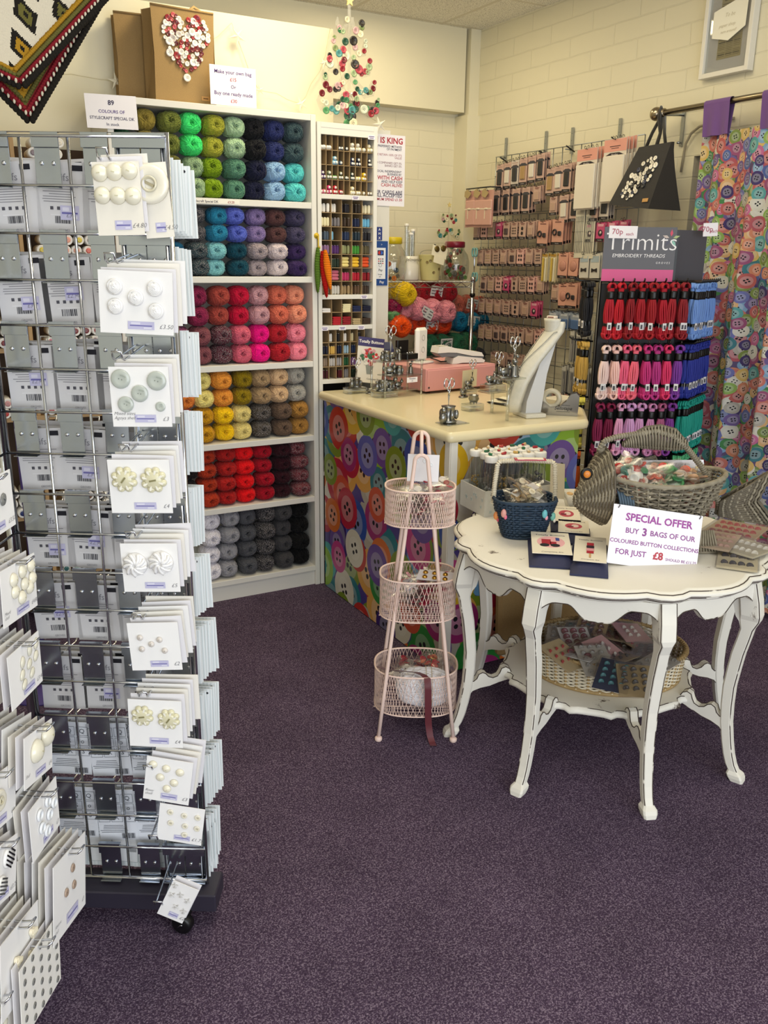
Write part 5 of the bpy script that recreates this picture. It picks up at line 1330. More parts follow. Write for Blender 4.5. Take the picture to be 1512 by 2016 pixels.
KN = dict(elastic_black='black elastic', elastic_white='white elastic', elastic_tan='tan elastic', elastic_pair='black elastic on grey card', pad='large white shoulder pad', snap='black snap', dots='two black disc', hooks='brass hook', eyes='black eyelet', plainp='plain beige', bobbin='dark bobbin', hot='hot pink', needles='white knitting needle', brush='yellow brush', tools='pink tool', oval='pink oval tape', blue='blue box', zip='grey zip', bow='black bow', towel='ribbon tied pink fabric')
def grid_row(rn, kinds, p_from, p_to, depth=3, n=None, step=.017, xf=3.165):
    """kinds hung from p_from to p_to (pixels of the first and last pack's top middle)"""
    k = len(kinds)
    a = P(*p_from, 'x', xf); b = P(*p_to, 'x', xf)
    for i, kd in enumerate(kinds):
        q = a.lerp(b, i/max(1, k-1)) if k > 1 else a
        if kd not in PK: PK[kd] = [*pack_mb(kd), False]
        src, w_, h_, us = PK[kd]
        for d in range(depth):
            o = src
            if PK[kd][3]: o = src.copy(); COL.objects.link(o)
            PK[kd][3] = True
            o.matrix_world = frame((xf+step*d+jit(.002), q.y+jit(.003)-.002*d, q.z-h_/2+.004*d), (jit(.04), -1, jit(.03)), (0, 0, 1))
            tag(o, f'{KN[kd]} pack, {["front", "second", "third", "fourth"][d]} on {ORD[i]} hook of {rn} grid row', 'haberdashery pack', f'packs on the {rn} row of the wall grid')
grid_row('top left', ['elastic_black', 'elastic_white', 'elastic_pair', 'elastic_tan', 'elastic_white', 'elastic_black'], (984, 324), (1065, 302), 3)
grid_row('top right', ['pad', 'pad'], (1158, 292), (1213, 273), 4, step=.020, xf=3.13)
grid_row('upper middle', ['elastic_tan', 'elastic_white', 'elastic_black'], (1084, 331), (1117, 322), 3)
grid_row('second left', ['elastic_black', 'elastic_black', 'elastic_black', 'elastic_black', 'plainp'], (978, 375), (1058, 366), 3)
grid_row('second right', ['plainp', 'elastic_white', 'elastic_black'], (1090, 387), (1132, 380), 3)
grid_row('second far right', ['elastic_black', 'elastic_pair'], (1170, 378), (1192, 374), 3)
grid_row('bundle', ['towel', 'towel', 'towel'], (928, 376), (962, 374), 1, xf=3.10)
grid_row('third left', ['plainp', 'eyes', 'hooks', 'hot', 'bobbin', 'snap', 'dots', 'plainp'], (938, 440), (1046, 436), 3)
grid_row('third middle', ['tools', 'tools'], (1070, 436), (1100, 432), 4)
grid_row('needle', ['needles', 'needles'], (1144, 412), (1165, 412), 2)
grid_row('hot pink', ['hot', 'hot', 'hot', 'hot'], (1162, 440), (1228, 434), 2)
grid_row('fourth left', ['plainp', 'hooks', 'snap', 'plainp', 'bobbin', 'eyes', 'plainp', 'snap'], (946, 492), (1060, 490), 3)
grid_row('brush', ['brush', 'brush'], (1074, 499), (1090, 499), 2)
grid_row('fourth right', ['oval', 'oval', 'bow', 'bow'], (1110, 499), (1172, 500), 3)
grid_row('fifth left', ['bobbin', 'hooks', 'eyes', 'hot', 'dots', 'snap', 'eyes', 'plainp'], (952, 545), (1064, 546), 3)
grid_row('fifth right', ['plainp', 'oval', 'tools'], (1094, 560), (1126, 558), 3)
grid_row('sixth left', ['hooks', 'hooks', 'plainp', 'snap', 'dots', 'plainp', 'hot'], (948, 588), (1052, 595), 3)
grid_row('sixth right', ['blue', 'blue', 'blue'], (1090, 614), (1134, 618), 3)
grid_row('seventh left', ['hooks', 'hooks', 'bobbin', 'bobbin', 'snap', 'dots', 'plainp', 'eyes'], (948, 640), (1060, 650), 3)
grid_row('eighth', ['hooks', 'plainp', 'bobbin', 'plainp', 'bow'], (972, 692), (1040, 702), 2)
grid_row('upper zip', ['zip', 'zip', 'zip'], (1128, 650), (1152, 654), 3)
grid_row('lower zip', ['zip', 'zip', 'zip', 'zip'], (1112, 720), (1156, 726), 3)
grid_row('lowest', ['bow', 'plainp', 'oval'], (1076, 770), (1112, 776), 2)
q = P(945, 374, 'x', 3.10); MB().use(blackmetal).tube([(3.10, q.y+.14, q.z+.012), (3.10, q.y-.10, q.z+.012), (3.26, q.y-.13, q.z+.012)], .004, 6).build('side_arm', gw)
# turquoise scissors hanging at the grid's left edge
for k, (x, y) in enumerate(((934, 512), (934, 560))):
    q = P(x, y, 'x', 3.14); m = MB().use(M('turquoise_grip', '7ab0b0', .35))
    for dx in (-.014, .014): m.tube([(dx+.013*math.cos(a), 0, .045+.024*math.sin(a)) for a in [2*PI*i/16 for i in range(16)]], .005, 8, True)
    sc = thing('scissors', f'{"upper" if k == 0 else "lower"} turquoise handled scissors hanging at the grid\'s left edge', 'scissors'); sc.matrix_world = frame(q, (0, -1, 0), (0, 0, 1))
    m.build('handles', sc); MB().use(chrome).prism([(-.009, .025), (-.002, .022), (.003, -.075), (.001, -.078)], .002, 'xz', -.002).prism([(.009, .025), (.002, .022), (-.003, -.075), (-.001, -.078)], .002, 'xz', .001).build('blades', sc)

# ------------------------------------------------------------------ framed newspaper, curtain rod, curtain, black bag
fr = thing('picture_frame', 'white framed old newspaper page high on the right wall', 'picture')
fr.matrix_world = frame((3.288, 2.888, 2.475), (0, -1, 0), (0, 0, 1))
fw, fh = .262, .395; wf = M('frame_white', 'e6e2d6', .4)
m = MB().use(wf)
for (x, z, sx, sz) in ((-fw/2+.010, 0, .020, fh), (fw/2-.010, 0, .020, fh), (0, fh/2-.010, fw-.04, .020), (0, -fh/2+.010, fw-.04, .020)): m.box((x, 0, z), (sx, .036, sz), .0015)
m.build('frame', fr)
MB().use(paper, 'e6dfe0').box((0, .010, 0), (fw-.04, .002, fh-.04)).build('mount', fr)
m = MB().use(paper, 'bfae86').box((.0, .008, .01), (.125, .001, .275)); m.use(col='4a4232'); m.text('Daily', .050, -.052, .100, -.0070, 'LEFT', .01); m.rect(0, .088, .115, .003, -.0070)
for c_ in range(3):
    for k in range(30):
        if random.random() < .93: m.use(col='8a7a56' if k % 7 else '4a4232'); m.rect(-.040+.040*c_, .080-.0068*k, .035, .0026 if k % 7 else .004, -.0070)
m.build('newspaper', fr)
MB().use(glass).box((0, -.004, 0), (fw-.04, .0015, fh-.04)).build('glazing', fr)
m = MB().use(M('warm_white', 'f6f3e2', .6)).prism([(-.088, .062), (.088, .104), (.086, -.020), (.002, -.062), (-.086, -.040)], .0012, 'xz', -.0075); m.use(paper, 'd4ccb4'); m.text('paper shop', .019, -.01, -.006, .0085, 'CENTER', 0, .3); m.text('turn around!', .016, 0, -.030, .0085, 'CENTER', 0, .3); m.text('To be', .022, -.0, .032, .0085, 'CENTER', 0, .3)  # bright white five-sided patch with pale lettering, just in front of the glazing
n_ = m.build('pale_patch'); n_.matrix_world = fr.matrix_world.copy(); tag(n_, 'bright white five sided patch with pale lettering over the framed newspaper', 'paper note')
rd = thing('curtain_rod', 'brushed steel curtain rod with ball finial on right wall', 'curtain rod')
m = MB().use(M('brushed_nickel', 'a79a84', .25, 1.0)).tube([(3.18, 3.13, 2.148), (3.18, 1.9, 2.148)], .013, 14); m.build('rod', rd)
q = P(1292, 228, 'x', 3.18); MB().use(M('brushed_nickel', '', .25)).ball((3.18, q.y, 2.148), (.030, .030, .030), 20, 14).lathe([(.017, -.012), (.019, -.010), (.019, .010), (.017, .012)], 16, (3.18, q.y-.040, 2.148), 'y').build('finial', rd)
q = P(1341, 235, 'x', 3.29); MB().use(steel).box((3.304, q.y, 2.09), (.006, .018, .15)).tube([(3.30, q.y, 2.148), (3.18, q.y, 2.14)], .006, 8).tube([(3.295, q.y, 2.03), (3.282, q.y, 2.028)], .006, 8).build('rod_bracket', rd)
o = MB().use(M('grey_cable', 'a49a84', .5)).tube([(3.30, 2.82, 2.10), (3.29, 2.93, 2.095), (3.29, 3.0, 2.085), (3.285, 3.04, 2.06), (3.29, 3.07, 2.02), (3.30, 3.085, 1.97), (3.30, 3.09, 1.90)], .006, 8).build('wall_cable'); tag(o, 'grey cable looping from the curtain down the right wall', 'cable')
cprint = button_print('button_curtain_cloth', 15.0, base='5a4678', rough=.85, seed=5.1, sat=.80, val=.80)
purple = M('purple_cotton', '6e4a86', .85, sheen=.2)
cu = thing('button_curtain', 'curtain printed with multicoloured buttons on purple tab tops', 'curtain')
def cloth(y0, y1, z0, z1, nf, mat, name, par, wide=1.0, uvk=1.25):
    m = MB().use(mat); nu, nv = 110, 26; vs = []; fs = []
    for j in range(nv+1):
        t = j/nv; z = z1+(z0-z1)*t
        for i in range(nu+1):
            s = i/nu; y = y0+(y1-y0)*s
            ph = s*nf*2*PI+.5*math.sin(s*5+t*2.2)
            x = 3.19+.030*math.sin(ph)*(.35+.65*min(1, t*3))-.012*math.sin(ph*2.3+t)*min(1, t*4)
            vs.append((x, y+.012*math.cos(ph)*t, z))
    for j in range(nv):
        for i in range(nu): fs.append((j*(nu+1)+i, j*(nu+1)+i+1, (j+1)*(nu+1)+i+1, (j+1)*(nu+1)+i))
    m.add(vs, fs, True); o = m.build(name, par)
    uvbox(o, lambda c, nn: (c.y*uvk, c.z)); return o
cloth(2.885, 1.92, .03, 2.035, 5.5, cprint, 'curtain_cloth', cu)['label'] = 'cloth printed with bright overlapping buttons'
for (ya, yb) in ((2.872, 2.735), (2.578, 2.44), (2.27, 2.13)):
    m = MB().use(purple); n = 10
    for sgn_ in (-1, 1):
        vs = []; 
        for j in range(7):
            t = j/6; z = 2.020+.128*t
            for i in range(n+1):
                s = i/n; y = ya+(yb-ya)*s; vs.append((3.18+sgn_*(.006+.011*t)+.008*math.sin(s*12)*(1-t), y, z))
        m.add(vs, [(j*(n+1)+i, j*(n+1)+i+1, (j+1)*(n+1)+i+1, (j+1)*(n+1)+i) for j in range(6) for i in range(n)], True)
    vs = []
    for j in range(9):
        a_ = PI*j/8
        for i in range(n+1): vs.append((3.18-.017*math.cos(a_), ya+(yb-ya)*i/n, 2.148+.017*math.sin(a_)))
    m.add(vs, [(j*(n+1)+i, j*(n+1)+i+1, (j+1)*(n+1)+i+1, (j+1)*(n+1)+i) for j in range(8) for i in range(n)], True)
    m.build('tab_top', cu)
# black felt bag with a button oval
bb = thing('black_felt_bag', 'black felt bag with white button oval hung on the curtain rod end', 'bag')
TL, TR, BL, BR = P(1258, 290, 'x', 3.10), P(1322, 279, 'x', 3.10), P(1198, 403, 'x', 3.03), P(1276, 411, 'x', 3.03)
B2 = P(1334, 415, 'x', 3.17); dv = B2-BR
felt_k = M('black_felt', '25211c', .95, bump=.3, scale=400, sheen=.3)
m = MB().use(felt_k); e = Vector((.012, -.006, 0))
NS = 8; vs = []
for i in range(NS+1):
    t = i/NS; s = t*t*(.35)+t*.65; tv = dv*(t**1.3)+e
    a, b = TL.lerp(BL, t), TR.lerp(BR, s*.4+t*.6); vs += [a, b, b+tv, a+tv]
fs = [(4*i+k, 4*i+(k+1) % 4, 4*i+4+(k+1) % 4, 4*i+4+k) for i in range(NS) for k in range(4)]+[(4*NS, 4*NS+1, 4*NS+2, 4*NS+3)]
m.add(vs, fs); m.build('bag_body', bb)
m = MB().use(felt_k)
top_ = P(1304, 212, 'x', 3.18); under = top_+Vector((0, 0, -.01))
def strap(pts_, w_):
    pts_ = [Vector(p) for p in pts_]; m.tube(pts_, w_, 8)
strap([P(1272, 290, 'x', 3.105), P(1284, 262, 'x', 3.13), P(1296, 240, 'x', 3.155), P(1303, 214, 'x', 3.172), P(1307, 217, 'x', 3.20), P(1300, 262, 'x', 3.14), P(1294, 284, 'x', 3.105)], .0075)
strap([P(1291, 290, 'x', 3.12), P(1300, 262, 'x', 3.14), P(1297, 232, 'x', 3.15), P(1302, 211, 'x', 3.175), P(1309, 222, 'x', 3.20), P(1308, 262, 'x', 3.13), P(1310, 282, 'x', 3.11)], .0075)
m.build('handle', bb)
nrm = (BL-TL).cross(TR-TL).normalized(); nrm = nrm if nrm.dot(CAM-TL) > 0 else -nrm
xa = (TR-TL).normalized(); za = (TL-BL).normalized()
ctr = P(1261, 353, 'x', 3.068)
pts = []; tries = 0
while len(pts) < 52 and tries < 4000:
    tries += 1; u, v = jit(1), jit(1)
    if u*u+v*v > 1: continue
    r = random.choice((.0075, .009, .011, .013)); X_, Z_ = u*.066, v*.098
    if all(math.hypot(X_-a, Z_-b) > (r+c)*.82 for a, b, c in pts): pts.append((X_, Z_, r))
for (x, z, r) in pts:
    o = sew(bb, 0, 0, 0, r, random.choice(('e6e0d0', 'd8d2c4', 'efe9dc', 'cfc8b8', '24242a', '3a3f54', 'e9e4d6')))
    o.matrix_local = frame(ctr+xa*(x+z*.22)+za*z+nrm*.009, xa, za) @ Matrix.Diagonal((r/.01, r/.01, r/.01, 1))
o = MB().use(M('leather_tag', '', .6)).box((0, 0, 0), (.034, .002, .016)).build('maker_tag', bb); o.matrix_local = frame(P(1270, 394, 'x', 3.035), xa, za)
# ------------------------------------------------------------------ embroidery thread stand
S0 = Vector((2.558, 2.766, 0)); SN = Vector((-.56, -.83, 0)).normalized(); SU = Vector((-SN.y, SN.x, 0))
def spx(px, py, off=0.0): return Pp(px, py, S0+SN*off, SN)
def sl(u, d, z): return S0+SU*u+SN*d+ZU*z          # local: u across face, d towards viewer
ws, ds = .300, .20                                   # width and depth of the stand
st = thing('thread_stand', 'black floor stand of embroidery skeins with grey header board', 'display stand', tuple(sl(ws/2, -ds/2, 0)))
sm = frame(sl(0, 0, 0), SU, ZU); stw = Matrix.Translation(st.location)
def sb(m, name, par=None):
    o = m.build(name, par or st)
    if par is None: o.matrix_local = stw.inverted() @ sm
    else: o.matrix_local = Matrix()
    return o
# local frame now: x across the face, y away from the viewer, z up
HEX = [(0, 0), (ws, 0), (ws+.022, .0), (ws+.022+.148, .255), (ws*.5, .33), (-.03, .255), (-.004, 0)]
sb(MB().use(M('dark_card', '26262a', .6)).prism([(0, .004), (ws+.02, .004), (ws+.145, .235), (ws*.5, .31), (.03, .25)], 1.08, 'xy', .33), 'core_panel')
m = MB().use(blackmetal)
for x in (0, ws):
    m.tube([(x, 0, .04), (x, 0, 1.42)], .006, 8)
for z in (.33, 1.42):
    m.tube([(x, y, z) for x, y in HEX], .005, 8, True)
sb(m, 'wire_frame')
m = MB().use(blackmetal).lathe([(0, .0), (.22, .0), (.22, .012), (.03, .03), (.02, .05), (.02, .33)], 28, (ws/2, ds/2, 0)); sb(m, 'round_base')
m = MB().use(satin, '55545a').box((ws*.475, -.004, 1.525), (ws*.95, .008, .212)); m.use(col='d04a86').rect(ws*.475, 1.4435, ws*.95, .047, .0085)
m.use(col='f0eef0').text('Trimits', .098, ws*.50, 1.542, .0085, 'CENTER', -.012); m.text('EMBROIDERY THREADS', .0195, ws*.47, 1.514, .0085, 'CENTER', .0, .15, 1.02); m.text('G R O V E S', .011, ws*.80, 1.490, .0085, 'CENTER', 0, .15)
for k, c in enumerate(('a8b878', 'd0405c', 'c8b8b0', '4a4a5c', '8ac0b0')):
    a_ = .3+k*2*PI/5; cx, cz = ws*.88, 1.588; dx, dz = math.cos(a_), math.sin(a_)
    m.use(col=c); m.add([(cx+dx*.008*1-0, -.0088, cz+dz*.008), (cx+dx*.02-dz*.006, -.0088, cz+dz*.02+dx*.006), (cx+dx*.036, -.0088, cz+dz*.036), (cx+dx*.02+dz*.006, -.0088, cz+dz*.02-dx*.006)], [(0, 3, 2, 1)])
hb = sb(m, 'header_board'); hb['label'] = 'grey header board with white lettering and pink band'
sb(MB().use(black).box((ws*.965, ds*.55, 1.52), (.018, ds, .20)), 'header_side')
sb(MB().use(satin, '55545a').box((ws+.075, .135, 1.525), (.17, .008, .20), 0, Matrix.Rotation(.5, 3, 'Z')), 'side_header_board')
def price_card(px, py, w_, h_, off, lab, rot=0.0):
    M4 = frame(spx(px, py, off), SU, ZU) @ Matrix.Rotation(rot, 4, 'Y')
    o = sign('price_card', M4, w_, h_, [('70p', .030, -w_*.20, -.008, 'CENTER', 'b05068', 0), ('each', .017, w_*.24, -.012, 'CENTER', 'b05068', 0)], lab, 'sign'); return o
price_card(1227, 457, .112, .048, .012, 'handwritten 70p each card on the grey header\'s top left corner', .01)
price_card(1399, 452, .058, .052, -.075, 'small price card on the right hand header board of the thread stand', -.05)
def skein_mesh():
    m = MB().use(dyed); L_ = .205
    def body(z0, z1, r0, r1, r2, n=10):
        for k in range(n):
            a_ = 2*PI*k/n; pts = []; rs = []
            for i in range(7):
                t = i/6; z = z0+(z1-z0)*t; q = r0*(1-t)**2+2*r1*t*(1-t)+r2*t*t
                pts.append((q*math.cos(a_+t*.5), q*.75*math.sin(a_+t*.5), z)); rs.append(.0042)
            m.tube(pts, .0026, 5, cap=False)
    lp = [(.0045*math.cos(a), -.0105*math.sin(a)*0+jit(.0003), .003+.0095*math.sin(a)) for a in [PI*i/8 for i in range(9)]]
    for dx in (-.004, 0, .004): m.tube([(.002+dx*.2+(.0075+abs(dx)*.4)*math.cos(a), dx, -.006+.014*math.sin(a)) for a in [-.4+(PI+.8)*i/10 for i in range(11)]], .0032, 6)
    body(-.010, -.040, .006, .0045, .0055); body(-.050, -.148, .0055, .0150, .006); body(-.050, -.148, .003, .007, .003, 4); body(-.150, -.184, .0055, .0115, .0075)
    for dx in (-.005, 0, .005): m.tube([(.0085*math.cos(a), dx, -.186+.016*math.sin(a)) for a in [PI*.9+PI*1.2*i/10 for i in range(11)]], .0036, 6)
    m.use(black).lathe([(.0085, -.052), (.0092, -.046), (.0092, -.026), (.0085, -.022)], 12, (0, 0, 0), sy=.85).lathe([(.0085, -.168), (.0095, -.162), (.0095, -.146), (.0085, -.142)], 12, (0, 0, 0), sy=.85)
    m.use(paper, 'e4e2e2').box((.001, -.0086, -.154), (.011, .0010, .028), 0); m.use(col='55555c'); m.rect(.001, -.156, .006, .016, .0094)
    return m
SKO = skein_mesh().build('embroidery_skein'); SKU = [False]
peg = MB().use(blackmetal).tube([(0, 0, 0), (0, -.075, .004), (0, -.088, .013), (0, -.085, .017)], .0035, 7)
PEG = [None]
def hang_row(pts, dirv, xa, cols, names, nback, label_fmt, grp, z_adj=0.0, step=.011, first_off=.066):
    for i, p in enumerate(pts):
        if PEG[0] is None: PEG[0] = peg.build('peg', st); po_ = PEG[0]
        else: po_ = PEG[0].copy(); COL.objects.link(po_); po_.parent = st
        po_.matrix_local = stw.inverted() @ frame(p, xa, ZU)
        for d in range(nback):
            o = SKO
            if SKU[0]: o = SKO.copy(); COL.objects.link(o)
            SKU[0] = True
            o.matrix_world = frame(p+dirv*(first_off-step*d)+ZU*(-.010+jit(.002)), xa, ZU) @ Matrix.Rotation(jit(.06), 4, 'Y') @ Matrix.Rotation(jit(.5), 4, 'Z') @ Matrix.Diagonal((1.55, 1.3, 1.05, 1))
            o.color = (*lin(cols[i % len(cols)]), 1)
            tag(o, label_fmt.format(c=names[i % len(names)], d=['front', 'second', 'third', 'fourth', 'fifth'][d], i=ORD[i]), 'embroidery thread', grp)
OFF = .075
R1 = [spx(x, 557, OFF)-SN*OFF for x in (1206, 1226, 1248, 1268, 1289, 1310, 1331, 1352)]
R2 = [spx(x, 680, OFF)-SN*OFF for x in (1195, 1215, 1236, 1255, 1277, 1297, 1318, 1340)]
R3 = [spx(x, 795, OFF)-SN*OFF for x in (1183, 1204, 1225, 1244, 1265, 1286, 1305, 1325)]
R4 = [spx(x, 907, OFF)-SN*OFF for x in (1172, 1192, 1214, 1231, 1247, 1270, 1290, 1310)]
hang_row(R1, SN, SU, ['b0182a', 'bc1626', '8c141e', 'a41422', '9c1822', 'ac1428', 'a01a26', '8a1822'], ['bright red', 'scarlet', 'dark red', 'red', 'brick red', 'crimson', 'deep red', 'wine red'], 3, '{c} skein, {d} one on the {i} peg of the top front row', 'red skeins on the thread stand')
hang_row(R2, SN, SU, ['f2d6ce', 'f4c8c0', 'ee6488', 'f06c80', 'c8347c', 'b83482', 'da3468', '7a3a9c'], ['pale blush', 'blush', 'rose', 'coral pink', 'magenta', 'violet pink', 'hot pink', 'purple'], 3, '{c} skein, {d} one on the {i} peg of the second front row', 'pink skeins on the thread stand')
hang_row(R3, SN, SU, ['8c2450', '7c1840', 'eaa8cc', 'd8a4d6', 'd49cca', 'c886b2', 'a8587e', '7a3690'], ['claret', 'maroon', 'light pink', 'lilac', 'mauve', 'dusky mauve', 'plum', 'violet'], 3, '{c} skein, {d} one on the {i} peg of the third front row', 'mauve skeins on the thread stand')
hang_row(R4, SN, SU, ['4a3a84', '4a3a84', 'a8a8a0', '8c9490', '7a868e', '6a7880', '5a6a74', '4a5a6a'], ['dark violet', 'deep violet', 'pale grey', 'silver grey', 'steel grey', 'slate', 'blue grey', 'dark slate'], 3, '{c} skein, {d} one on the {i} peg of the lowest front row', 'grey skeins on the thread stand')
# slanted right and left sides
AW = -SN
T2 = (SU*.5+AW*.866); N2 = (SU*.866-AW*.5); T3 = (-SU*.10+AW*.995); N3 = (-SU*.995-AW*.10)
for r, (z, c, nm) in enumerate(((1.416, '769cdc', 'light blue'), (1.172, '2a3694', 'royal blue'), (.936, '1e9a88', 'jade green'), (.70, '5cba80', 'mint green'))):
    hang_row([sl(ws+.022, 0, z)+T2*(.018+.031*i) for i in range(9)], N2, T2, [c], [nm], 2, '{c} skein, {d} one on the {i} peg of the right side ' + ['top', 'second', 'third', 'lowest'][r] + ' row', f'{nm} skeins on the thread stand', step=.02, first_off=.066)
for r, (z, c, nm) in enumerate(((1.416, '1c1c20', 'black'), (1.172, 'c09c4c', 'gold'), (.936, 'e2d45c', 'lemon yellow'), (.70, 'e0641c', 'orange'))):
    hang_row([sl(-.004, 0, z)+T3*(.030+.055*i) for i in range(2)], N3, -T3, [c], [nm], 2, '{c} skein, {d} one on the {i} peg of the left side ' + ['top', 'second', 'third', 'lowest'][r] + ' row', f'{nm} skeins on the thread stand', step=.018, first_off=.042)
# ------------------------------------------------------------------ things on the counter
CZ = .9275
def cz(px, py, z=CZ): return P(px, py, 'z', z)
pinkm = M('pink_metal', 'd99a98', .4)
dr = thing('cash_till', 'pink metal cash drawer on the counter', 'cash drawer', (2.0, 3.205, CZ), .12)
MB().use(pinkm).box((.205, .165, .060), (.41, .33, .100), .003).build('body', dr)
MB().use(pinkm).box((.205, -.002, .058), (.400, .008, .090), .002).build('drawer_front', dr)
m = MB().use(black)
for x in (.04, .37):
    for y in (.04, .29): m.lathe([(.012, 0), (.014, .010)], 10, (x, y, 0))
m.build('feet', dr); MB().use(black).lathe([(0, .0), (.004, 0), (.004, .002)], 8, (.012, -.0065, .028), 'y').build('lock', dr)
dzt = CZ+.111
whp = M('white_plastic', 'e6e3da', .35); gry = M('grey_plastic', '6c6d70', .4)
q = P(902, 714, 'z', dzt)
tm = thing('card_terminal', 'white and grey card payment terminal lying on the pink drawer', 'card terminal', (q.x, q.y, dzt), -.12)
tp_ = [(-.125, .050), (-.118, .078), (-.07, .080), (-.02, .066), (.10, .048), (.112, .030), (.05, .034), (-.03, .050), (-.07, .052)]
MB().use(whp).prism(tp_, .080, 'xz', -.04).build('reader_head', tm)
MB().use(gry).prism([(-.124, .048), (-.07, .050), (-.03, .048), (.05, .032), (.112, .028), (.108, .018), (.04, .022), (-.04, .032), (-.08, .034), (-.10, .030)], .076, 'xz', -.038).build('grey_band', tm)
MB().use(whp).prism([(-.052, .0), (-.045, .026), (-.02, .036), (.03, .030), (.10, .022), (.118, .012), (.112, .002), (.0, .004), (-.03, .0)], .084, 'xz', -.042).build('cradle', tm)
MB().use(paper, 'c8c4b8').box((-.094, .0, .0805), (.03, .05, .001)).build('screen', tm)
rt = thing('router_box', 'white rounded router box standing upright on the pink drawer', 'router', (2.088, 3.40, dzt), .35)
MB().use(whp).box((0, 0, .085), (.078, .030, .150), .012).build('body', rt); MB().use(whp).box((0, -.004, .005), (.10, .075, .010), .003).build('base', rt)
m = MB().use(M('soft_grey', 'a8a49c', .5)); [m.tube([(.010*math.cos(a), -.0155, z+.012*math.sin(a)) for a in [2*PI*i/14 for i in range(14)]], .0012, 4, True) for z in (.115, .062)]; m.build('button_marks', rt)
o = MB().use(black).tube([P(848, 705, 'z', dzt+.006), P(858, 708, 'z', dzt+.005), P(868, 712, 'z', dzt+.005), P(885, 711, 'z', dzt+.006), P(893, 706, 'z', dzt+.010)], .003, 7).build('power_cable'); tag(o, 'black cable running across the pink drawer to the card terminal', 'cable')
# shop board, navy box, gift box
a = P(752, 757, 'z', CZ)
a = Vector((1.995, 3.50, CZ))
tl, tr, bl = [Pp(*q_, (1.88, 3.435, CZ), (-.20, -.97, .18)) for q_ in ((707, 662), (758, 668), (699, 751))]
M4 = frame((tr+bl)/2, tr-tl, tl-bl); w_, h_ = (tr-tl).length, (tl-bl).length
bd = thing('counter_sign', 'upright card with navy heading and flower bouquet picture on counter corner', 'sign'); bd.matrix_world = M4
m = MB().use(satin, 'e2dcd0').box((0, .002, 0), (w_, .004, h_)); m.use(col='342a60').rect(0, h_*.40, w_, h_*.20, .0006); m.use(col='f0ece6').text('Totally Buttons', .0185, 0, h_*.375, .0012, 'CENTER', .02)
for k in range(46):
    a_, r_ = jit(PI), .042*math.sqrt(random.random()); m.use(col=random.choice(('b03048', 'd8a0a8', 'e8d8d0', '3c6a48', 'c86078', 'e9e4da', 'c8342c'))); m.disc((r_*math.cos(a_)-.004, -.001-.0004*(k % 4), .012+r_*.85*math.sin(a_)), random.uniform(.006, .010), 9, .001)
m.use(col='8a8e88'); m.prism([(-.02, -.018), (.018, -.018), (.012, -.062), (-.012, -.062)], .001, 'xz', -.0015); m.use(col='4a4a52'); m.text('Complete Kit', .011, .02, -h_*.43, .0010)
m.build('printed_card', bd); MB().use(acrylic).box((0, .03, -h_*.36), (w_, .055, h_*.26)).build('card_stand', bd)
q = P(797, 716, 'z', CZ)
nb = thing('navy_box', 'navy peaked leaflet box reading shop local behind the gift box', 'box', (2.0, 3.615, CZ), -.25)
m = MB().use(satin, '232c58').prism([(-.035, 0), (.035, 0), (.035, .16), (.0, .19), (-.035, .16)], .105, 'yz', -.0525); m.use(col='c8ccdc')
m.T = Matrix.Translation((0, -.0355, 0)); m.text('SHOP', .026, -.005, .118, .0006, 'CENTER', .01); m.text('LOCAL', .026, -.005, .092, .0006, 'CENTER', .01); m.build('box_body', nb)
MB().use(satin, '3a447c').box((.0545, 0, .08), (.001, .066, .16)).build('side_panel', nb)
# acrylic tiered stand with pewter pieces
def acr_box(m, c, d): m.box(c, d, .002)
as_ = thing('acrylic_tier_stand', 'clear acrylic two tier stand of pewter thimbles by the shop sign', 'display stand', (1.875, 3.245, CZ), .15)
m = MB().use(acrylic).box((0, 0, .150), (.215, .11, .005)); m.build('top_tier', as_)
MB().use(acrylic).box((.01, -.01, .088), (.17, .10, .005)).build('middle_tier', as_); MB().use(acrylic).box((-.03, -.02, .028), (.19, .10, .005)).build('low_tier', as_)
for x, y in ((-.10, -.048), (.10, -.048), (-.10, .048), (.10, .048)): MB().use(acrylic).lathe([(.005, 0), (.005, .150)], 10, (x, y, 0)).build('leg', as_)
o = sign('price_strip', frame((0.035, -.064, .070), (1, 0, 0), (0, 0, 1)), .058, .022, [('Thimbles', .010, 0, .002, 'CENTER', DK, .005), ('\u00a36', .008, 0, -.007, 'CENTER', DK, 0)], None, par=as_)
tl_s = Matrix.Translation(as_.location) @ Matrix.Rotation(.15, 4, 'Z')
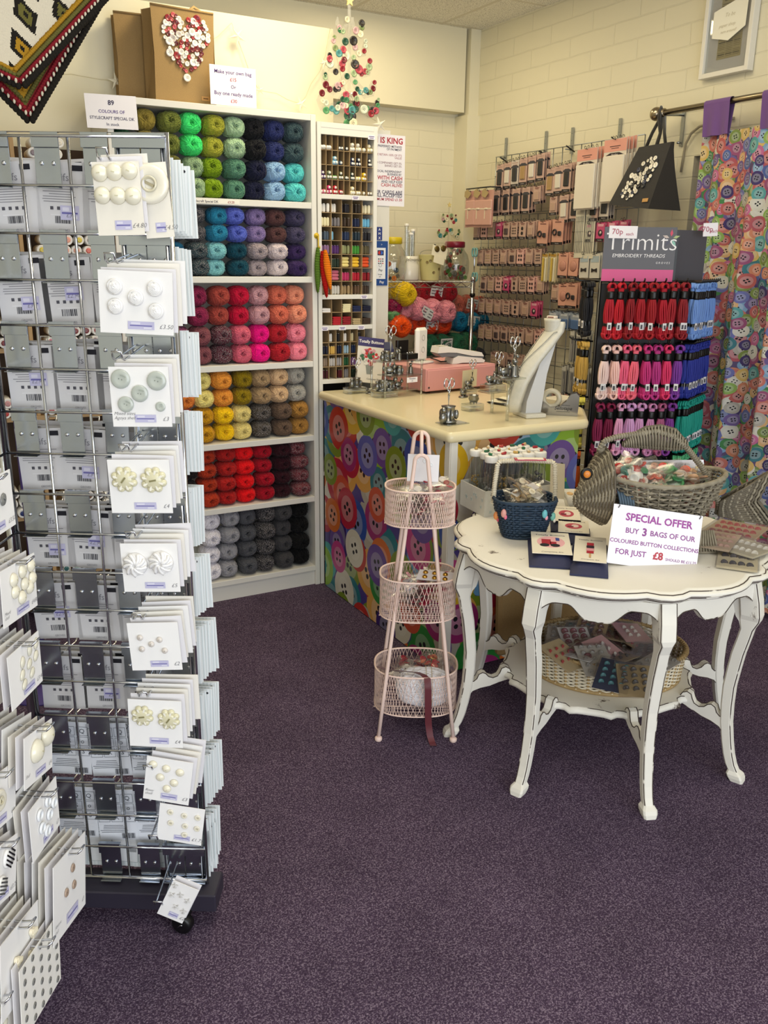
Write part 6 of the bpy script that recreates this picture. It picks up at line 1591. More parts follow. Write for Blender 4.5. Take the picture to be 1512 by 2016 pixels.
def figure(loc, kind, label, s=1.0, rz=0.0, cat='ornament'):
    """little pewter pieces: animals, thimbles, scissor holders"""
    t = thing(kind, label, cat, loc, rz, 'pewter pieces on the counter'); s *= 1.25
    m = MB().use(pewter)
    if kind == 'pewter_thimble': m.lathe([(.0095*s, 0), (.0105*s, .002*s), (.009*s, .004*s), (.0075*s, .02*s), (.005*s, .024*s), (0, .025*s)], 16); m.ball((0, 0, .03*s), .006*s, 10, 8).ball((.003*s, -.003*s, .040*s), .0042*s, 8, 6)
    elif kind == 'pewter_animal':
        m.lathe([(0, 0), (.024*s, 0), (.024*s, .004*s), (0, .005*s)], 16, sy=.7)
        m.ball((0, 0, .017*s), (.019*s, .011*s, .012*s), 14, 10).ball((.018*s, -.002*s, .030*s), (.008*s, .007*s, .008*s), 10, 8).ball((-.018*s, 0, .022*s), (.005*s, .004*s, .010*s), 8, 6)
        for dx in (-.010, .010): m.tube([(dx*s, -.004*s, .010*s), (dx*s, -.005*s, .003*s)], .003*s, 6)
        m.tube([(.020*s, .003*s, .036*s), (.019*s, .005*s, .044*s)], .002*s, 5, rs=[.0025*s, .001*s]).tube([(.017*s, -.006*s, .036*s), (.016*s, -.008*s, .044*s)], .002*s, 5, rs=[.0025*s, .001*s])
    elif kind == 'pewter_holder':
        m.lathe([(.016*s, 0), (.018*s, .003*s), (.013*s, .006*s), (.013*s, .03*s), (.015*s, .033*s)], 16); [m.ball((.016*s*math.cos(a), .016*s*math.sin(a), .016*s), (.005*s, .005*s, .010*s), 8, 6) for a in (0.4, 1.7, 3.0, 4.3, 5.5)]
        m.ball((-.02*s, -.004*s, .012*s), (.010*s, .008*s, .012*s), 10, 8).ball((-.022*s, -.006*s, .027*s), .006*s, 8, 6)
    elif kind == 'pewter_cauldron': m.lathe([(0, .003*s), (.012*s, .004*s), (.017*s, .014*s), (.014*s, .024*s), (.016*s, .026*s), (.012*s, .026*s), (.012*s, .012*s), (0, .010*s)], 18); [m.tube([(.010*s*math.cos(a), .010*s*math.sin(a), .005*s), (.012*s*math.cos(a), .012*s*math.sin(a), 0)], .0022*s, 6) for a in (0, 2.1, 4.2)]
    m.build('casting', t)
    return t
def little_scissors(loc, label, s=1.0, rz=0.0, tilt=0.0):
    t = thing('embroidery_scissors', label, 'scissors', (loc[0], loc[1], loc[2]+.006), 0, 'embroidery scissors on the counter', rot=(0, tilt, rz)); s *= 1.2
    m = MB().use(chrome)
    for sg in (-1, 1):
        m.tube([(sg*.010*s+.0085*s*math.cos(a), 0, .060*s+.0125*s*math.sin(a)) for a in [2*PI*i/14 for i in range(14)]], .0017*s, 6, True)
        m.tube([(sg*.006*s, 0, .049*s), (sg*.002*s, 0, .038*s), (-sg*.0025*s, 0, .028*s)], .0018*s, 6)
    m.build('handles', t); MB().use(chrome).prism([(-.004*s, .030*s), (.001*s, .030*s), (.0005*s, -.006*s)], .001, 'xz', -.001).prism([(.004*s, .030*s), (-.001*s, .030*s), (-.0005*s, -.006*s)], .001, 'xz', .0).build('blades', t); return t
def block(px, py, sx, sy, sz, rz, label):
    q = cz(px, py); m = MB().use(acrylic).box((0, 0, sz/2), (sx, sy, sz), .002).use(paper, 'dcd8d0').box((0, .004, sz*.5), (sx*.9, sy*.8, .001)); o = m.build('acrylic_block', None, (q.x, q.y, CZ), (0, 0, rz)); tag(o, label, 'display block'); return o
b1 = block(699, 774, .095, .055, .026, .0, 'clear acrylic block with scissor holder nearest the thread tower')
b2_ = block(757, 781, .105, .055, .026, .0, 'clear acrylic block with rocking ornament beside it on counter edge')
figure((b1.location.x+.010, b1.location.y+.005, CZ+.026), 'pewter_holder', 'pewter scissor holder on the acrylic block nearest the tower', 1.0)
little_scissors((b1.location.x+.010, b1.location.y+.005, CZ+.058), 'small scissors upright in the holder nearest the tower', 1.0, .2)
figure((b2_.location.x-.012, b2_.location.y, CZ+.026), 'pewter_animal', 'pewter lamb on the block at counter edge', 1.0, .2); figure((b2_.location.x+.026, b2_.location.y, CZ+.026), 'pewter_holder', 'pewter scissor holder beside the pewter lamb', .85)
little_scissors((b2_.location.x+.026, b2_.location.y, CZ+.055), 'small scissors upright beside the pewter lamb', 1.1, .3)
figure(cz(729, 775), 'pewter_animal', 'small pewter animal lying between the two acrylic blocks', .7, -.4)
for k, (x, z, kind, s) in enumerate(((-.07, .153, 'pewter_holder', 1.0), (-.035, .153, 'pewter_animal', .95), (.0, .153, 'pewter_thimble', 1.0), (-.055, .091, 'pewter_animal', 1.0), (.0, .091, 'pewter_holder', .9), (.065, .091, 'pewter_thimble', 1.0), (-.09, .031, 'pewter_holder', 1.0), (-.05, .031, 'pewter_animal', 1.1), (-.005, .031, 'pewter_animal', .8))):
    q = tl_s @ Vector((x, -.015, z)); figure(q, kind, f'{kind.replace("_", " ")} on the {"top" if z > .12 else "middle" if z > .06 else "lowest"} tier of acrylic stand, {ORD[k % 3]} from left', s, jit(.5))
q = tl_s @ Vector((-.035, .0, .185)); little_scissors(q, 'gold rimmed scissors standing on the acrylic stand\'s top tier', 1.2, .1)
gb = thing('gift_box', 'open black gift box on the acrylic stand\'s top tier', 'box', tl_s @ Vector((.060, .0, .1525)), .3)
MB().use(black).box((0, 0, .012), (.07, .06, .024), .002).build('box_base', gb); MB().use(black).box((0, .036, .045), (.07, .016, .066), .002).build('lid', gb); m = MB().use(chrome); [m.ball((-.016+.016*i, -.01, .026), .004, 8, 6) for i in range(3)]; m.build('earrings', gb)
# group at the counter's front corner
f1 = figure(cz(882, 833), 'pewter_holder', 'pewter bramble scissor holder at the counter\'s front corner', 1.45, .3)
little_scissors((f1.location.x, f1.location.y, CZ+.055), 'scissors standing in the bramble holder at the front corner', 1.15, .2)
o = MB().use(acrylic).box((0, 0, .0015), (.10, .075, .003)).build('clear_plate', None, tuple(cz(885, 834)+Vector((.012, 0, 0))), (0, 0, .1)); tag(o, 'clear acrylic plate under the bramble scissor holder', 'plate')
f1.location.z = CZ+.0032
b3 = block(930, 808, .075, .055, .028, .1, 'clear acrylic block with pewter cauldron on the counter')
figure((b3.location.x+.004, b3.location.y, CZ+.0285), 'pewter_cauldron', 'pewter cauldron on its own acrylic block', 1.0)
figure(cz(912, 782), 'pewter_animal', 'pewter frog behind the bramble holder', .9, .5)
def raised(px, py, hgt, top, label):
    q = cz(px, py); t = thing('acrylic_table', label, 'display stand', (q.x, q.y, CZ), .1)
    MB().use(acrylic).box((0, 0, hgt-.003), (top[0], top[1], .006), .001).build('top', t); m = MB().use(acrylic)
    m.lathe([(.0065, 0), (.0065, hgt-.006)], 12, (0, 0, 0)); m.build('column', t); return t
r1 = raised(968, 812, .085, (.095, .07), 'clear acrylic pedestal with scissor holders, front of the drawer')
o = MB().use(acrylic).box((0, 0, .0125), (.085, .06, .024), .002).build('acrylic_block', None, (r1.location.x, r1.location.y, CZ+.0855), (0, 0, .1)); tag(o, 'acrylic block on top of the pedestal before the pink drawer', 'display block')
figure((r1.location.x-.012, r1.location.y, CZ+.111), 'pewter_animal', 'pewter mice group on the pedestal block', .9, .2); figure((r1.location.x+.024, r1.location.y, CZ+.111), 'pewter_holder', 'pewter scissor holder on the pedestal block', .8)
little_scissors((r1.location.x+.024, r1.location.y, CZ+.138), 'scissors in the holder on the pedestal block', 1.0, .2)
b4 = block(922, 778, .06, .05, .030, .1, 'clear acrylic block right beside the pink drawer')
figure((b4.location.x, b4.location.y, CZ+.0305), 'pewter_animal', 'pewter hedgehog on the block beside the drawer', .9, .3); little_scissors((b4.location.x+.02, b4.location.y+.004, CZ+.06), 'upright scissors against the drawer front', 1.0, .3)
o = sign('cream_card', frame((b4.location.x+.025, b4.location.y+.03, CZ+.068), (1, .3, 0), (0, 0, 1)), .10, .075, [], 'blank cream card behind the hedgehog block', 'card', 'd9ccaa')
r2 = raised(998, 828, .160, (.10, .075), 'tall clear acrylic column stand beside the necklace bust')
figure((r2.location.x-.022, r2.location.y, CZ+.160), 'pewter_animal', 'pewter cat group on the tall column stand', 1.0, .2); figure((r2.location.x+.022, r2.location.y, CZ+.160), 'pewter_thimble', 'pewter post holder on the tall column stand', 1.5)
little_scissors((r2.location.x+.022, r2.location.y+.004, CZ+.198), 'scissors highest above the tall column stand', 1.15, .2)
o = MB().use(acrylic).box((0, 0, .02), (.05, .002, .045)).build('clear_easel', None, (r2.location.x+.032, r2.location.y+.02, CZ+.161), (-.3, 0, .2)); tag(o, 'small clear easel on the tall column stand', 'easel')
# bust
bq = cz(1048, 822)
bu = thing('necklace_bust', 'pale marbled necklace display bust on the counter', 'display bust', (bq.x+.012, bq.y+.035, CZ), -1.75)
mar = M('marble_grey', 'd6d2c4', .5, bump=.05, scale=60, var=.12)
MB().use(mar).box((0, 0, .008), (.115, .085, .016), .003).build('base', bu)
def bust():
    m = MB().use(mar); n = 16
    for i in range(1): pass
    # front plate: curved board leaning forward at the neck, narrow at the bottom point
    prof = [(.0, -.066, .030), (.035, -.074, .066), (.11, -.055, .084), (.19, -.012, .096), (.25, .036, .106), (.30, .074, .104), (.325, .086, .080), (.335, .084, .074)]
    vs = []; fs = []
    for (z, y, w) in prof:
        for s in range(n+1):
            t = -1+2*s/n; vs.append((t*w*.5, y-.020+.026*t*t, z+.018))
    k = n+1
    for i in range(len(prof)-1):
        for s in range(n): fs.append((i*k+s, i*k+s+1, (i+1)*k+s+1, (i+1)*k+s))
    nb = len(vs)
    vs += [(x, y+.016, z) for (x, y, z) in vs]
    fs += [tuple(nb+q for q in f[::-1]) for f in fs]
    rim = [s for s in range(k)]+[i*k+n for i in range(1, len(prof))]+[(len(prof)-1)*k+s for s in range(n-1, -1, -1)]+[i*k for i in range(len(prof)-2, 0, -1)]
    fs += [(rim[i], nb+rim[i], nb+rim[(i+1) % len(rim)], rim[(i+1) % len(rim)]) for i in range(len(rim))]
    m.add(vs, fs, True); return m
bust().build('front_plate', bu)
MB().use(mar).lathe([(.030, .300), (.034, .325), (.038, .352), (.040, .362), (0, .362)], 20, (0, .074, .0), sy=.7).build('neck', bu)
MB().use(M('bust_back', 'cfcfcf', .5)).prism([(-.030, .016), (.034, .016), (.050, .16), (.078, .27), (.098, .335), (.070, .335), (.030, .24), (-.005, .13), (-.028, .06)], .055, 'yz', -.0275).build('back_support', bu)
nk = thing('button_necklace', 'silver pendant necklace hung on the marbled bust', 'necklace', (bu.location.x, bu.location.y, CZ), -1.75)
def bsurf(t, z):    # a point just in front of the plate
    prof = [(.0, -.066, .030), (.035, -.074, .066), (.11, -.055, .084), (.19, -.012, .096), (.25, .036, .106), (.30, .074, .104), (.325, .086, .080)]
    for i in range(len(prof)-1):
        if prof[i][0] <= z <= prof[i+1][0]:
            f = (z-prof[i][0])/(prof[i+1][0]-prof[i][0]); y = prof[i][1]*(1-f)+prof[i+1][1]*f; w = prof[i][2]*(1-f)+prof[i+1][2]*f
            return (t*w*.5, y-.024+.026*t*t, z+.018)
    return (0, 0, z)
m = MB().use(pewter).tube([bsurf(-.9, .300)]+[bsurf(-.75+.75*i/8, .295-.125*(i/8)**.8) for i in range(9)], .0013, 5).tube([bsurf(.9, .300)]+[bsurf(.75-.75*i/8, .295-.125*(i/8)**.8) for i in range(9)], .0013, 5); m.build('chain', nk)
m = MB().use(pewter)
for k in range(13): x, y, z = bsurf(0, .168-.0078*k); m.ball((x+.003*math.sin(k*2.2), y-.003, z), (.0055, .003, .0055), 8, 6); m.tube([(x-.006, y-.004, z), (x, y-.006, z+.004), (x+.006, y-.004, z)], .0012, 5)
m.build('pendant', nk)
o = MB().use(paper, 'dccfc0').box((0, 0, 0), (.036, .022, .010), .002).use(col='8a5a4a').rect(0, 0, .024, .004, .0115).build('ring_box', None, (bu.location.x+.075, bu.location.y-.008, CZ+.3675), (0, 0, -1.2)); tag(o, 'tiny pale box lying on the bust\'s neck top', 'box')
# tape dispenser
dq = cz(1108, 818)
td = thing('tape_dispenser', 'chrome tape dispenser with clear tape roll beside the bust', 'tape dispenser', (dq.x, dq.y+.03, CZ), -.75)
MB().use(M('smoked_chrome', (.62, .61, .60), .16, 1.0)).prism([(-.070, 0), (.075, 0), (.078, .075), (.066, .088), (.045, .082), (.030, .055), (.005, .034), (-.03, .030), (-.055, .050), (-.072, .052)], .048, 'xz', -.024).build('body', td)
MB().use(M('clear_tape', 'c8bfa6', .2)).tube([(-.028+.030*math.cos(a), 0, .060+.030*math.sin(a)) for a in [2*PI*i/24 for i in range(24)]], .010, 8, True).build('tape_roll', td)
m = MB().use(blackmetal); m.T = Matrix.Translation((.020, -.0245, .022)); m.text('Sellotape', .018, 0, 0, .0006, 'CENTER', .01, .25); m.rect(0, .018, .05, .0012, .0006); m.rect(0, -.007, .05, .0012, .0006); m.build('lettering', td)
# papers and pens
pq = cz(985, 800)
o = MB().use(paper, 'e6dfc6').box((0, 0, .003), (.15, .20, .005)).build('note_pad', None, tuple(cz(1018, 792)), (0, 0, .5)); tag(o, 'cream note pad behind the necklace bust', 'note pad')
for k, (x0, y0, x1, y1) in enumerate(((958, 794, 1000, 800), (975, 790, 1030, 803), (985, 797, 1035, 809))):
    a, b = cz(x0, y0), cz(x1, y1); a.z = b.z = CZ+.005 if k != 1 else CZ+.012
    pn = thing('pen', f'{["dark pointed", "black and cream", "silver clipped"][k]} pen lying before the bust', 'pen', tuple(a)); d = b-a
    MB().use((blackmetal, black, steel)[k]).tube([(0, 0, 0), d*.08, d*.1, d*.7, d], .0045, 8, rs=[.0008, .003, .0045, .0045, .004]).build('barrel', pn); MB().use(steel).tube([d*.72+Vector((0, 0, .005)), d*.97+Vector((0, 0, .006))], .0014, 5).build('clip', pn)
o = MB().use(M('pale_box', 'd8d0bc', .5)).box((0, 0, .02), (.13, .09, .04), .002).use(black).rect(.02, .02, .02, .006, .046).build('pale_drawer_box', None, (2.315, 2.68, CZ), (0, 0, .2)); tag(o, 'low pale box at the counter\'s right end, behind the thread stand', 'box')
# ------------------------------------------------------------------ pink three tier wire basket stand
PN = Vector((-.488, -.873, 0)); PUv = Vector((.873, -.488, 0)); PC = Vector((1.366, 2.206, 0))
pinkw = M('pink_wire', 'efd3c6', .45)
ps = thing('basket_stand', 'pale pink three tier wire basket stand beside the counter', 'basket stand', tuple(PC), math.atan2(PUv.y, PUv.x))
def arch(y0, y1, zt, hw_b, hw_t):
    pts = []
    for i in range(7): t = i/6; pts.append((-hw_b+(hw_b-hw_t)*t, y0+(y1-y0)*t, .012+(zt-hw_t-.012)*t))
    for i in range(1, 12): a = PI-PI*i/12; pts.append((hw_t*math.cos(a), y1, zt-hw_t+hw_t*math.sin(a)))
    for i in range(7): t = 1-i/6; pts.append((hw_b-(hw_b-hw_t)*t, y0+(y1-y0)*t, .012+(zt-hw_t-.012)*t))
    return pts
for nm, pts in (('front_frame', arch(-.128, -.030, .925, .121, .020)), ('rear_frame', arch(.128, .030, .985, .121, .022))):
    o = MB().use(pinkw).tube(pts, .0062, 10).build(nm, ps)
    for x in (-.121, .121): MB().use(pinkw).lathe([(0, 0), (.009, 0), (.012, .004), (.012, .012), (.008, .016)], 14, (x, -.128 if nm[0] == 'f' else .128, 0)).build('foot', o)
MB().use(pinkw).tube([(0, .030, .985), (0, -.002, .990), (0, -.030, .925)], .006, 10).build('top_handle', ps)
BAS = [(.078, .136, .112, .138), (.402, .122, .100, .132), (.710, .109, .090, .112)]     # z, rx, ry, height
def superring(rx, ry, a, e=2.6):
    c, s = math.cos(a), math.sin(a); return (rx*math.copysign(abs(c)**(2/e), c), ry*math.copysign(abs(s)**(2/e), s))
for (z, rx, ry, h) in BAS:
    m = MB().use(pinkw); NA = 80
    for zz, r in ((0, .0026), (h, .0034)): m.tube([(*superring(rx, ry, 2*PI*i/NA), z+zz) for i in range(NA)], r, 6, True)
    for sg in (-1, 1):
        for i in range(NA):
            m.tube([(*superring(rx, ry, 2*PI*(i+sg*k*.75)/NA), z+h*k/4) for k in range(5)], .0009, 4, cap=False)
    m.tube([(-rx*1.02, -ry*.4, z), (rx*1.02, -ry*.4, z)], .002, 5)
    for i in range(-5, 6):
        x = rx*i/5.6; y = ry*(1-abs(i/5.6)**2.6)**(1/2.6); m.tube([(x, -y, z), (x, y, z)], .001, 4)
        y = ry*i/5.6; x = rx*(1-abs(i/5.6)**2.6)**(1/2.6); m.tube([(-x, y, z), (x, y, z)], .001, 4)
    m.build('mesh_basket', ps)
psm = Matrix.Translation(PC) @ Matrix.Rotation(math.atan2(PUv.y, PUv.x), 4, 'Z')
def bag_film(w_, h_, t, seed):
    rnd = random.Random(seed); m = MB().use(film); n = 10; vs = []; fs = []
    for sd in (1, -1):
        for j in range(n+1):
            for i in range(n+1):
                u, v = -1+2*i/n, -1+2*j/n; e = max(0, (1-u**4)*(1-v**4)); vs.append((u*w_/2*(1+rnd.uniform(-.01, .01)), v*h_/2, sd*t*.5*e*(1+rnd.uniform(-.12, .12))))
    k = (n+1)**2
    for j in range(n):
        for i in range(n):
            q = (j*(n+1)+i, j*(n+1)+i+1, (j+1)*(n+1)+i+1, (j+1)*(n+1)+i); fs.append(q); fs.append(tuple(k+x for x in q[::-1]))
    m.add(vs, fs, True)
    m.tube([(-w_/2, h_/2-.006, 0), (w_/2, h_/2-.006, 0)], .0012, 4)
    return m
BAGV = {}
FB = MB().use(dyedgloss).lathe([(.01, 0), (.01, .002), (.0075, .0032), (.0060, .0018), (0, .0018)], 12).build('flat_button'); FBU = [False]
def button_bag(name, w_, h_, t, M4, cols, label, grp, nb=9, seed=0, lab=True, rb=.009, cat='button bag', shapes=0):
    th = thing(name, label, cat, group=grp); th.matrix_world = M4
    key = (round(w_, 3), round(h_, 3), round(t, 3), seed % 3)
    if key not in BAGV: o = bag_film(w_, h_, t, seed % 3).build('clear_bag', th); BAGV[key] = o
    else: o = BAGV[key].copy(); COL.objects.link(o); o.parent = th
    for k in range(nb):
        o = FB
        if FBU[0]: o = FB.copy(); COL.objects.link(o)
        FBU[0] = True; o.parent = th; r = rb*random.uniform(.75, 1.2); o.location = (jit(w_*.36), jit(h_*.36), jit(t*.22)); o.scale = (r/.01,)*3
        o.rotation_euler = (jit(.6), jit(.6), jit(3)); o.color = (*lin(random.choice(cols)), 1)
    if lab:
        o = MB().use(paper, 'e8e4dc').box((0, 0, 0), (w_*.38, h_*.28, .0008)).use(col='6a6470').build('paper_label', th); o.location = (jit(w_*.2), jit(h_*.2), t*.30); o.rotation_euler = (jit(.2), jit(.2), jit(.8))
    return th
def heap(rx, ry, z, n, mk):
    for k in range(n):
        a = 2.399*k; q = math.sqrt((k+.3)/n)*.72
        x, y = rx*q*math.cos(a), ry*q*math.sin(a)
        mk(k, x, y, z)
REDS = ['9c1a34', 'b82848', '8a1630', 'd8a8b0', 'e8e0dc', 'c06070', 'efe9e2']
PINKS = ['d86a88', 'e8a8b8', 'a01c3c', 'c03a58', 'f0d8dc', 'b82848']
def mk_top(k, x, y, z):
    M4 = psm @ Matrix.Translation((x*.75, y*.7, z+.012+.0115*k)) @ Matrix.Rotation(jit(3), 4, 'Z') @ Matrix.Rotation(jit(.35), 4, 'X')
    button_bag('button_bag', .105, .085, .018, M4, (REDS, ['e8e2d0', 'efe8d8', 'c8bfa8'], REDS)[k % 3], f'small bag of {["red", "cream", "red and white"][k % 3]} buttons, {ORD[k]} up in the top pink basket', 'bags in the top pink basket', 12, k, True, .011)
heap(.100, .085, .722, 9, mk_top)
def mk_mid(k, x, y, z):
    M4 = psm @ Matrix.Translation((x*.8, y*.75, z+.012+.0115*k)) @ Matrix.Rotation(jit(3), 4, 'Z') @ Matrix.Rotation(jit(.25), 4, 'X')
    button_bag('button_bag', .100, .085, .018, M4, (PINKS, ['c8c4cc', 'e4e0e0', 'b8b0bc'], ['a01c3c', 'b82848'])[k % 3], f'bag of {["pink", "pale grey", "dark red"][k % 3]} buttons, {ORD[k]} up in the middle pink basket', 'bags in the middle pink basket', 12, k, k % 2 == 0, .011)
heap(.112, .095, .415, 9, mk_mid)
def mk_low(k, x, y, z):
    M4 = psm @ Matrix.Translation((x*.7, y*.6+.035, z+.012+.0125*k)) @ Matrix.Rotation(jit(3), 4, 'Z') @ Matrix.Rotation(jit(.25), 4, 'X')
    button_bag('button_bag', .105, .085, .018, M4, (['8a1630', 'a01c34'], ['d8d4d8', 'b8b4c0', 'e8e4e4'], ['b0343c', 'c86a4a', 'd8b070'])[k % 3], f'bag of {["dark red", "silvery", "mixed red"][k % 3]} trimmings, {ORD[k]} up in the lowest pink basket', 'bags in the lowest pink basket', 12, k, k % 2 == 1, .011)
heap(.12, .1, .090, 9, mk_low)
# cards in the baskets
c4 = psm @ Matrix.Translation((.008, .012, .875)) @ Matrix.Rotation(-.12, 4, 'X') @ Matrix.Rotation(.03, 4, 'Y')
o = MB().use(paper, 'e9e7ea').box((0, 0, 0), (.098, .0014, .085)).build('button_card'); o.matrix_world = c4; tag(o, 'white card with clear beads standing up in the top pink basket', 'button card')
for (x, z) in ((-.02, .02), (.004, .022), (.024, .012)): add_btn(o, 'ring', .006, x, z)
c5 = psm @ Matrix.Translation((.055, -.01, .402+.125)) @ Matrix.Rotation(-.25, 4, 'Z') @ Matrix.Rotation(-PI/2+.18, 4, 'X')
o = MB().use(paper, 'd6d2da').box((0, .0007, 0), (.115, .0014, .062)).build('button_card'); o.matrix_world = c5; tag(o, 'grey card with six gold dome buttons in the middle pink basket', 'button card')
gd = MB().use(brass).lathe([(0, .0075), (.005, .0065), (.008, .003), (.0088, 0)], 16, ax='y').use(M('dark_gold', '6a5020', .3, 1)).lathe([(0, .0080), (.003, .0076)], 12, ax='y').build('button', o); gd.location = (-.035, 0, .014)
for (x, z) in ((-.005, .013), (.03, .012), (-.032, -.014), (0, -.015), (.034, -.016)): c = gd.copy(); COL.objects.link(c); c.parent = o; c.location = (x, 0, z)
# big white yarn ball and dark red ribbon in the lowest basket
yb = thing('white_yarn_cake', 'big ball of white yarn tied with string in the lowest pink basket', 'yarn', tuple(psm @ Vector((.026, -.036, .085+.064))), math.atan2(PUv.y, PUv.x))
o = bpy.data.objects.new('wound_yarn', YB['p', 1].data); COL.objects.link(o); o.parent = yb; o.rotation_euler = (0, 0, PI/2); o.scale = (1.25, 1.45, 1.50); o.color = (*lin('f0edf0'), 1)
m = MB().use(M('string', 'c8b89a', .8)); [m.tube([(dx, .069*math.cos(a), .065*math.sin(a)) for a in [2*PI*i/28 for i in range(28)]], .0012, 5, True) for dx in (.006, .024)]; m.build('tied_string', yb)
def ribbon(pts, w_, name, col, label, wdir):
    m = MB().use(M('ribbon_'+col, col, .5, sheen=.3)); vs = []; pts = [Vector(p) for p in pts]; wd = Vector(wdir).normalized()*w_/2
    for p in pts: vs += [p-wd, p+wd]
    k = len(pts); fs = [(2*i, 2*i+1, 2*i+3, 2*i+2) for i in range(k-1)]
    m.add(vs, fs, True); nb = len(vs); m.add([v+Vector((0, .0012, .0008)) for v in vs], [f[::-1] for f in fs], True)
    o = m.build(name); tag(o, label, 'ribbon'); return o
rp = [psm @ Vector(q) for q in ((-.125, .02, .190), (-.10, -.03, .205), (-.05, -.055, .212), (.0, -.075, .218), (.02, -.100, .222), (.033, -.116, .217), (.036, -.121, .18), (.038, -.122, .10), (.040, -.124, .06), (.046, -.128, .02), (.052, -.140, .0035), (.056, -.160, .003))]
ribbon(rp, .021, 'dark_red_ribbon', '5e1622', 'dark red ribbon hanging out of the lowest pink basket to the floor', PUv)
# ------------------------------------------------------------------ white distressed table
def chippy():
    m, n, l, b = newmat('chipped_white_paint'); b.inputs['Roughness'].default_value = .55
    tc = n.new('ShaderNodeTexCoord'); nz = n.new('ShaderNodeTexNoise'); nz.inputs['Scale'].default_value = 9; nz.inputs['Detail'].default_value = 8; nz.inputs['Roughness'].default_value = .7
    mp = n.new('ShaderNodeMapping'); mp.inputs['Scale'].default_value = (1, 1, .45)
    l.new(tc.outputs['Object'], mp.inputs[0]); l.new(mp.outputs[0], nz.inputs['Vector'])
    cr = n.new('ShaderNodeValToRGB'); e = cr.color_ramp.elements
    e[0].position = .645; e[0].color = (*lin('ebe7dc'), 1); e[1].position = .69; e[1].color = (*lin('4a3c34'), 1)
    x = e.new(.56); x.color = (*lin('ebe7dc'), 1); x = e.new(.648); x.color = (*lin('cfc8bc'), 1)
    l.new(nz.outputs['Fac'], cr.inputs[0]); l.new(cr.outputs[0], b.inputs['Base Color'])
    return m
def worn_line():
    m, n, l, b = newmat('worn_edge'); b.inputs['Roughness'].default_value = .7
    tc = n.new('ShaderNodeTexCoord'); nz = n.new('ShaderNodeTexNoise'); nz.inputs['Scale'].default_value = 24; nz.inputs['Detail'].default_value = 6
    l.new(tc.outputs['Object'], nz.inputs['Vector'])
    cr = n.new('ShaderNodeValToRGB'); e = cr.color_ramp.elements; e[0].position = .36; e[0].color = (*lin('e0dace'), 1); e[1].position = .42; e[1].color = (*lin('453830'), 1)
    l.new(nz.outputs['Fac'], cr.inputs[0]); l.new(cr.outputs[0], b.inputs['Base Color']); return m
chip, worn = chippy(), worn_line()
TC_ = Vector((1.865, 1.895, 0)); TZT = .670
tb = thing('side_table', 'white distressed octagonal table with eight curved legs and lower shelf', 'table', tuple(TC_))
LEGA = [math.radians(22.5+45*k) for k in range(8)]
def outline(scale, inset_=0.0, n=12):
    pts = []
    for k in range(8):
        a0 = LEGA[k]
        for i in range(n):
            f = i/n; a = a0+f*PI/4
            e = min(f, 1-f)      # 0 at a leg, .5 in the middle of a side
            if e < .085: r = .486-.006*(e/.085)
            elif e < .17: r = .480-.016*math.sin((e-.085)/.085*PI/2)
            else: r = .464+.021*math.sin((e-.17)/.33*PI/2)
            r = r*scale-inset_
            pts.append((r*math.cos(a), r*math.sin(a)))
    return pts
m = MB().use(chip)
def profile_slab(m, z0, z1, steps, scale=1.0):
    n = 0; vs = []; fs = []
    for (ins, t) in steps:
        o = outline(scale, ins); n = len(o); vs += [(x, y, z0+(z1-z0)*t) for x, y in o]
    for i in range(len(steps)-1):
        for j in range(n): fs.append((i*n+j, i*n+(j+1) % n, (i+1)*n+(j+1) % n, (i+1)*n+j))
    m.add(vs, fs, True); m.add(vs[:n], [tuple(range(n-1, -1, -1))]); m.add(vs[-n:], [tuple(range(n))])
profile_slab(m, .632, TZT, [(.034, 0), (.020, .10), (.012, .28), (.013, .36), (.002, .46), (0, .66), (.006, .80), (.012, .84), (.016, .96), (.024, 1.0)])
m.build('tabletop', tb)
m = MB().use(worn)
for ins, z, r in ((.0125, .6445, .0020), (.0115, .6642, .0018), (.0015, .652, .0012)):
    m.tube([(x, y, z) for x, y in outline(1, ins)], r, 5, True)
m.build('worn_moulding_line', tb)
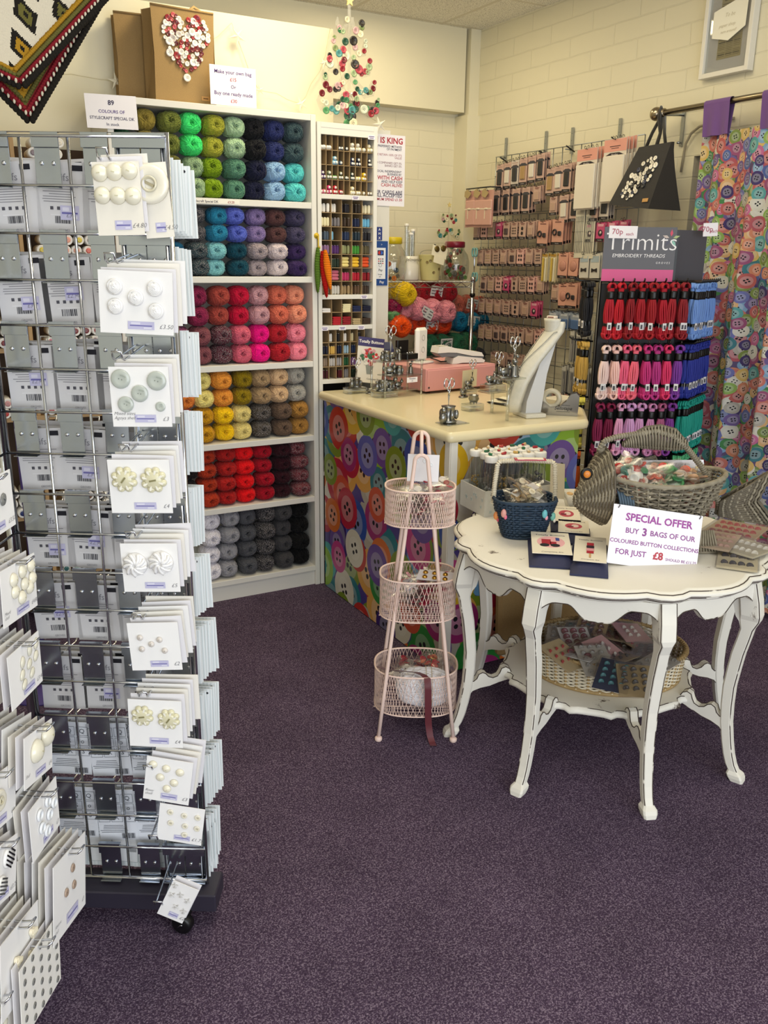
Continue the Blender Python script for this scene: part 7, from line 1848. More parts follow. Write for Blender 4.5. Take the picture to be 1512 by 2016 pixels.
# eight cabriole legs
def leg_rad(z):
    key = [(0, .492), (.02, .484), (.06, .462), (.16, .440), (.28, .432), (.40, .444), (.48, .460), (.535, .467), (.58, .460), (.635, .446)]
    for i in range(len(key)-1):
        if key[i][0] <= z <= key[i+1][0]:
            f = (z-key[i][0])/(key[i+1][0]-key[i][0]); f = f*f*(3-2*f) if False else f; return key[i][1]*(1-f)+key[i+1][1]*f
    return key[-1][1]
def leg():
    m = MB().use(chip); zs_ = [0, .012, .022, .032, .05, .08, .12, .18, .24, .30, .36, .41, .46, .49, .52, .535, .555, .58, .635]
    vs = []; k = 8; rows = []
    for z in zs_:
        r = leg_rad(z); hw = .0145+.0035*min(1, z/.4)+(.006 if z > .52 else 0); hd = .0145+.004*min(1, z/.4)+(.010 if z > .50 else 0)
        if z < .03: hw, hd = .021, .022
        if z < .006: hw, hd = .018, .019
        b = .005
        for (x, y) in ((hd, hw-b), (hd-b, hw), (-hd+b, hw), (-hd, hw-b), (-hd, -hw+b), (-hd+b, -hw), (hd-b, -hw), (hd, -hw+b)): vs.append((r-.012+x, y, z))
    fs = []
    for i in range(len(zs_)-1):
        for j in range(k): fs.append((i*k+j, i*k+(j+1) % k, (i+1)*k+(j+1) % k, (i+1)*k+j))
    fs += [tuple(range(k-1, -1, -1)), tuple((len(zs_)-1)*k+j for j in range(k))]
    m.add(vs, fs, False)
    # knee bracket on the inner side
    m.prism([(.418, .635), (.442, .635), (.442, .48), (.434, .485), (.426, .51), (.414, .525), (.406, .555), (.39, .58), (.39, .635)], .030, 'xz', -.015)
    m.use(worn)
    for sy in (-1, 1):
        for sx in (1,):
            pts = []
            for z in zs_[3:]:
                r = leg_rad(z); hw = .0145+.0035*min(1, z/.4)+(.006 if z > .52 else 0); hd = .0145+.004*min(1, z/.4)+(.010 if z > .50 else 0)
                pts.append((r-.012+hd-.0025, sy*(hw-.0025), z))
            m.tube(pts, .0017, 5)
    return m
legsrc = leg().build('leg', tb); legsrc.rotation_euler = (0, 0, LEGA[0])
for a in LEGA[1:]:
    o = legsrc.copy(); COL.objects.link(o); o.parent = tb; o.rotation_euler = (0, 0, a)
# scalloped apron panels
def apron():
    m = MB().use(chip); L_ = .335; n = 40; up = .634; pts = [(-L_/2, up), (L_/2, up)]
    low = []
    for i in range(n+1):
        t = -1+2*i/n; a = abs(t)
        z = .578 if a < .02 else .580+.004*a if a < .18 else .583+.040*(1-math.cos((a-.18)/.34*PI))/2 if a < .52 else .623-.0*(a-.52) if a < .72 else .623-.035*((a-.72)/.28)**1.5
        low.append((t*L_/2, z))
    low = [(x, z-.020) for x, z in low]; pts = [(-L_/2, up)]+low+[(L_/2, up)]
    m.prism(pts, .016, 'xz', -.008)
    m.use(worn).tube([(x, -.0085, z+.001) for x, z in low], .0014, 5)
    return m
ap0 = None
for k in range(8):
    a = LEGA[k]+PI/8; r = .440*math.cos(PI/8)+.016
    if ap0 is None: o = apron().build('apron', tb); ap0 = o
    else: o = ap0.copy(); COL.objects.link(o); o.parent = tb
    o.location = (r*math.cos(a), r*math.sin(a), 0); o.rotation_euler = (0, 0, a+PI/2)
# lower shelf with carved stretchers
m = MB().use(chip); SHZ = .225
def low_outline(ins):
    out = []
    for k in range(96):
        a = LEGA[0]+2*PI*k/96; f = (k % 12)/12; e = min(f, 1-f)*2
        r = .318-.020*math.sin(e*PI/2)**2-.014*max(0, math.sin(e*PI*2))+.008*math.cos(e*PI*4)*(1-e)
        out.append(((r-ins)*math.cos(a), (r-ins)*math.sin(a)))
    return out
steps = [(.012, .200), (.002, .205), (0, .214), (.006, .221), (.014, .225)]
vs = []; fs = []; n = 96
for ins, z in steps: vs += [(x, y, z) for x, y in low_outline(ins)]
for i in range(len(steps)-1):
    for j in range(n): fs.append((i*n+j, i*n+(j+1) % n, (i+1)*n+(j+1) % n, (i+1)*n+j))
m.add(vs, fs, True); m.add(vs[:n], [tuple(range(n-1, -1, -1))]); m.add(vs[-n:], [tuple(range(n))])
m.use(worn).tube([(x, y, .2245) for x, y in low_outline(.010)], .0013, 5, True)
m.build('lower_shelf', tb)
def stretcher():
    m = MB().use(chip)
    top = [(.285, .222), (.292, .236), (.305, .243), (.318, .238), (.323, .224), (.330, .212), (.345, .206), (.360, .211), (.370, .222), (.380, .226), (.392, .220), (.398, .205), (.408, .196), (.420, .198), (.430, .210)]
    bot = [(.430, .130), (.424, .145), (.410, .162), (.385, .172), (.355, .178), (.325, .190), (.285, .202)]
    m.prism([(x, z) for x, z in top+bot], .026, 'xz', -.013); m.use(worn)
    m.tube([(x, -.0125, z) for x, z in top], .0016, 5).tube([(x, .0125, z) for x, z in top], .0016, 5).tube([(x, -.0125, z) for x, z in bot], .0013, 5)
    return m
s0 = None
for a in LEGA:
    if s0 is None: o = stretcher().build('stretcher', tb); s0 = o
    else: o = s0.copy(); COL.objects.link(o); o.parent = tb
    o.rotation_euler = (0, 0, a)
# ------------------------------------------------------------------ wicker helper and the oval tray on the lower shelf
def weave(m, f, rows, stakes, r, amp, seg=2, n=4, mats=None):
    """woven rows: f(angle, t) gives point and outward normal; strands pass in front of and behind the stakes"""
    for i in range(rows):
        if mats: m.use(mats[i % len(mats)])
        pts = []; k = stakes*seg*2
        for j in range(k):
            a = 2*PI*j/k; p, nn = f(a, (i+.5)/rows); pts.append(p+nn*amp*math.cos(stakes*a+(PI if i % 2 else 0)))
        m.tube(pts, r, n, True)
def stakes_(m, f, stakes, r, top=1.0):
    for j in range(stakes):
        m.tube([f(2*PI*(j)/stakes, t*top/4)[0] for t in range(5)], r, 5)
def weave_mat(name, a, b_):
    m, n, l, b = newmat(name); b.inputs['Roughness'].default_value = .65
    tc = n.new('ShaderNodeTexCoord'); nz = n.new('ShaderNodeTexNoise'); nz.inputs['Scale'].default_value = 45; l.new(tc.outputs['Object'], nz.inputs['Vector'])
    mx = n.new('ShaderNodeMix'); mx.data_type = 'RGBA'; mx.inputs['A'].default_value = (*lin(a), 1); mx.inputs['B'].default_value = (*lin(b_), 1); l.new(nz.outputs['Fac'], mx.inputs['Factor']); l.new(mx.outputs['Result'], b.inputs['Base Color']); return m
cane = weave_mat('cane', '94794c', 'b89c6c'); canew = weave_mat('pale_cane', 'd6caac', 'f0e8d6'); greyw = weave_mat('grey_wicker', '3e372e', '7c725f'); navyw = weave_mat('navy_wicker', '16283c', '2a4258'); creamw = weave_mat('cream_cane', 'd8ccb0', 'eee6d2')
TRX, TRY, TRH = .232, .178, .092
ta = -.62
def trf(a, t):
    k = 1+.05*t; nn = Vector((math.cos(a)/TRX, math.sin(a)/TRY, 0)).normalized()
    return Vector((TRX*k*math.cos(a), TRY*k*math.sin(a), TRH*t)), nn
trc = Vector((1.872, 1.862, SHZ+.006))
tr_ = thing('wicker_tray', 'oval cane tray of button cards on the table\'s lower shelf', 'basket', tuple(trc), ta)
m = MB(); weave(m, trf, 16, 40, .0028, .0034, 2, 4, [canew]); m.use(cane); stakes_(m, trf, 40, .0048); m.build('woven_side', tr_)
m = MB().use(cane)
for z, k_ in ((0, 1.0), (TRH+.002, 1.055)):
    m.tube([(TRX*k_*math.cos(2*PI*j/80), TRY*k_*math.sin(2*PI*j/80), z) for j in range(80)], .0065, 7, True)
for j in range(90):
    a = 2*PI*j/90; m.tube([(TRX*1.055*math.cos(a+.02*math.cos(q))+.0078*math.cos(q)*math.cos(a), TRY*1.055*math.sin(a)+.0078*math.cos(q)*math.sin(a), TRH+.002+.0078*math.sin(q)) for q in (-.5, .6, 1.6, 2.6, 3.6)], .0016, 4)
m.build('bound_rim', tr_)
MB().use(cane).lathe([(0, .001), (1, .001), (1, .004), (0, .004)], 48, sx=TRX, sy=TRY).build('tray_base', tr_)
trm = Matrix.Translation(trc) @ Matrix.Rotation(ta, 4, 'Z')
# carded buttons in film; base variants then copies
CARDV = [('brown paper', 'b09a74', 'brown', '5c3a36', 3, 4, .0105), ('white', 'd8d6d4', 'plum', '6a3a40', 3, 4, .0125), ('tan', 'c8b288', 'red', 'b0343a', 3, 3, .0075), ('navy', '28324c', 'teal', '2c6a70', 3, 4, .0085), ('kraft', 'a08c68', 'dark', '3a3634', 3, 4, .0095), ('pink', 'd8a8a8', 'pearl', 'd8d0c8', 2, 3, .0085), ('clear', 'b8b2a8', 'pewter', '8a8680', 3, 5, .0085), ('grey', '8e8a84', 'grey', '6c6a68', 3, 4, .0090)]
CB = []
for (cn, cc, bn, bcol, nx, nz_, r) in CARDV:
    t = thing('carded_buttons', 'x', 'button card'); w_, h_ = .098, .132
    m = MB().use(paper, cc).box((0, 0, 0), (w_, h_, .0012)); m.build('backing_card', t)
    for i in range(nx):
        for j in range(nz_):
            o = FB.copy(); COL.objects.link(o); o.parent = t; o.location = ((i-(nx-1)/2)*w_*.29, (j-(nz_-1)/2)*h_*.20+.004, .0008); o.scale = (r/.01,)*3; o.color = (*lin(bcol), 1)
    m = MB().use(film).box((0, 0, .0030), (w_+.008, h_+.010, .0065)).build('clear_sleeve', t)
    CB.append([t, False, f'{bn} buttons on {cn} card'])
def carded(v, M4, label, grp):
    t = CB[v][0]
    if CB[v][1]: t = dup(t)
    CB[v][1] = True; t.matrix_world = M4; return tag(t, label, 'button card', grp)
def flatM(base, x, y, z, rz, tx=0, ty=0): return base @ Matrix.Translation((x, y, z)) @ Matrix.Rotation(rz, 4, 'Z') @ Matrix.Rotation(tx, 4, 'X') @ Matrix.Rotation(ty, 4, 'Y')
for k in range(34):
    a = 2.399*k+.4; q = math.sqrt((k % 17+.5)/17)*.70; x, y = TRX*q*math.cos(a), TRY*q*math.sin(a); v = k % 8; lay = k//17
    carded(v, flatM(trm, x, y, .016+.0028*(k % 17)+.046*lay, random.uniform(-.6, .9), jit(.22), jit(.22)), f'{CB[v][2]} in oval tray, {ORD[k//8]} of its kind from bottom', 'carded buttons in the oval tray')
# the readable ones on top
for (px, py, v, rz, lab) in ((1135, 1262, 1, .30, 'big plum buttons on white card leaning at the tray\'s left end'), (1110, 1290, 2, .9, 'small red buttons on tan card lying at the tray\'s left front'), (1208, 1330, 3, -.2, 'teal buttons on navy card at the tray\'s front'), (1172, 1300, 6, .35, 'pewter buttons in clear sleeve across the tray middle'), (1250, 1340, 4, .1, 'dark buttons on kraft card at the tray front, right of the teal ones'), (1195, 1282, 5, .9, 'pearl buttons on pink card under the clear sleeve'), (1285, 1310, 6, -.9, 'pewter buttons in clear sleeve at the tray\'s right, behind the front leg')):
    q = P(px, py, 'z', .335); M4 = Matrix.Translation(q) @ Matrix.Rotation(-.75+rz, 4, 'Z') @ Matrix.Rotation(.30, 4, 'X')
    carded(v, M4, lab, 'carded buttons in the oval tray')
# jute cushion bag leaning behind the table
jb = thing('jute_panel_bag', 'flat tan jute bag with silver studs leaning behind the table', 'bag', (2.02, 2.375, .06), 0, rot=(-.05, 0, -.04))
MB().use(jute).box((.07, 0, .20), (.52, .040, .40), .012).build('bag_body', jb)
m = MB().use(steel); [m.lathe([(0, .008), (.006, .006), (.0085, 0)], 12, (x, -.020, z), 'y') for x, z in ((-.075, .30), (.08, .27), (.22, .25))]; m.build('studs', jb)
MB().use(black).box((-.055, -.0215, .135), (.024, .0012, .024), 0, Matrix.Rotation(PI/4, 3, 'Y')).build('square_tag', jb)
# ------------------------------------------------------------------ things on the table top
TZ0 = TZT+.0005
def tz(px, py, z=TZ0): return P(px, py, 'z', z)
# carton of tubes
cq = tz(946, 1006)
car = thing('tube_carton', 'pale grey starry carton full of clear bead tubes on the table', 'box', (1.792, 2.318, TZ0), -.10)
cm = M('starry_card', 'd2d0c8', .6, var=.12, scale=30)
cx, cy, chh = .275, .17, .088
m = MB().use(cm)
m.box((0, -cy/2, chh/2), (cx, .004, chh)).box((0, cy/2, chh/2), (cx, .004, chh)).box((-cx/2, 0, chh/2), (.004, cy, chh)).box((cx/2, 0, chh/2), (.004, cy, chh)).box((0, 0, .002), (cx, cy, .004)); m.build('carton', car)
m = MB().use(M('star_print', 'b4c0c0', .6)); 
for k in range(12):
    x, z = jit(cx*.45), random.uniform(.015, chh-.015); q = [(x+.008*(1 if i % 2 == 0 else .4)*math.cos(i*PI/5), z+.008*(1 if i % 2 == 0 else .4)*math.sin(i*PI/5)) for i in range(10)]; m.prism(q, .0006, 'xz', -cy/2-.0026)
for k in range(8):
    y, z = jit(cy*.42), random.uniform(.015, chh-.015); m.prism([(y+.008*(1 if i % 2 == 0 else .4)*math.cos(i*PI/5), z+.008*(1 if i % 2 == 0 else .4)*math.sin(i*PI/5)) for i in range(10)], .0006, 'yz', -cx/2-.0026)
o = m.build('star_print', car); o['kind'] = 'stuff'
carm = Matrix.Translation(car.location) @ Matrix.Rotation(-.10, 4, 'Z')
TB = None
fills = ['8a8a8e', 'a88a4a', 'c8c8cc', 'd8d4cc', '6c6a70', 'e4e0dc', '9a9aa0', '4a4650', 'b0b4bc']
deco = ['1e6a44', 'a02030', 'c8a050', 'd8d0c0', 'b03a30', '2c5a3a', 'c8a878', 'e0dcd4']
i = 0
for ry_ in range(3):
    for rx_ in range(5):
        x, y = -cx/2+.034+rx_*.048+(.012 if ry_ % 2 else 0), -cy/2+.030+ry_*.052
        if x > cx/2-.022: continue
        t = thing('bead_tube', f'clear white capped bead tube, {ORD[rx_]} along in the carton\'s {["front", "middle", "back"][ry_]} row', 'bead tube', tuple(carm @ Vector((x, y, .0055))), jit(3), 'bead tubes in the starry carton')
        if TB is None: TB = (MB().use(glass).lathe([(.0205, 0), (.0205, .180)], 20, close=False).build('tube_body', t), MB().use(M('tube_cap', 'efece6', .4)).lathe([(.0212, .174), (.0222, .176), (.0222, .192), (.020, .196), (0, .196)], 20).build('tube_cap', t))
        else:
            for s_ in TB: c = s_.copy(); COL.objects.link(c); c.parent = t
        hh = random.uniform(.03, .13)
        m = MB().use(gloss, fills[i % len(fills)])
        for k in range(34): a = jit(PI); q = .0150*math.sqrt(random.random()); m.ball((q*math.cos(a), q*math.sin(a), .008+random.random()*hh), .0042, 6, 4)
        o = m.build('beads', t); o['kind'] = 'stuff'
        m = MB().use(gloss, deco[i % len(deco)]).ball((0, 0, .200), (.009, .006, .005), 8, 6).ball((.006, .003, .201), (.005, .005, .005), 8, 6).use(col=deco[(i+3) % len(deco)]).ball((-.006, -.002, .200), (.005, .006, .004), 8, 6); m.build('cap_ornament', t)
        i += 1
# navy basket with a cream handle
nq = Vector((1.640, 2.035, TZ0))
nbk = thing('navy_basket', 'small navy wicker basket with cream square handle on the table', 'basket', tuple(nq), -.5)
def nbf(a, t):
    c, s = math.cos(a), math.sin(a); e = 3.0
    rx_, ry_ = .062+.034*t, .052+.030*t
    p = Vector((rx_*math.copysign(abs(c)**(2/e), c), ry_*math.copysign(abs(s)**(2/e), s), .004+.118*t)); return p, Vector((c, s, 0))
m = MB().use(navyw); weave(m, nbf, 15, 26, .0042, .0032, 2, 4); stakes_(m, nbf, 26, .0034)
m.tube([nbf(2*PI*j/48, 1.0)[0] for j in range(48)], .0055, 7, True); m.tube([nbf(2*PI*j/48, 0.0)[0] for j in range(48)], .0045, 6, True)
m.add([nbf(2*PI*j/24, .05)[0] for j in range(24)], [tuple(range(24))]); m.build('woven_body', nbk)
m = MB().use(creamw)
hp = [(-.096, 0, .10), (-.094, 0, .16), (-.088, 0, .225), (-.080, 0, .236), (0, 0, .240), (.080, 0, .236), (.088, 0, .225), (.094, 0, .16), (.096, 0, .10)]
m.tube(hp, .0055, 8)
for i in range(len(hp)-1):
    a, b = Vector(hp[i]), Vector(hp[i+1]); d = (b-a); k = max(1, int(d.length/.0052)); 
    for j in range(k): p = a+d*((j+.5)/k); tdir = d.normalized(); uu = tdir.orthogonal().normalized(); vv = tdir.cross(uu); m.tube([p+(uu*math.cos(q)+vv*math.sin(q))*.0068 for q in [2*PI*w_/8 for w_ in range(8)]], .0019, 4, True)
m.build('wrapped_handle', nbk)
m = MB().use(satin, 'b8324a').box((0, -.004, .246), (.095, .030, .003)).use(paper, 'efe6d2').box((.0, -.006, .2485), (.080, .022, .002)); m.use(col='b04a5a').rect(0, .2486, .04, .0005, .018); o = m.build('handle_label', nbk); o.location = (.01, 0, -.002)
m = MB().use(satin, 'd8a0a8')
for (a, t, c1, c2) in ((-2.3, .72, 'd89a90', 'e0708c'), (-1.15, .74, '6ab8c0', 'e8a0b0'), (-2.95, .55, 'd8884a', 'c84a60'), (-.5, .6, '7ac0b0', 'e8e0d0')):
    p, nn = nbf(a, t); q = p+nn*.008; m.use(col=c1).ball(q, (.009, .006, .014), 8, 6).use(col=c2).ball(q+Vector((.006, 0, -.012)), (.005, .004, .008), 8, 6)
m.build('fish_charms', nbk)
nbm = Matrix.Translation(nq) @ Matrix.Rotation(-.5, 4, 'Z')
for k in range(6):
    button_bag('button_bag', .085, .095, .018, flatM(nbm, jit(.03), jit(.02), .085+.015*k, jit(1.5), .5+jit(.5), jit(.4)), (['c8a878', 'd8b888', 'a8845a'], ['e0d4b8', 'c8b890'])[k % 2], f'clear bag of wooden buttons, {ORD[k]} up in the navy basket', 'bags in the navy basket', 8, k, True, .0105)
# kits
def kit(cs, label, pic, group='navy button kits on the table', zt=.0):
    a, b, c = (P(*q, 'z', TZ0+.034+zt) for q in cs)
    x = (b-a); y = (a-c); ctr = (b+c)/2; L_, D_ = x.length, y.length
    zu = Vector((0, 0, 1)); M4 = Matrix((x.normalized(), zu.cross(x.normalized()), zu)).transposed().to_4x4(); M4.translation = ctr; M4.translation.z = TZ0+zt
    t = thing('button_kit', label, 'craft kit', group=group); t.matrix_world = M4
    m = MB().use(M('navy_tissue', '262a4c', .7, bump=.25, scale=60)); W_, H_ = L_*1.14, D_*1.22; n = 8; vs = []; fs = []
    for j in range(n+1):
        for i in range(n+1):
            u, v = -1+2*i/n, -1+2*j/n; e = (1-u**4)*(1-v**4); vs.append((u*W_/2, v*H_/2-.010, .006+.024*max(0, e)**.6))
    for j in range(n):
        for i in range(n): fs.append((j*(n+1)+i, j*(n+1)+i+1, (j+1)*(n+1)+i+1, (j+1)*(n+1)+i))
    m.add(vs, fs, True); k = (n+1); bt = [(x_, y_, .001) for (x_, y_, z_) in vs]; m.add(bt, [f[::-1] for f in fs]); 
    rim = [i for i in range(k)]+[j*k+n for j in range(1, k)]+[n*k+i for i in range(n-1, -1, -1)]+[j*k for j in range(n-1, 0, -1)]
    m.add([vs[i] for i in rim]+[bt[i] for i in rim], [(i, len(rim)+i, len(rim)+(i+1) % len(rim), (i+1) % len(rim)) for i in range(len(rim))])
    m.build('pouch', t)
    m = MB().use(paper, 'eae2cf'); m.T = Matrix.Translation((0, 0, .0325)) @ Matrix.Rotation(-PI/2, 4, 'X')
    m.box((0, 0, 0), (L_, .0016, D_)); w_, h_ = L_, D_
    m.use(col='3a3458').text('Totally Buttons', min(h_*.16, w_*.125), 0, h_*.33, .0012, 'CENTER', .01); m.text('Complete Kit', min(h_*.11, w_*.1), 0, -h_*.44, .0012, 'CENTER', 0, .2)
    if pic == 'truck':
        m.use(col='e8b0b4').prism([(w_*.36*math.cos(q), h_*.03+h_*.26*math.sin(q)) for q in [2*PI*i/20 for i in range(20)]], .0005, 'xz', -.0013); m.use(col='a82838').rect(-w_*.12, h_*.02, w_*.24, h_*.24, .0020); m.rect(w_*.06, -h_*.03, w_*.16, h_*.13, .0020); m.use(col='3a4a90').rect(w_*.18, h_*.16, w_*.10, h_*.14, .0020); m.use(col='22222a'); [m.disc((dx*w_, -.0022, -h_*.13), h_*.07, 10) for dx in (-.17, .10)]
    elif pic == 'lolly':
        m.use(col='c03040').rect(0, h_*.17, w_*.22, h_*.11, .002); m.use(col='3a2a34').rect(0, h_*.06, w_*.24, h_*.09, .002); m.use(col='e8a0a8').rect(0, -h_*.05, w_*.24, h_*.10, .002); m.use(col='b02838').rect(0, -h_*.15, w_*.22, h_*.09, .002); m.use(col='c8a070').rect(0, -h_*.28, w_*.06, h_*.15, .002)
    else:
        m.use(col='c05060').prism([(w_*.28*math.cos(q), h_*.22*math.sin(q)) for q in [2*PI*i/18 for i in range(18)]], .0005, 'xz', -.0013); m.use(col='e8d0c8').prism([(w_*.12*math.cos(q)+w_*.05, h_*.12*math.sin(q)) for q in [2*PI*i/14 for i in range(14)]], .0005, 'xz', -.0019); m.use(col='7a3040').rect(-w_*.1, -h_*.06, w_*.2, h_*.07, .0022)
    m.build('paper_label', t)
kit(((1060, 1047), (1134, 1051), (1032, 1086)), 'navy craft kit with red truck picture, front left on the table', 'truck')
kit(((1143, 1055), (1204, 1060), (1117, 1101)), 'navy craft kit with ice lolly picture, against the offer sign', 'lolly')
kit(((1106, 1022), (1165, 1026), (1092, 1045)), 'navy craft kit with brown picture, behind the truck kit', 'other')
kit(((1098, 996), (1150, 999), (1078, 1023)), 'navy craft kit with red picture, beside the navy basket', 'other', zt=.0)
bw_ = thing('white_bowl', 'white square bowl of wooden buttons behind the navy basket', 'bowl', (1.99, 2.165, TZ0), .3)
MB().use(M('ceramic', 'ece7da', .25)).lathe([(.05, .002), (.056, .0), (.078, .062), (.074, .062), (.052, .006), (0, .006)], 4).build('bowl_body', bw_)
for k in range(16):
    o = FB.copy(); COL.objects.link(o); o.parent = bw_; o.location = (jit(.038), jit(.038), .048+.004*(k % 5)); o.rotation_euler = (jit(.6), jit(.6), 0); o.color = (*lin(random.choice(('c89a5a', 'b8864a', 'd8b078'))), 1); o.scale = (1.15, 1.15, 1.2); o.name = 'wooden_button'
o = MB().use(paper, 'd4c8ae').box((0, 0, .05), (.07, .0015, .12)).build('button_card', None, (1.885, 2.165, TZ0+.065), (-.25, .2, .1)); tag(o, 'cream card standing up behind the navy basket', 'button card')
# ------------------------------------------------------------------ wicker fish basket, bags and offer sign
FU = Vector((.92, -.39, 0)).normalized(); FN = Vector((-FU.y*-1, 0, 0)); FN = Vector((FU.y, -FU.x, 0))   # FN points to the viewer
FC = Vector((1.875, 1.78, TZ0))
if FN.dot(CAM-FC) < 0: FN = -FN
fm = frame(FC, FU, ZU)
fi = fm.inverted()
def fl_(px, py, d=0.0):
    """fish plane coordinates of a pixel (x along fish, z up), on a plane d towards the viewer"""
    return fi @ Pp(px, py, FC+FN*d, FN)
fish = thing('fish_basket', 'grey wicker fish shaped basket with arched handle and tail on the table', 'basket'); fish.matrix_world = fm
nose = fl_(1122, 986); hd_top = fl_(1178, 884); rimL = fl_(1190, 975); rimR = fl_(1416, 990); belly = fl_(1265, 1105, .06)
X0, X1 = rimL.x-.02, rimR.x; XM = (X0+X1)/2; LX = (X1-X0)/2; ZR = .215
def hullf(a, t):
    """open boat: a round the rim, t from keel (0) to rim (1)"""
    c, s = math.cos(a), math.sin(a); k = .34+.66*t**.6
    return Vector((XM+LX*k*c, -.115*k*s, .030+(ZR-.03)*t+.018*(c*c)*t)), Vector((c*.6, -s, -.2)).normalized()
greyl = weave_mat('pale_wicker', '6a6252', 'aaa08a')
m = MB().use(greyw); weave(m, hullf, 22, 30, .0042, .0046, 2, 4, [greyw, greyl]); stakes_(m, hullf, 34, .0032)
m.tube([hullf(2*PI*j/60, 1.0)[0] for j in range(60)], .0075, 7, True)
m.add([hullf(2*PI*j/30, .03)[0] for j in range(30)], [tuple(range(30))]); m.build('woven_body', fish)
# head: tapering cone of woven rows to the nose
HB = fl_(1192, 1034, .03).z
def headf(a, t):      # t 0 at body, 1 at nose; a around
    top = hd_top.z; r_z = (top-HB)*.5; cz_ = HB+r_z
    k = 1-t; x = X0+.012+(nose.x-X0)*t
    zc = cz_*(k)+nose.z*t; yy = .098*(k**.75)
    return Vector((x, -yy*math.sin(a), zc+(r_z*(k**.8)+.002)*math.cos(a))), Vector((-.5, -math.sin(a), math.cos(a))).normalized()
m = MB().use(greyw)
for i in range(24):
    t = i/24; pts = []; m.use(greyl if i % 2 else greyw)
    for j in range(40): a = 2*PI*j/40; p, nn = headf(a, t); pts.append(p+nn*.0028*math.cos(10*a+(PI if i % 2 else 0)))
    m.tube(pts, .0043, 4, True)
for j in range(20): m.tube([headf(2*PI*j/20, t/5)[0] for t in range(6)], .0032, 4)
m.build('woven_head', fish)
ex = fl_(1152, 930, .09); pe, ne = headf(PI/2*.78, .40)
q = fl_(1152, 931, .075)
m = MB().use(black).lathe([(0, .004), (.016, .003), (.0185, 0)], 20, (q.x, q.y-.012, q.z), 'y').use(M('orange_button', 'd8822c', .3)).lathe([(0, .006), (.0085, .0078), (.0105, .004), (.0105, 0)], 18, (q.x, q.y-.014, q.z), 'y'); m.build('eye', fish)
# handle arch and dorsal fin
hp = [fl_(*q) for q in ((1178, 888), (1190, 868), (1215, 860), (1250, 855), (1290, 848), (1325, 858), (1355, 885), (1382, 920), (1405, 965), (1417, 995))]
hp[0].y = hp[-1].y = 0
m = MB().use(greyl)
def wrapped(m, pts, r):
    m.tube(pts, r, 8)
    for i in range(len(pts)-1):
        a, b = pts[i], pts[i+1]; d = b-a; k = max(1, int(d.length/.0068))
        for j in range(k):
            p = a+d*((j+.5)/k); td_ = d.normalized(); uu = td_.orthogonal().normalized(); vv = td_.cross(uu); m.tube([p+(uu*math.cos(q)+vv*math.sin(q))*r*1.12 for q in [2*PI*w_/8 for w_ in range(8)]], .0025, 4, True)
wrapped(m, hp, .0068); m.tube([headf(0, .02)[0], hp[0]], .008, 7); m.build('arched_handle', fish)
up = [fl_(*q) for q in ((1228, 872), (1245, 856), (1270, 842), (1300, 838), (1330, 846), (1352, 872))]; lo_ = [fl_(*q) for q in ((1228, 876), (1250, 878), (1275, 880), (1300, 882), (1328, 884), (1352, 880))]
m = MB().use(greyw); m.tube(up, .005, 6).tube(lo_, .004, 6); m.use(greyl)
for i in range(24):
    s = i/23*4.99; k = int(s); a = up[k].lerp(up[k+1], s-k); b = lo_[k].lerp(lo_[k+1], s-k); m.tube([a+Vector((0, -.006, .002)), (a+b)/2+Vector((0, -.008, 0)), b+Vector((0, -.004, -.006))], .0027, 5).tube([a+Vector((0, .006, .002)), b+Vector((0, .006, -.006))], .0027, 5)
m.build('dorsal_fin', fish)
# tail
ta0 = fl_(1412, 1000); t1, t2_, t3 = fl_(1522, 925), fl_(1492, 985), fl_(1530, 1035)
m = MB().use(greyw)
for sy in (-1, 1):
    for i in range(17):
        s = i/16; e = t1.lerp(t2_, s*2) if s < .5 else t2_.lerp(t3, s*2-1); b = ta0+Vector((0, 0, .02-.04*s))
        m.tube([b+Vector((0, sy*.010, 0)), b.lerp(e, .5)+Vector((0, sy*.013, 0)), e+Vector((0, sy*.003, 0))], .0036, 5)
    for k in range(1, 13):
        f = k/12.5; pts = []
        for i in range(17):
            s = i/16; e = t1.lerp(t2_, s*2) if s < .5 else t2_.lerp(t3, s*2-1); b = ta0+Vector((0, 0, .02-.04*s)); pts.append(b.lerp(e, f)+Vector((0, sy*(.013-.004*f+.0025*(1 if (i+k) % 2 else -1)), 0)))
        m.use(greyl if k % 2 else greyw).tube(pts, .0042, 4)
m.tube([ta0, t1], .0055, 6).tube([t1, t2_, t3], .005, 6).tube([ta0, t3], .0055, 6); m.build('woven_tail', fish)
for x_, s_ in ((fl_(1236, 1118, .07).x, 1), (fl_(1392, 1095, .05).x-.02, 1)):
    m = MB().use(greyl)
    for i in range(9): m.tube([(x_-.02+.006*i, -.05, .065), (x_-.028+.008*i, -.062, .028), (x_-.032+.009*i, -.075, .004)], .0034, 5)
    m.tube([(x_-.033, -.075, .004), (x_+.043, -.075, .004)], .004, 5); m.build('belly_fin', fish)
# blue band round the body
m = MB().use(M('blue_band', '566878', .8))
for i in range(6):
    xx = X0+.030+.007*i; m.tube([(xx+.012*math.sin(a), -.100*math.sin(a)*(.86+.02*i), .115+.100*-math.cos(a)) for a in [PI*.15+PI*.7*j/12 for j in range(13)]], .0038, 5)
m.build('blue_band', fish)
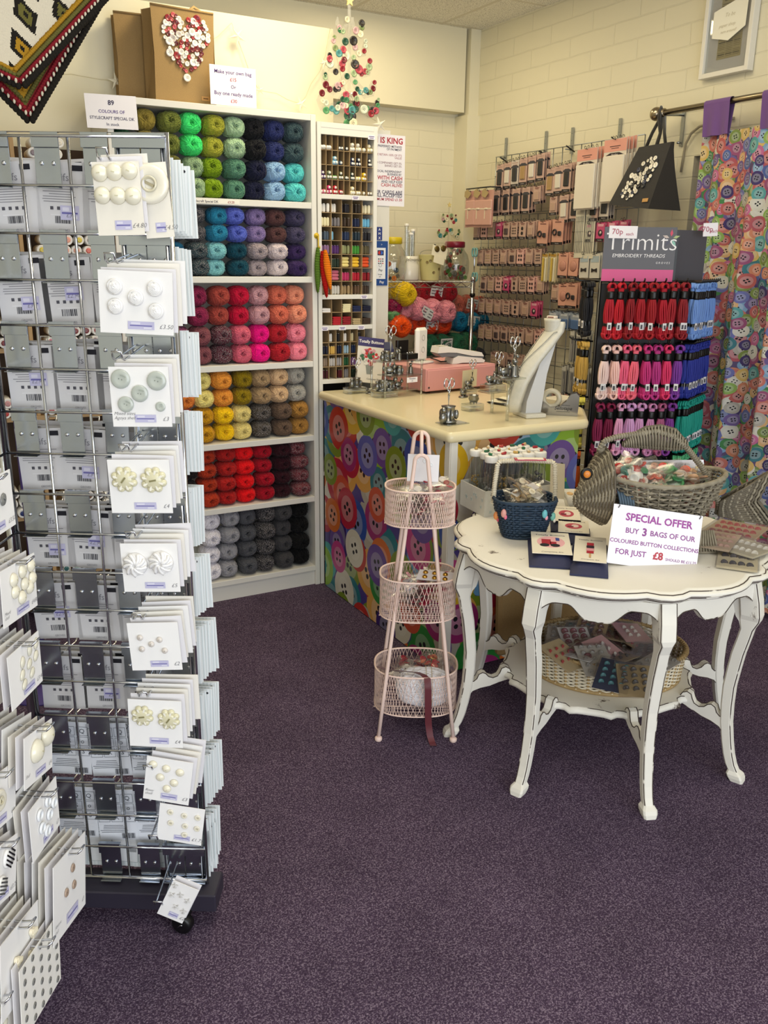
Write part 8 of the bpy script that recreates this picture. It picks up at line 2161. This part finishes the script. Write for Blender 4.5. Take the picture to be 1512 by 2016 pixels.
# button bags in the fish
COLS = [(['d8543c', 'e06a50', 'c84030'], 'coral'), (['f0e4d8', 'e0a890', 'd87858'], 'peach'), (['2a2a30', '44444a', 'c8b890'], 'black'), (['2c7a48', '4a9a5c', 'b8c8a0'], 'green'), (['c8342c', 'd8d0c0', '3a7a50'], 'christmas mix'), (['e8d4c0', 'd8b898', 'c0946c'], 'beige'), (['4a8a7c', '3c5a50', 'e0e0d8'], 'teal')]
for k in range(20):
    f = k/19; px = 1195+200*((k*0.618) % 1); z_ = ZR-.045+.058*(k/19)
    cs_, cn = COLS[(k*3) % 7] if k < 13 else COLS[k % 7]
    x = XM-LX*.62+LX*1.24*((k*.618) % 1); y = jit(.050)
    M4 = fm @ Matrix.Translation((x, y, z_)) @ Matrix.Rotation(jit(1.2), 4, 'Z') @ Matrix.Rotation(.45+jit(.45), 4, 'X') @ Matrix.Rotation(jit(.45), 4, 'Y')
    button_bag('button_bag', .115, .125, .026, M4, cs_, f'clear bag of {cn} buttons, {ORD[k % 16] if k < 16 else ["seventeenth", "eighteenth", "nineteenth", "twentieth"][k-16]} up in the fish basket', 'bags in the fish basket', 14, k, k % 2 == 0, .0150)
a, b, c = fl_(1268, 918, -.03), fl_(1394, 916, -.03), fl_(1272, 958, -.03)
o = MB().use(paper, 'eceaf0').box((0, 0, 0), (.20, .0014, .105)); o.use(col='8a86a0').text('5 for 4', .018, .02, .030, .0010, 'CENTER'); o.text('BUTTON', .016, .02, -.012, .0010, 'CENTER'); o = o.build('folded_notice'); o.matrix_world = fm @ Matrix.Translation((fl_(1332, 950).x, .030, fl_(1332, 945).z)) @ Matrix.Rotation(-.35, 4, 'X'); tag(o, 'white paper notice in clear sleeve standing among the fish basket bags', 'notice')
# special offer sign on two ties
p0 = FC+FN*.158; pn = (FN+Vector((0, 0, .30))).normalized()
a, b, c = (Pp(*q, p0, pn) for q in ((1213, 992), (1388, 1017), (1190, 1107)))
sw, shh = (b-a).length, (a-c).length
so = thing('offer_sign', 'white special offer sign tied to the front of the fish basket', 'sign'); so.matrix_world = frame((b+c)/2, b-a, a-c)
VI = '8a3a8c'
ln = [('SPECIAL OFFER', .175, .02, .255, '9a3a96', .028), ('BUY', .125, -.265, .045, VI, .018), ('3', .180, -.125, .030, VI, .036), ('BAGS OF OUR', .125, .19, .045, VI, .018), ('COLOURED BUTTON COLLECTIONS', .094, .0, -.135, VI, .018), ('FOR JUST', .130, -.25, -.325, VI, .018), ('\u00a38', .175, .055, -.335, RD, .036), ('SHOULD BE \u00a311.25', .066, .315, -.335, VI, .008)]
sign('printed_sheet', Matrix(), sw, shh, [(t, s*shh*1.0, x*sw, z*shh, 'CENTER', c_, bo) for (t, s, x, z, c_, bo) in ln], None, par=so, tint='f3f1f8', glossy=True)
m = MB().use(black)
for x in (-sw*.45, sw*.46): m.tube([(x, -.002, shh*.44), (x+.003, -.004, shh*.48), (x+.004, .012, shh*.53), (x+.002, .03, shh*.55)], .0012, 5)
m.build('tie_strings', so)
# flat sleeves of buttons on the right of the table
def extra(cn, cc, bcol, nx, nz_, r, lab, cs, lift):
    a, b, c = (P(*q, 'z', TZ0+lift) for q in cs); x = (b-a).normalized(); zu = Vector((0, 0, 1)); y = zu.cross(x); w_, h_ = (b-a).length, abs((a-c).dot(y))
    t = thing('carded_buttons', lab, 'button card'); M4 = Matrix((x, y, zu)).transposed().to_4x4(); M4.translation = (b+c)/2; t.matrix_world = M4
    MB().use(paper, cc).box((0, 0, 0), (w_, h_, .0014)).build('backing_card', t)
    for i in range(nx):
        for j in range(nz_):
            o = FB.copy(); COL.objects.link(o); o.parent = t; o.location = ((i-(nx-1)/2)*w_*.84/nx, (j-(nz_-1)/2)*h_*.80/nz_, .0009); o.scale = (r/.01,)*3; o.color = (*lin(bcol), 1)
    MB().use(film).box((0, 0, .004), (w_+.008, h_+.008, .007)).build('clear_sleeve', t)
extra('tan', 'b8a68c', 'b04a48', 6, 3, .0098, 'flat card of eighteen red buttons right of the fish basket', ((1412, 1020), (1508, 1038), (1385, 1050)), .004)
extra('clear', 'c8c2b0', 'e4e0d4', 6, 2, .0100, 'flat sleeve of white ring buttons near the table\'s right edge', ((1436, 1052), (1520, 1075), (1412, 1080)), .012)
extra('cream', 'd6ccb2', '3c3c46', 4, 2, .0105, 'flat card of eight dark buttons at the table\'s front right', ((1405, 1082), (1482, 1092), (1420, 1118)), .004)
extra('pinkish', 'c8b4a0', 'c09a8c', 5, 3, .0085, 'flat sleeve of pinkish buttons beside the fish tail', ((1388, 1042), (1448, 1052), (1384, 1078)), .020)
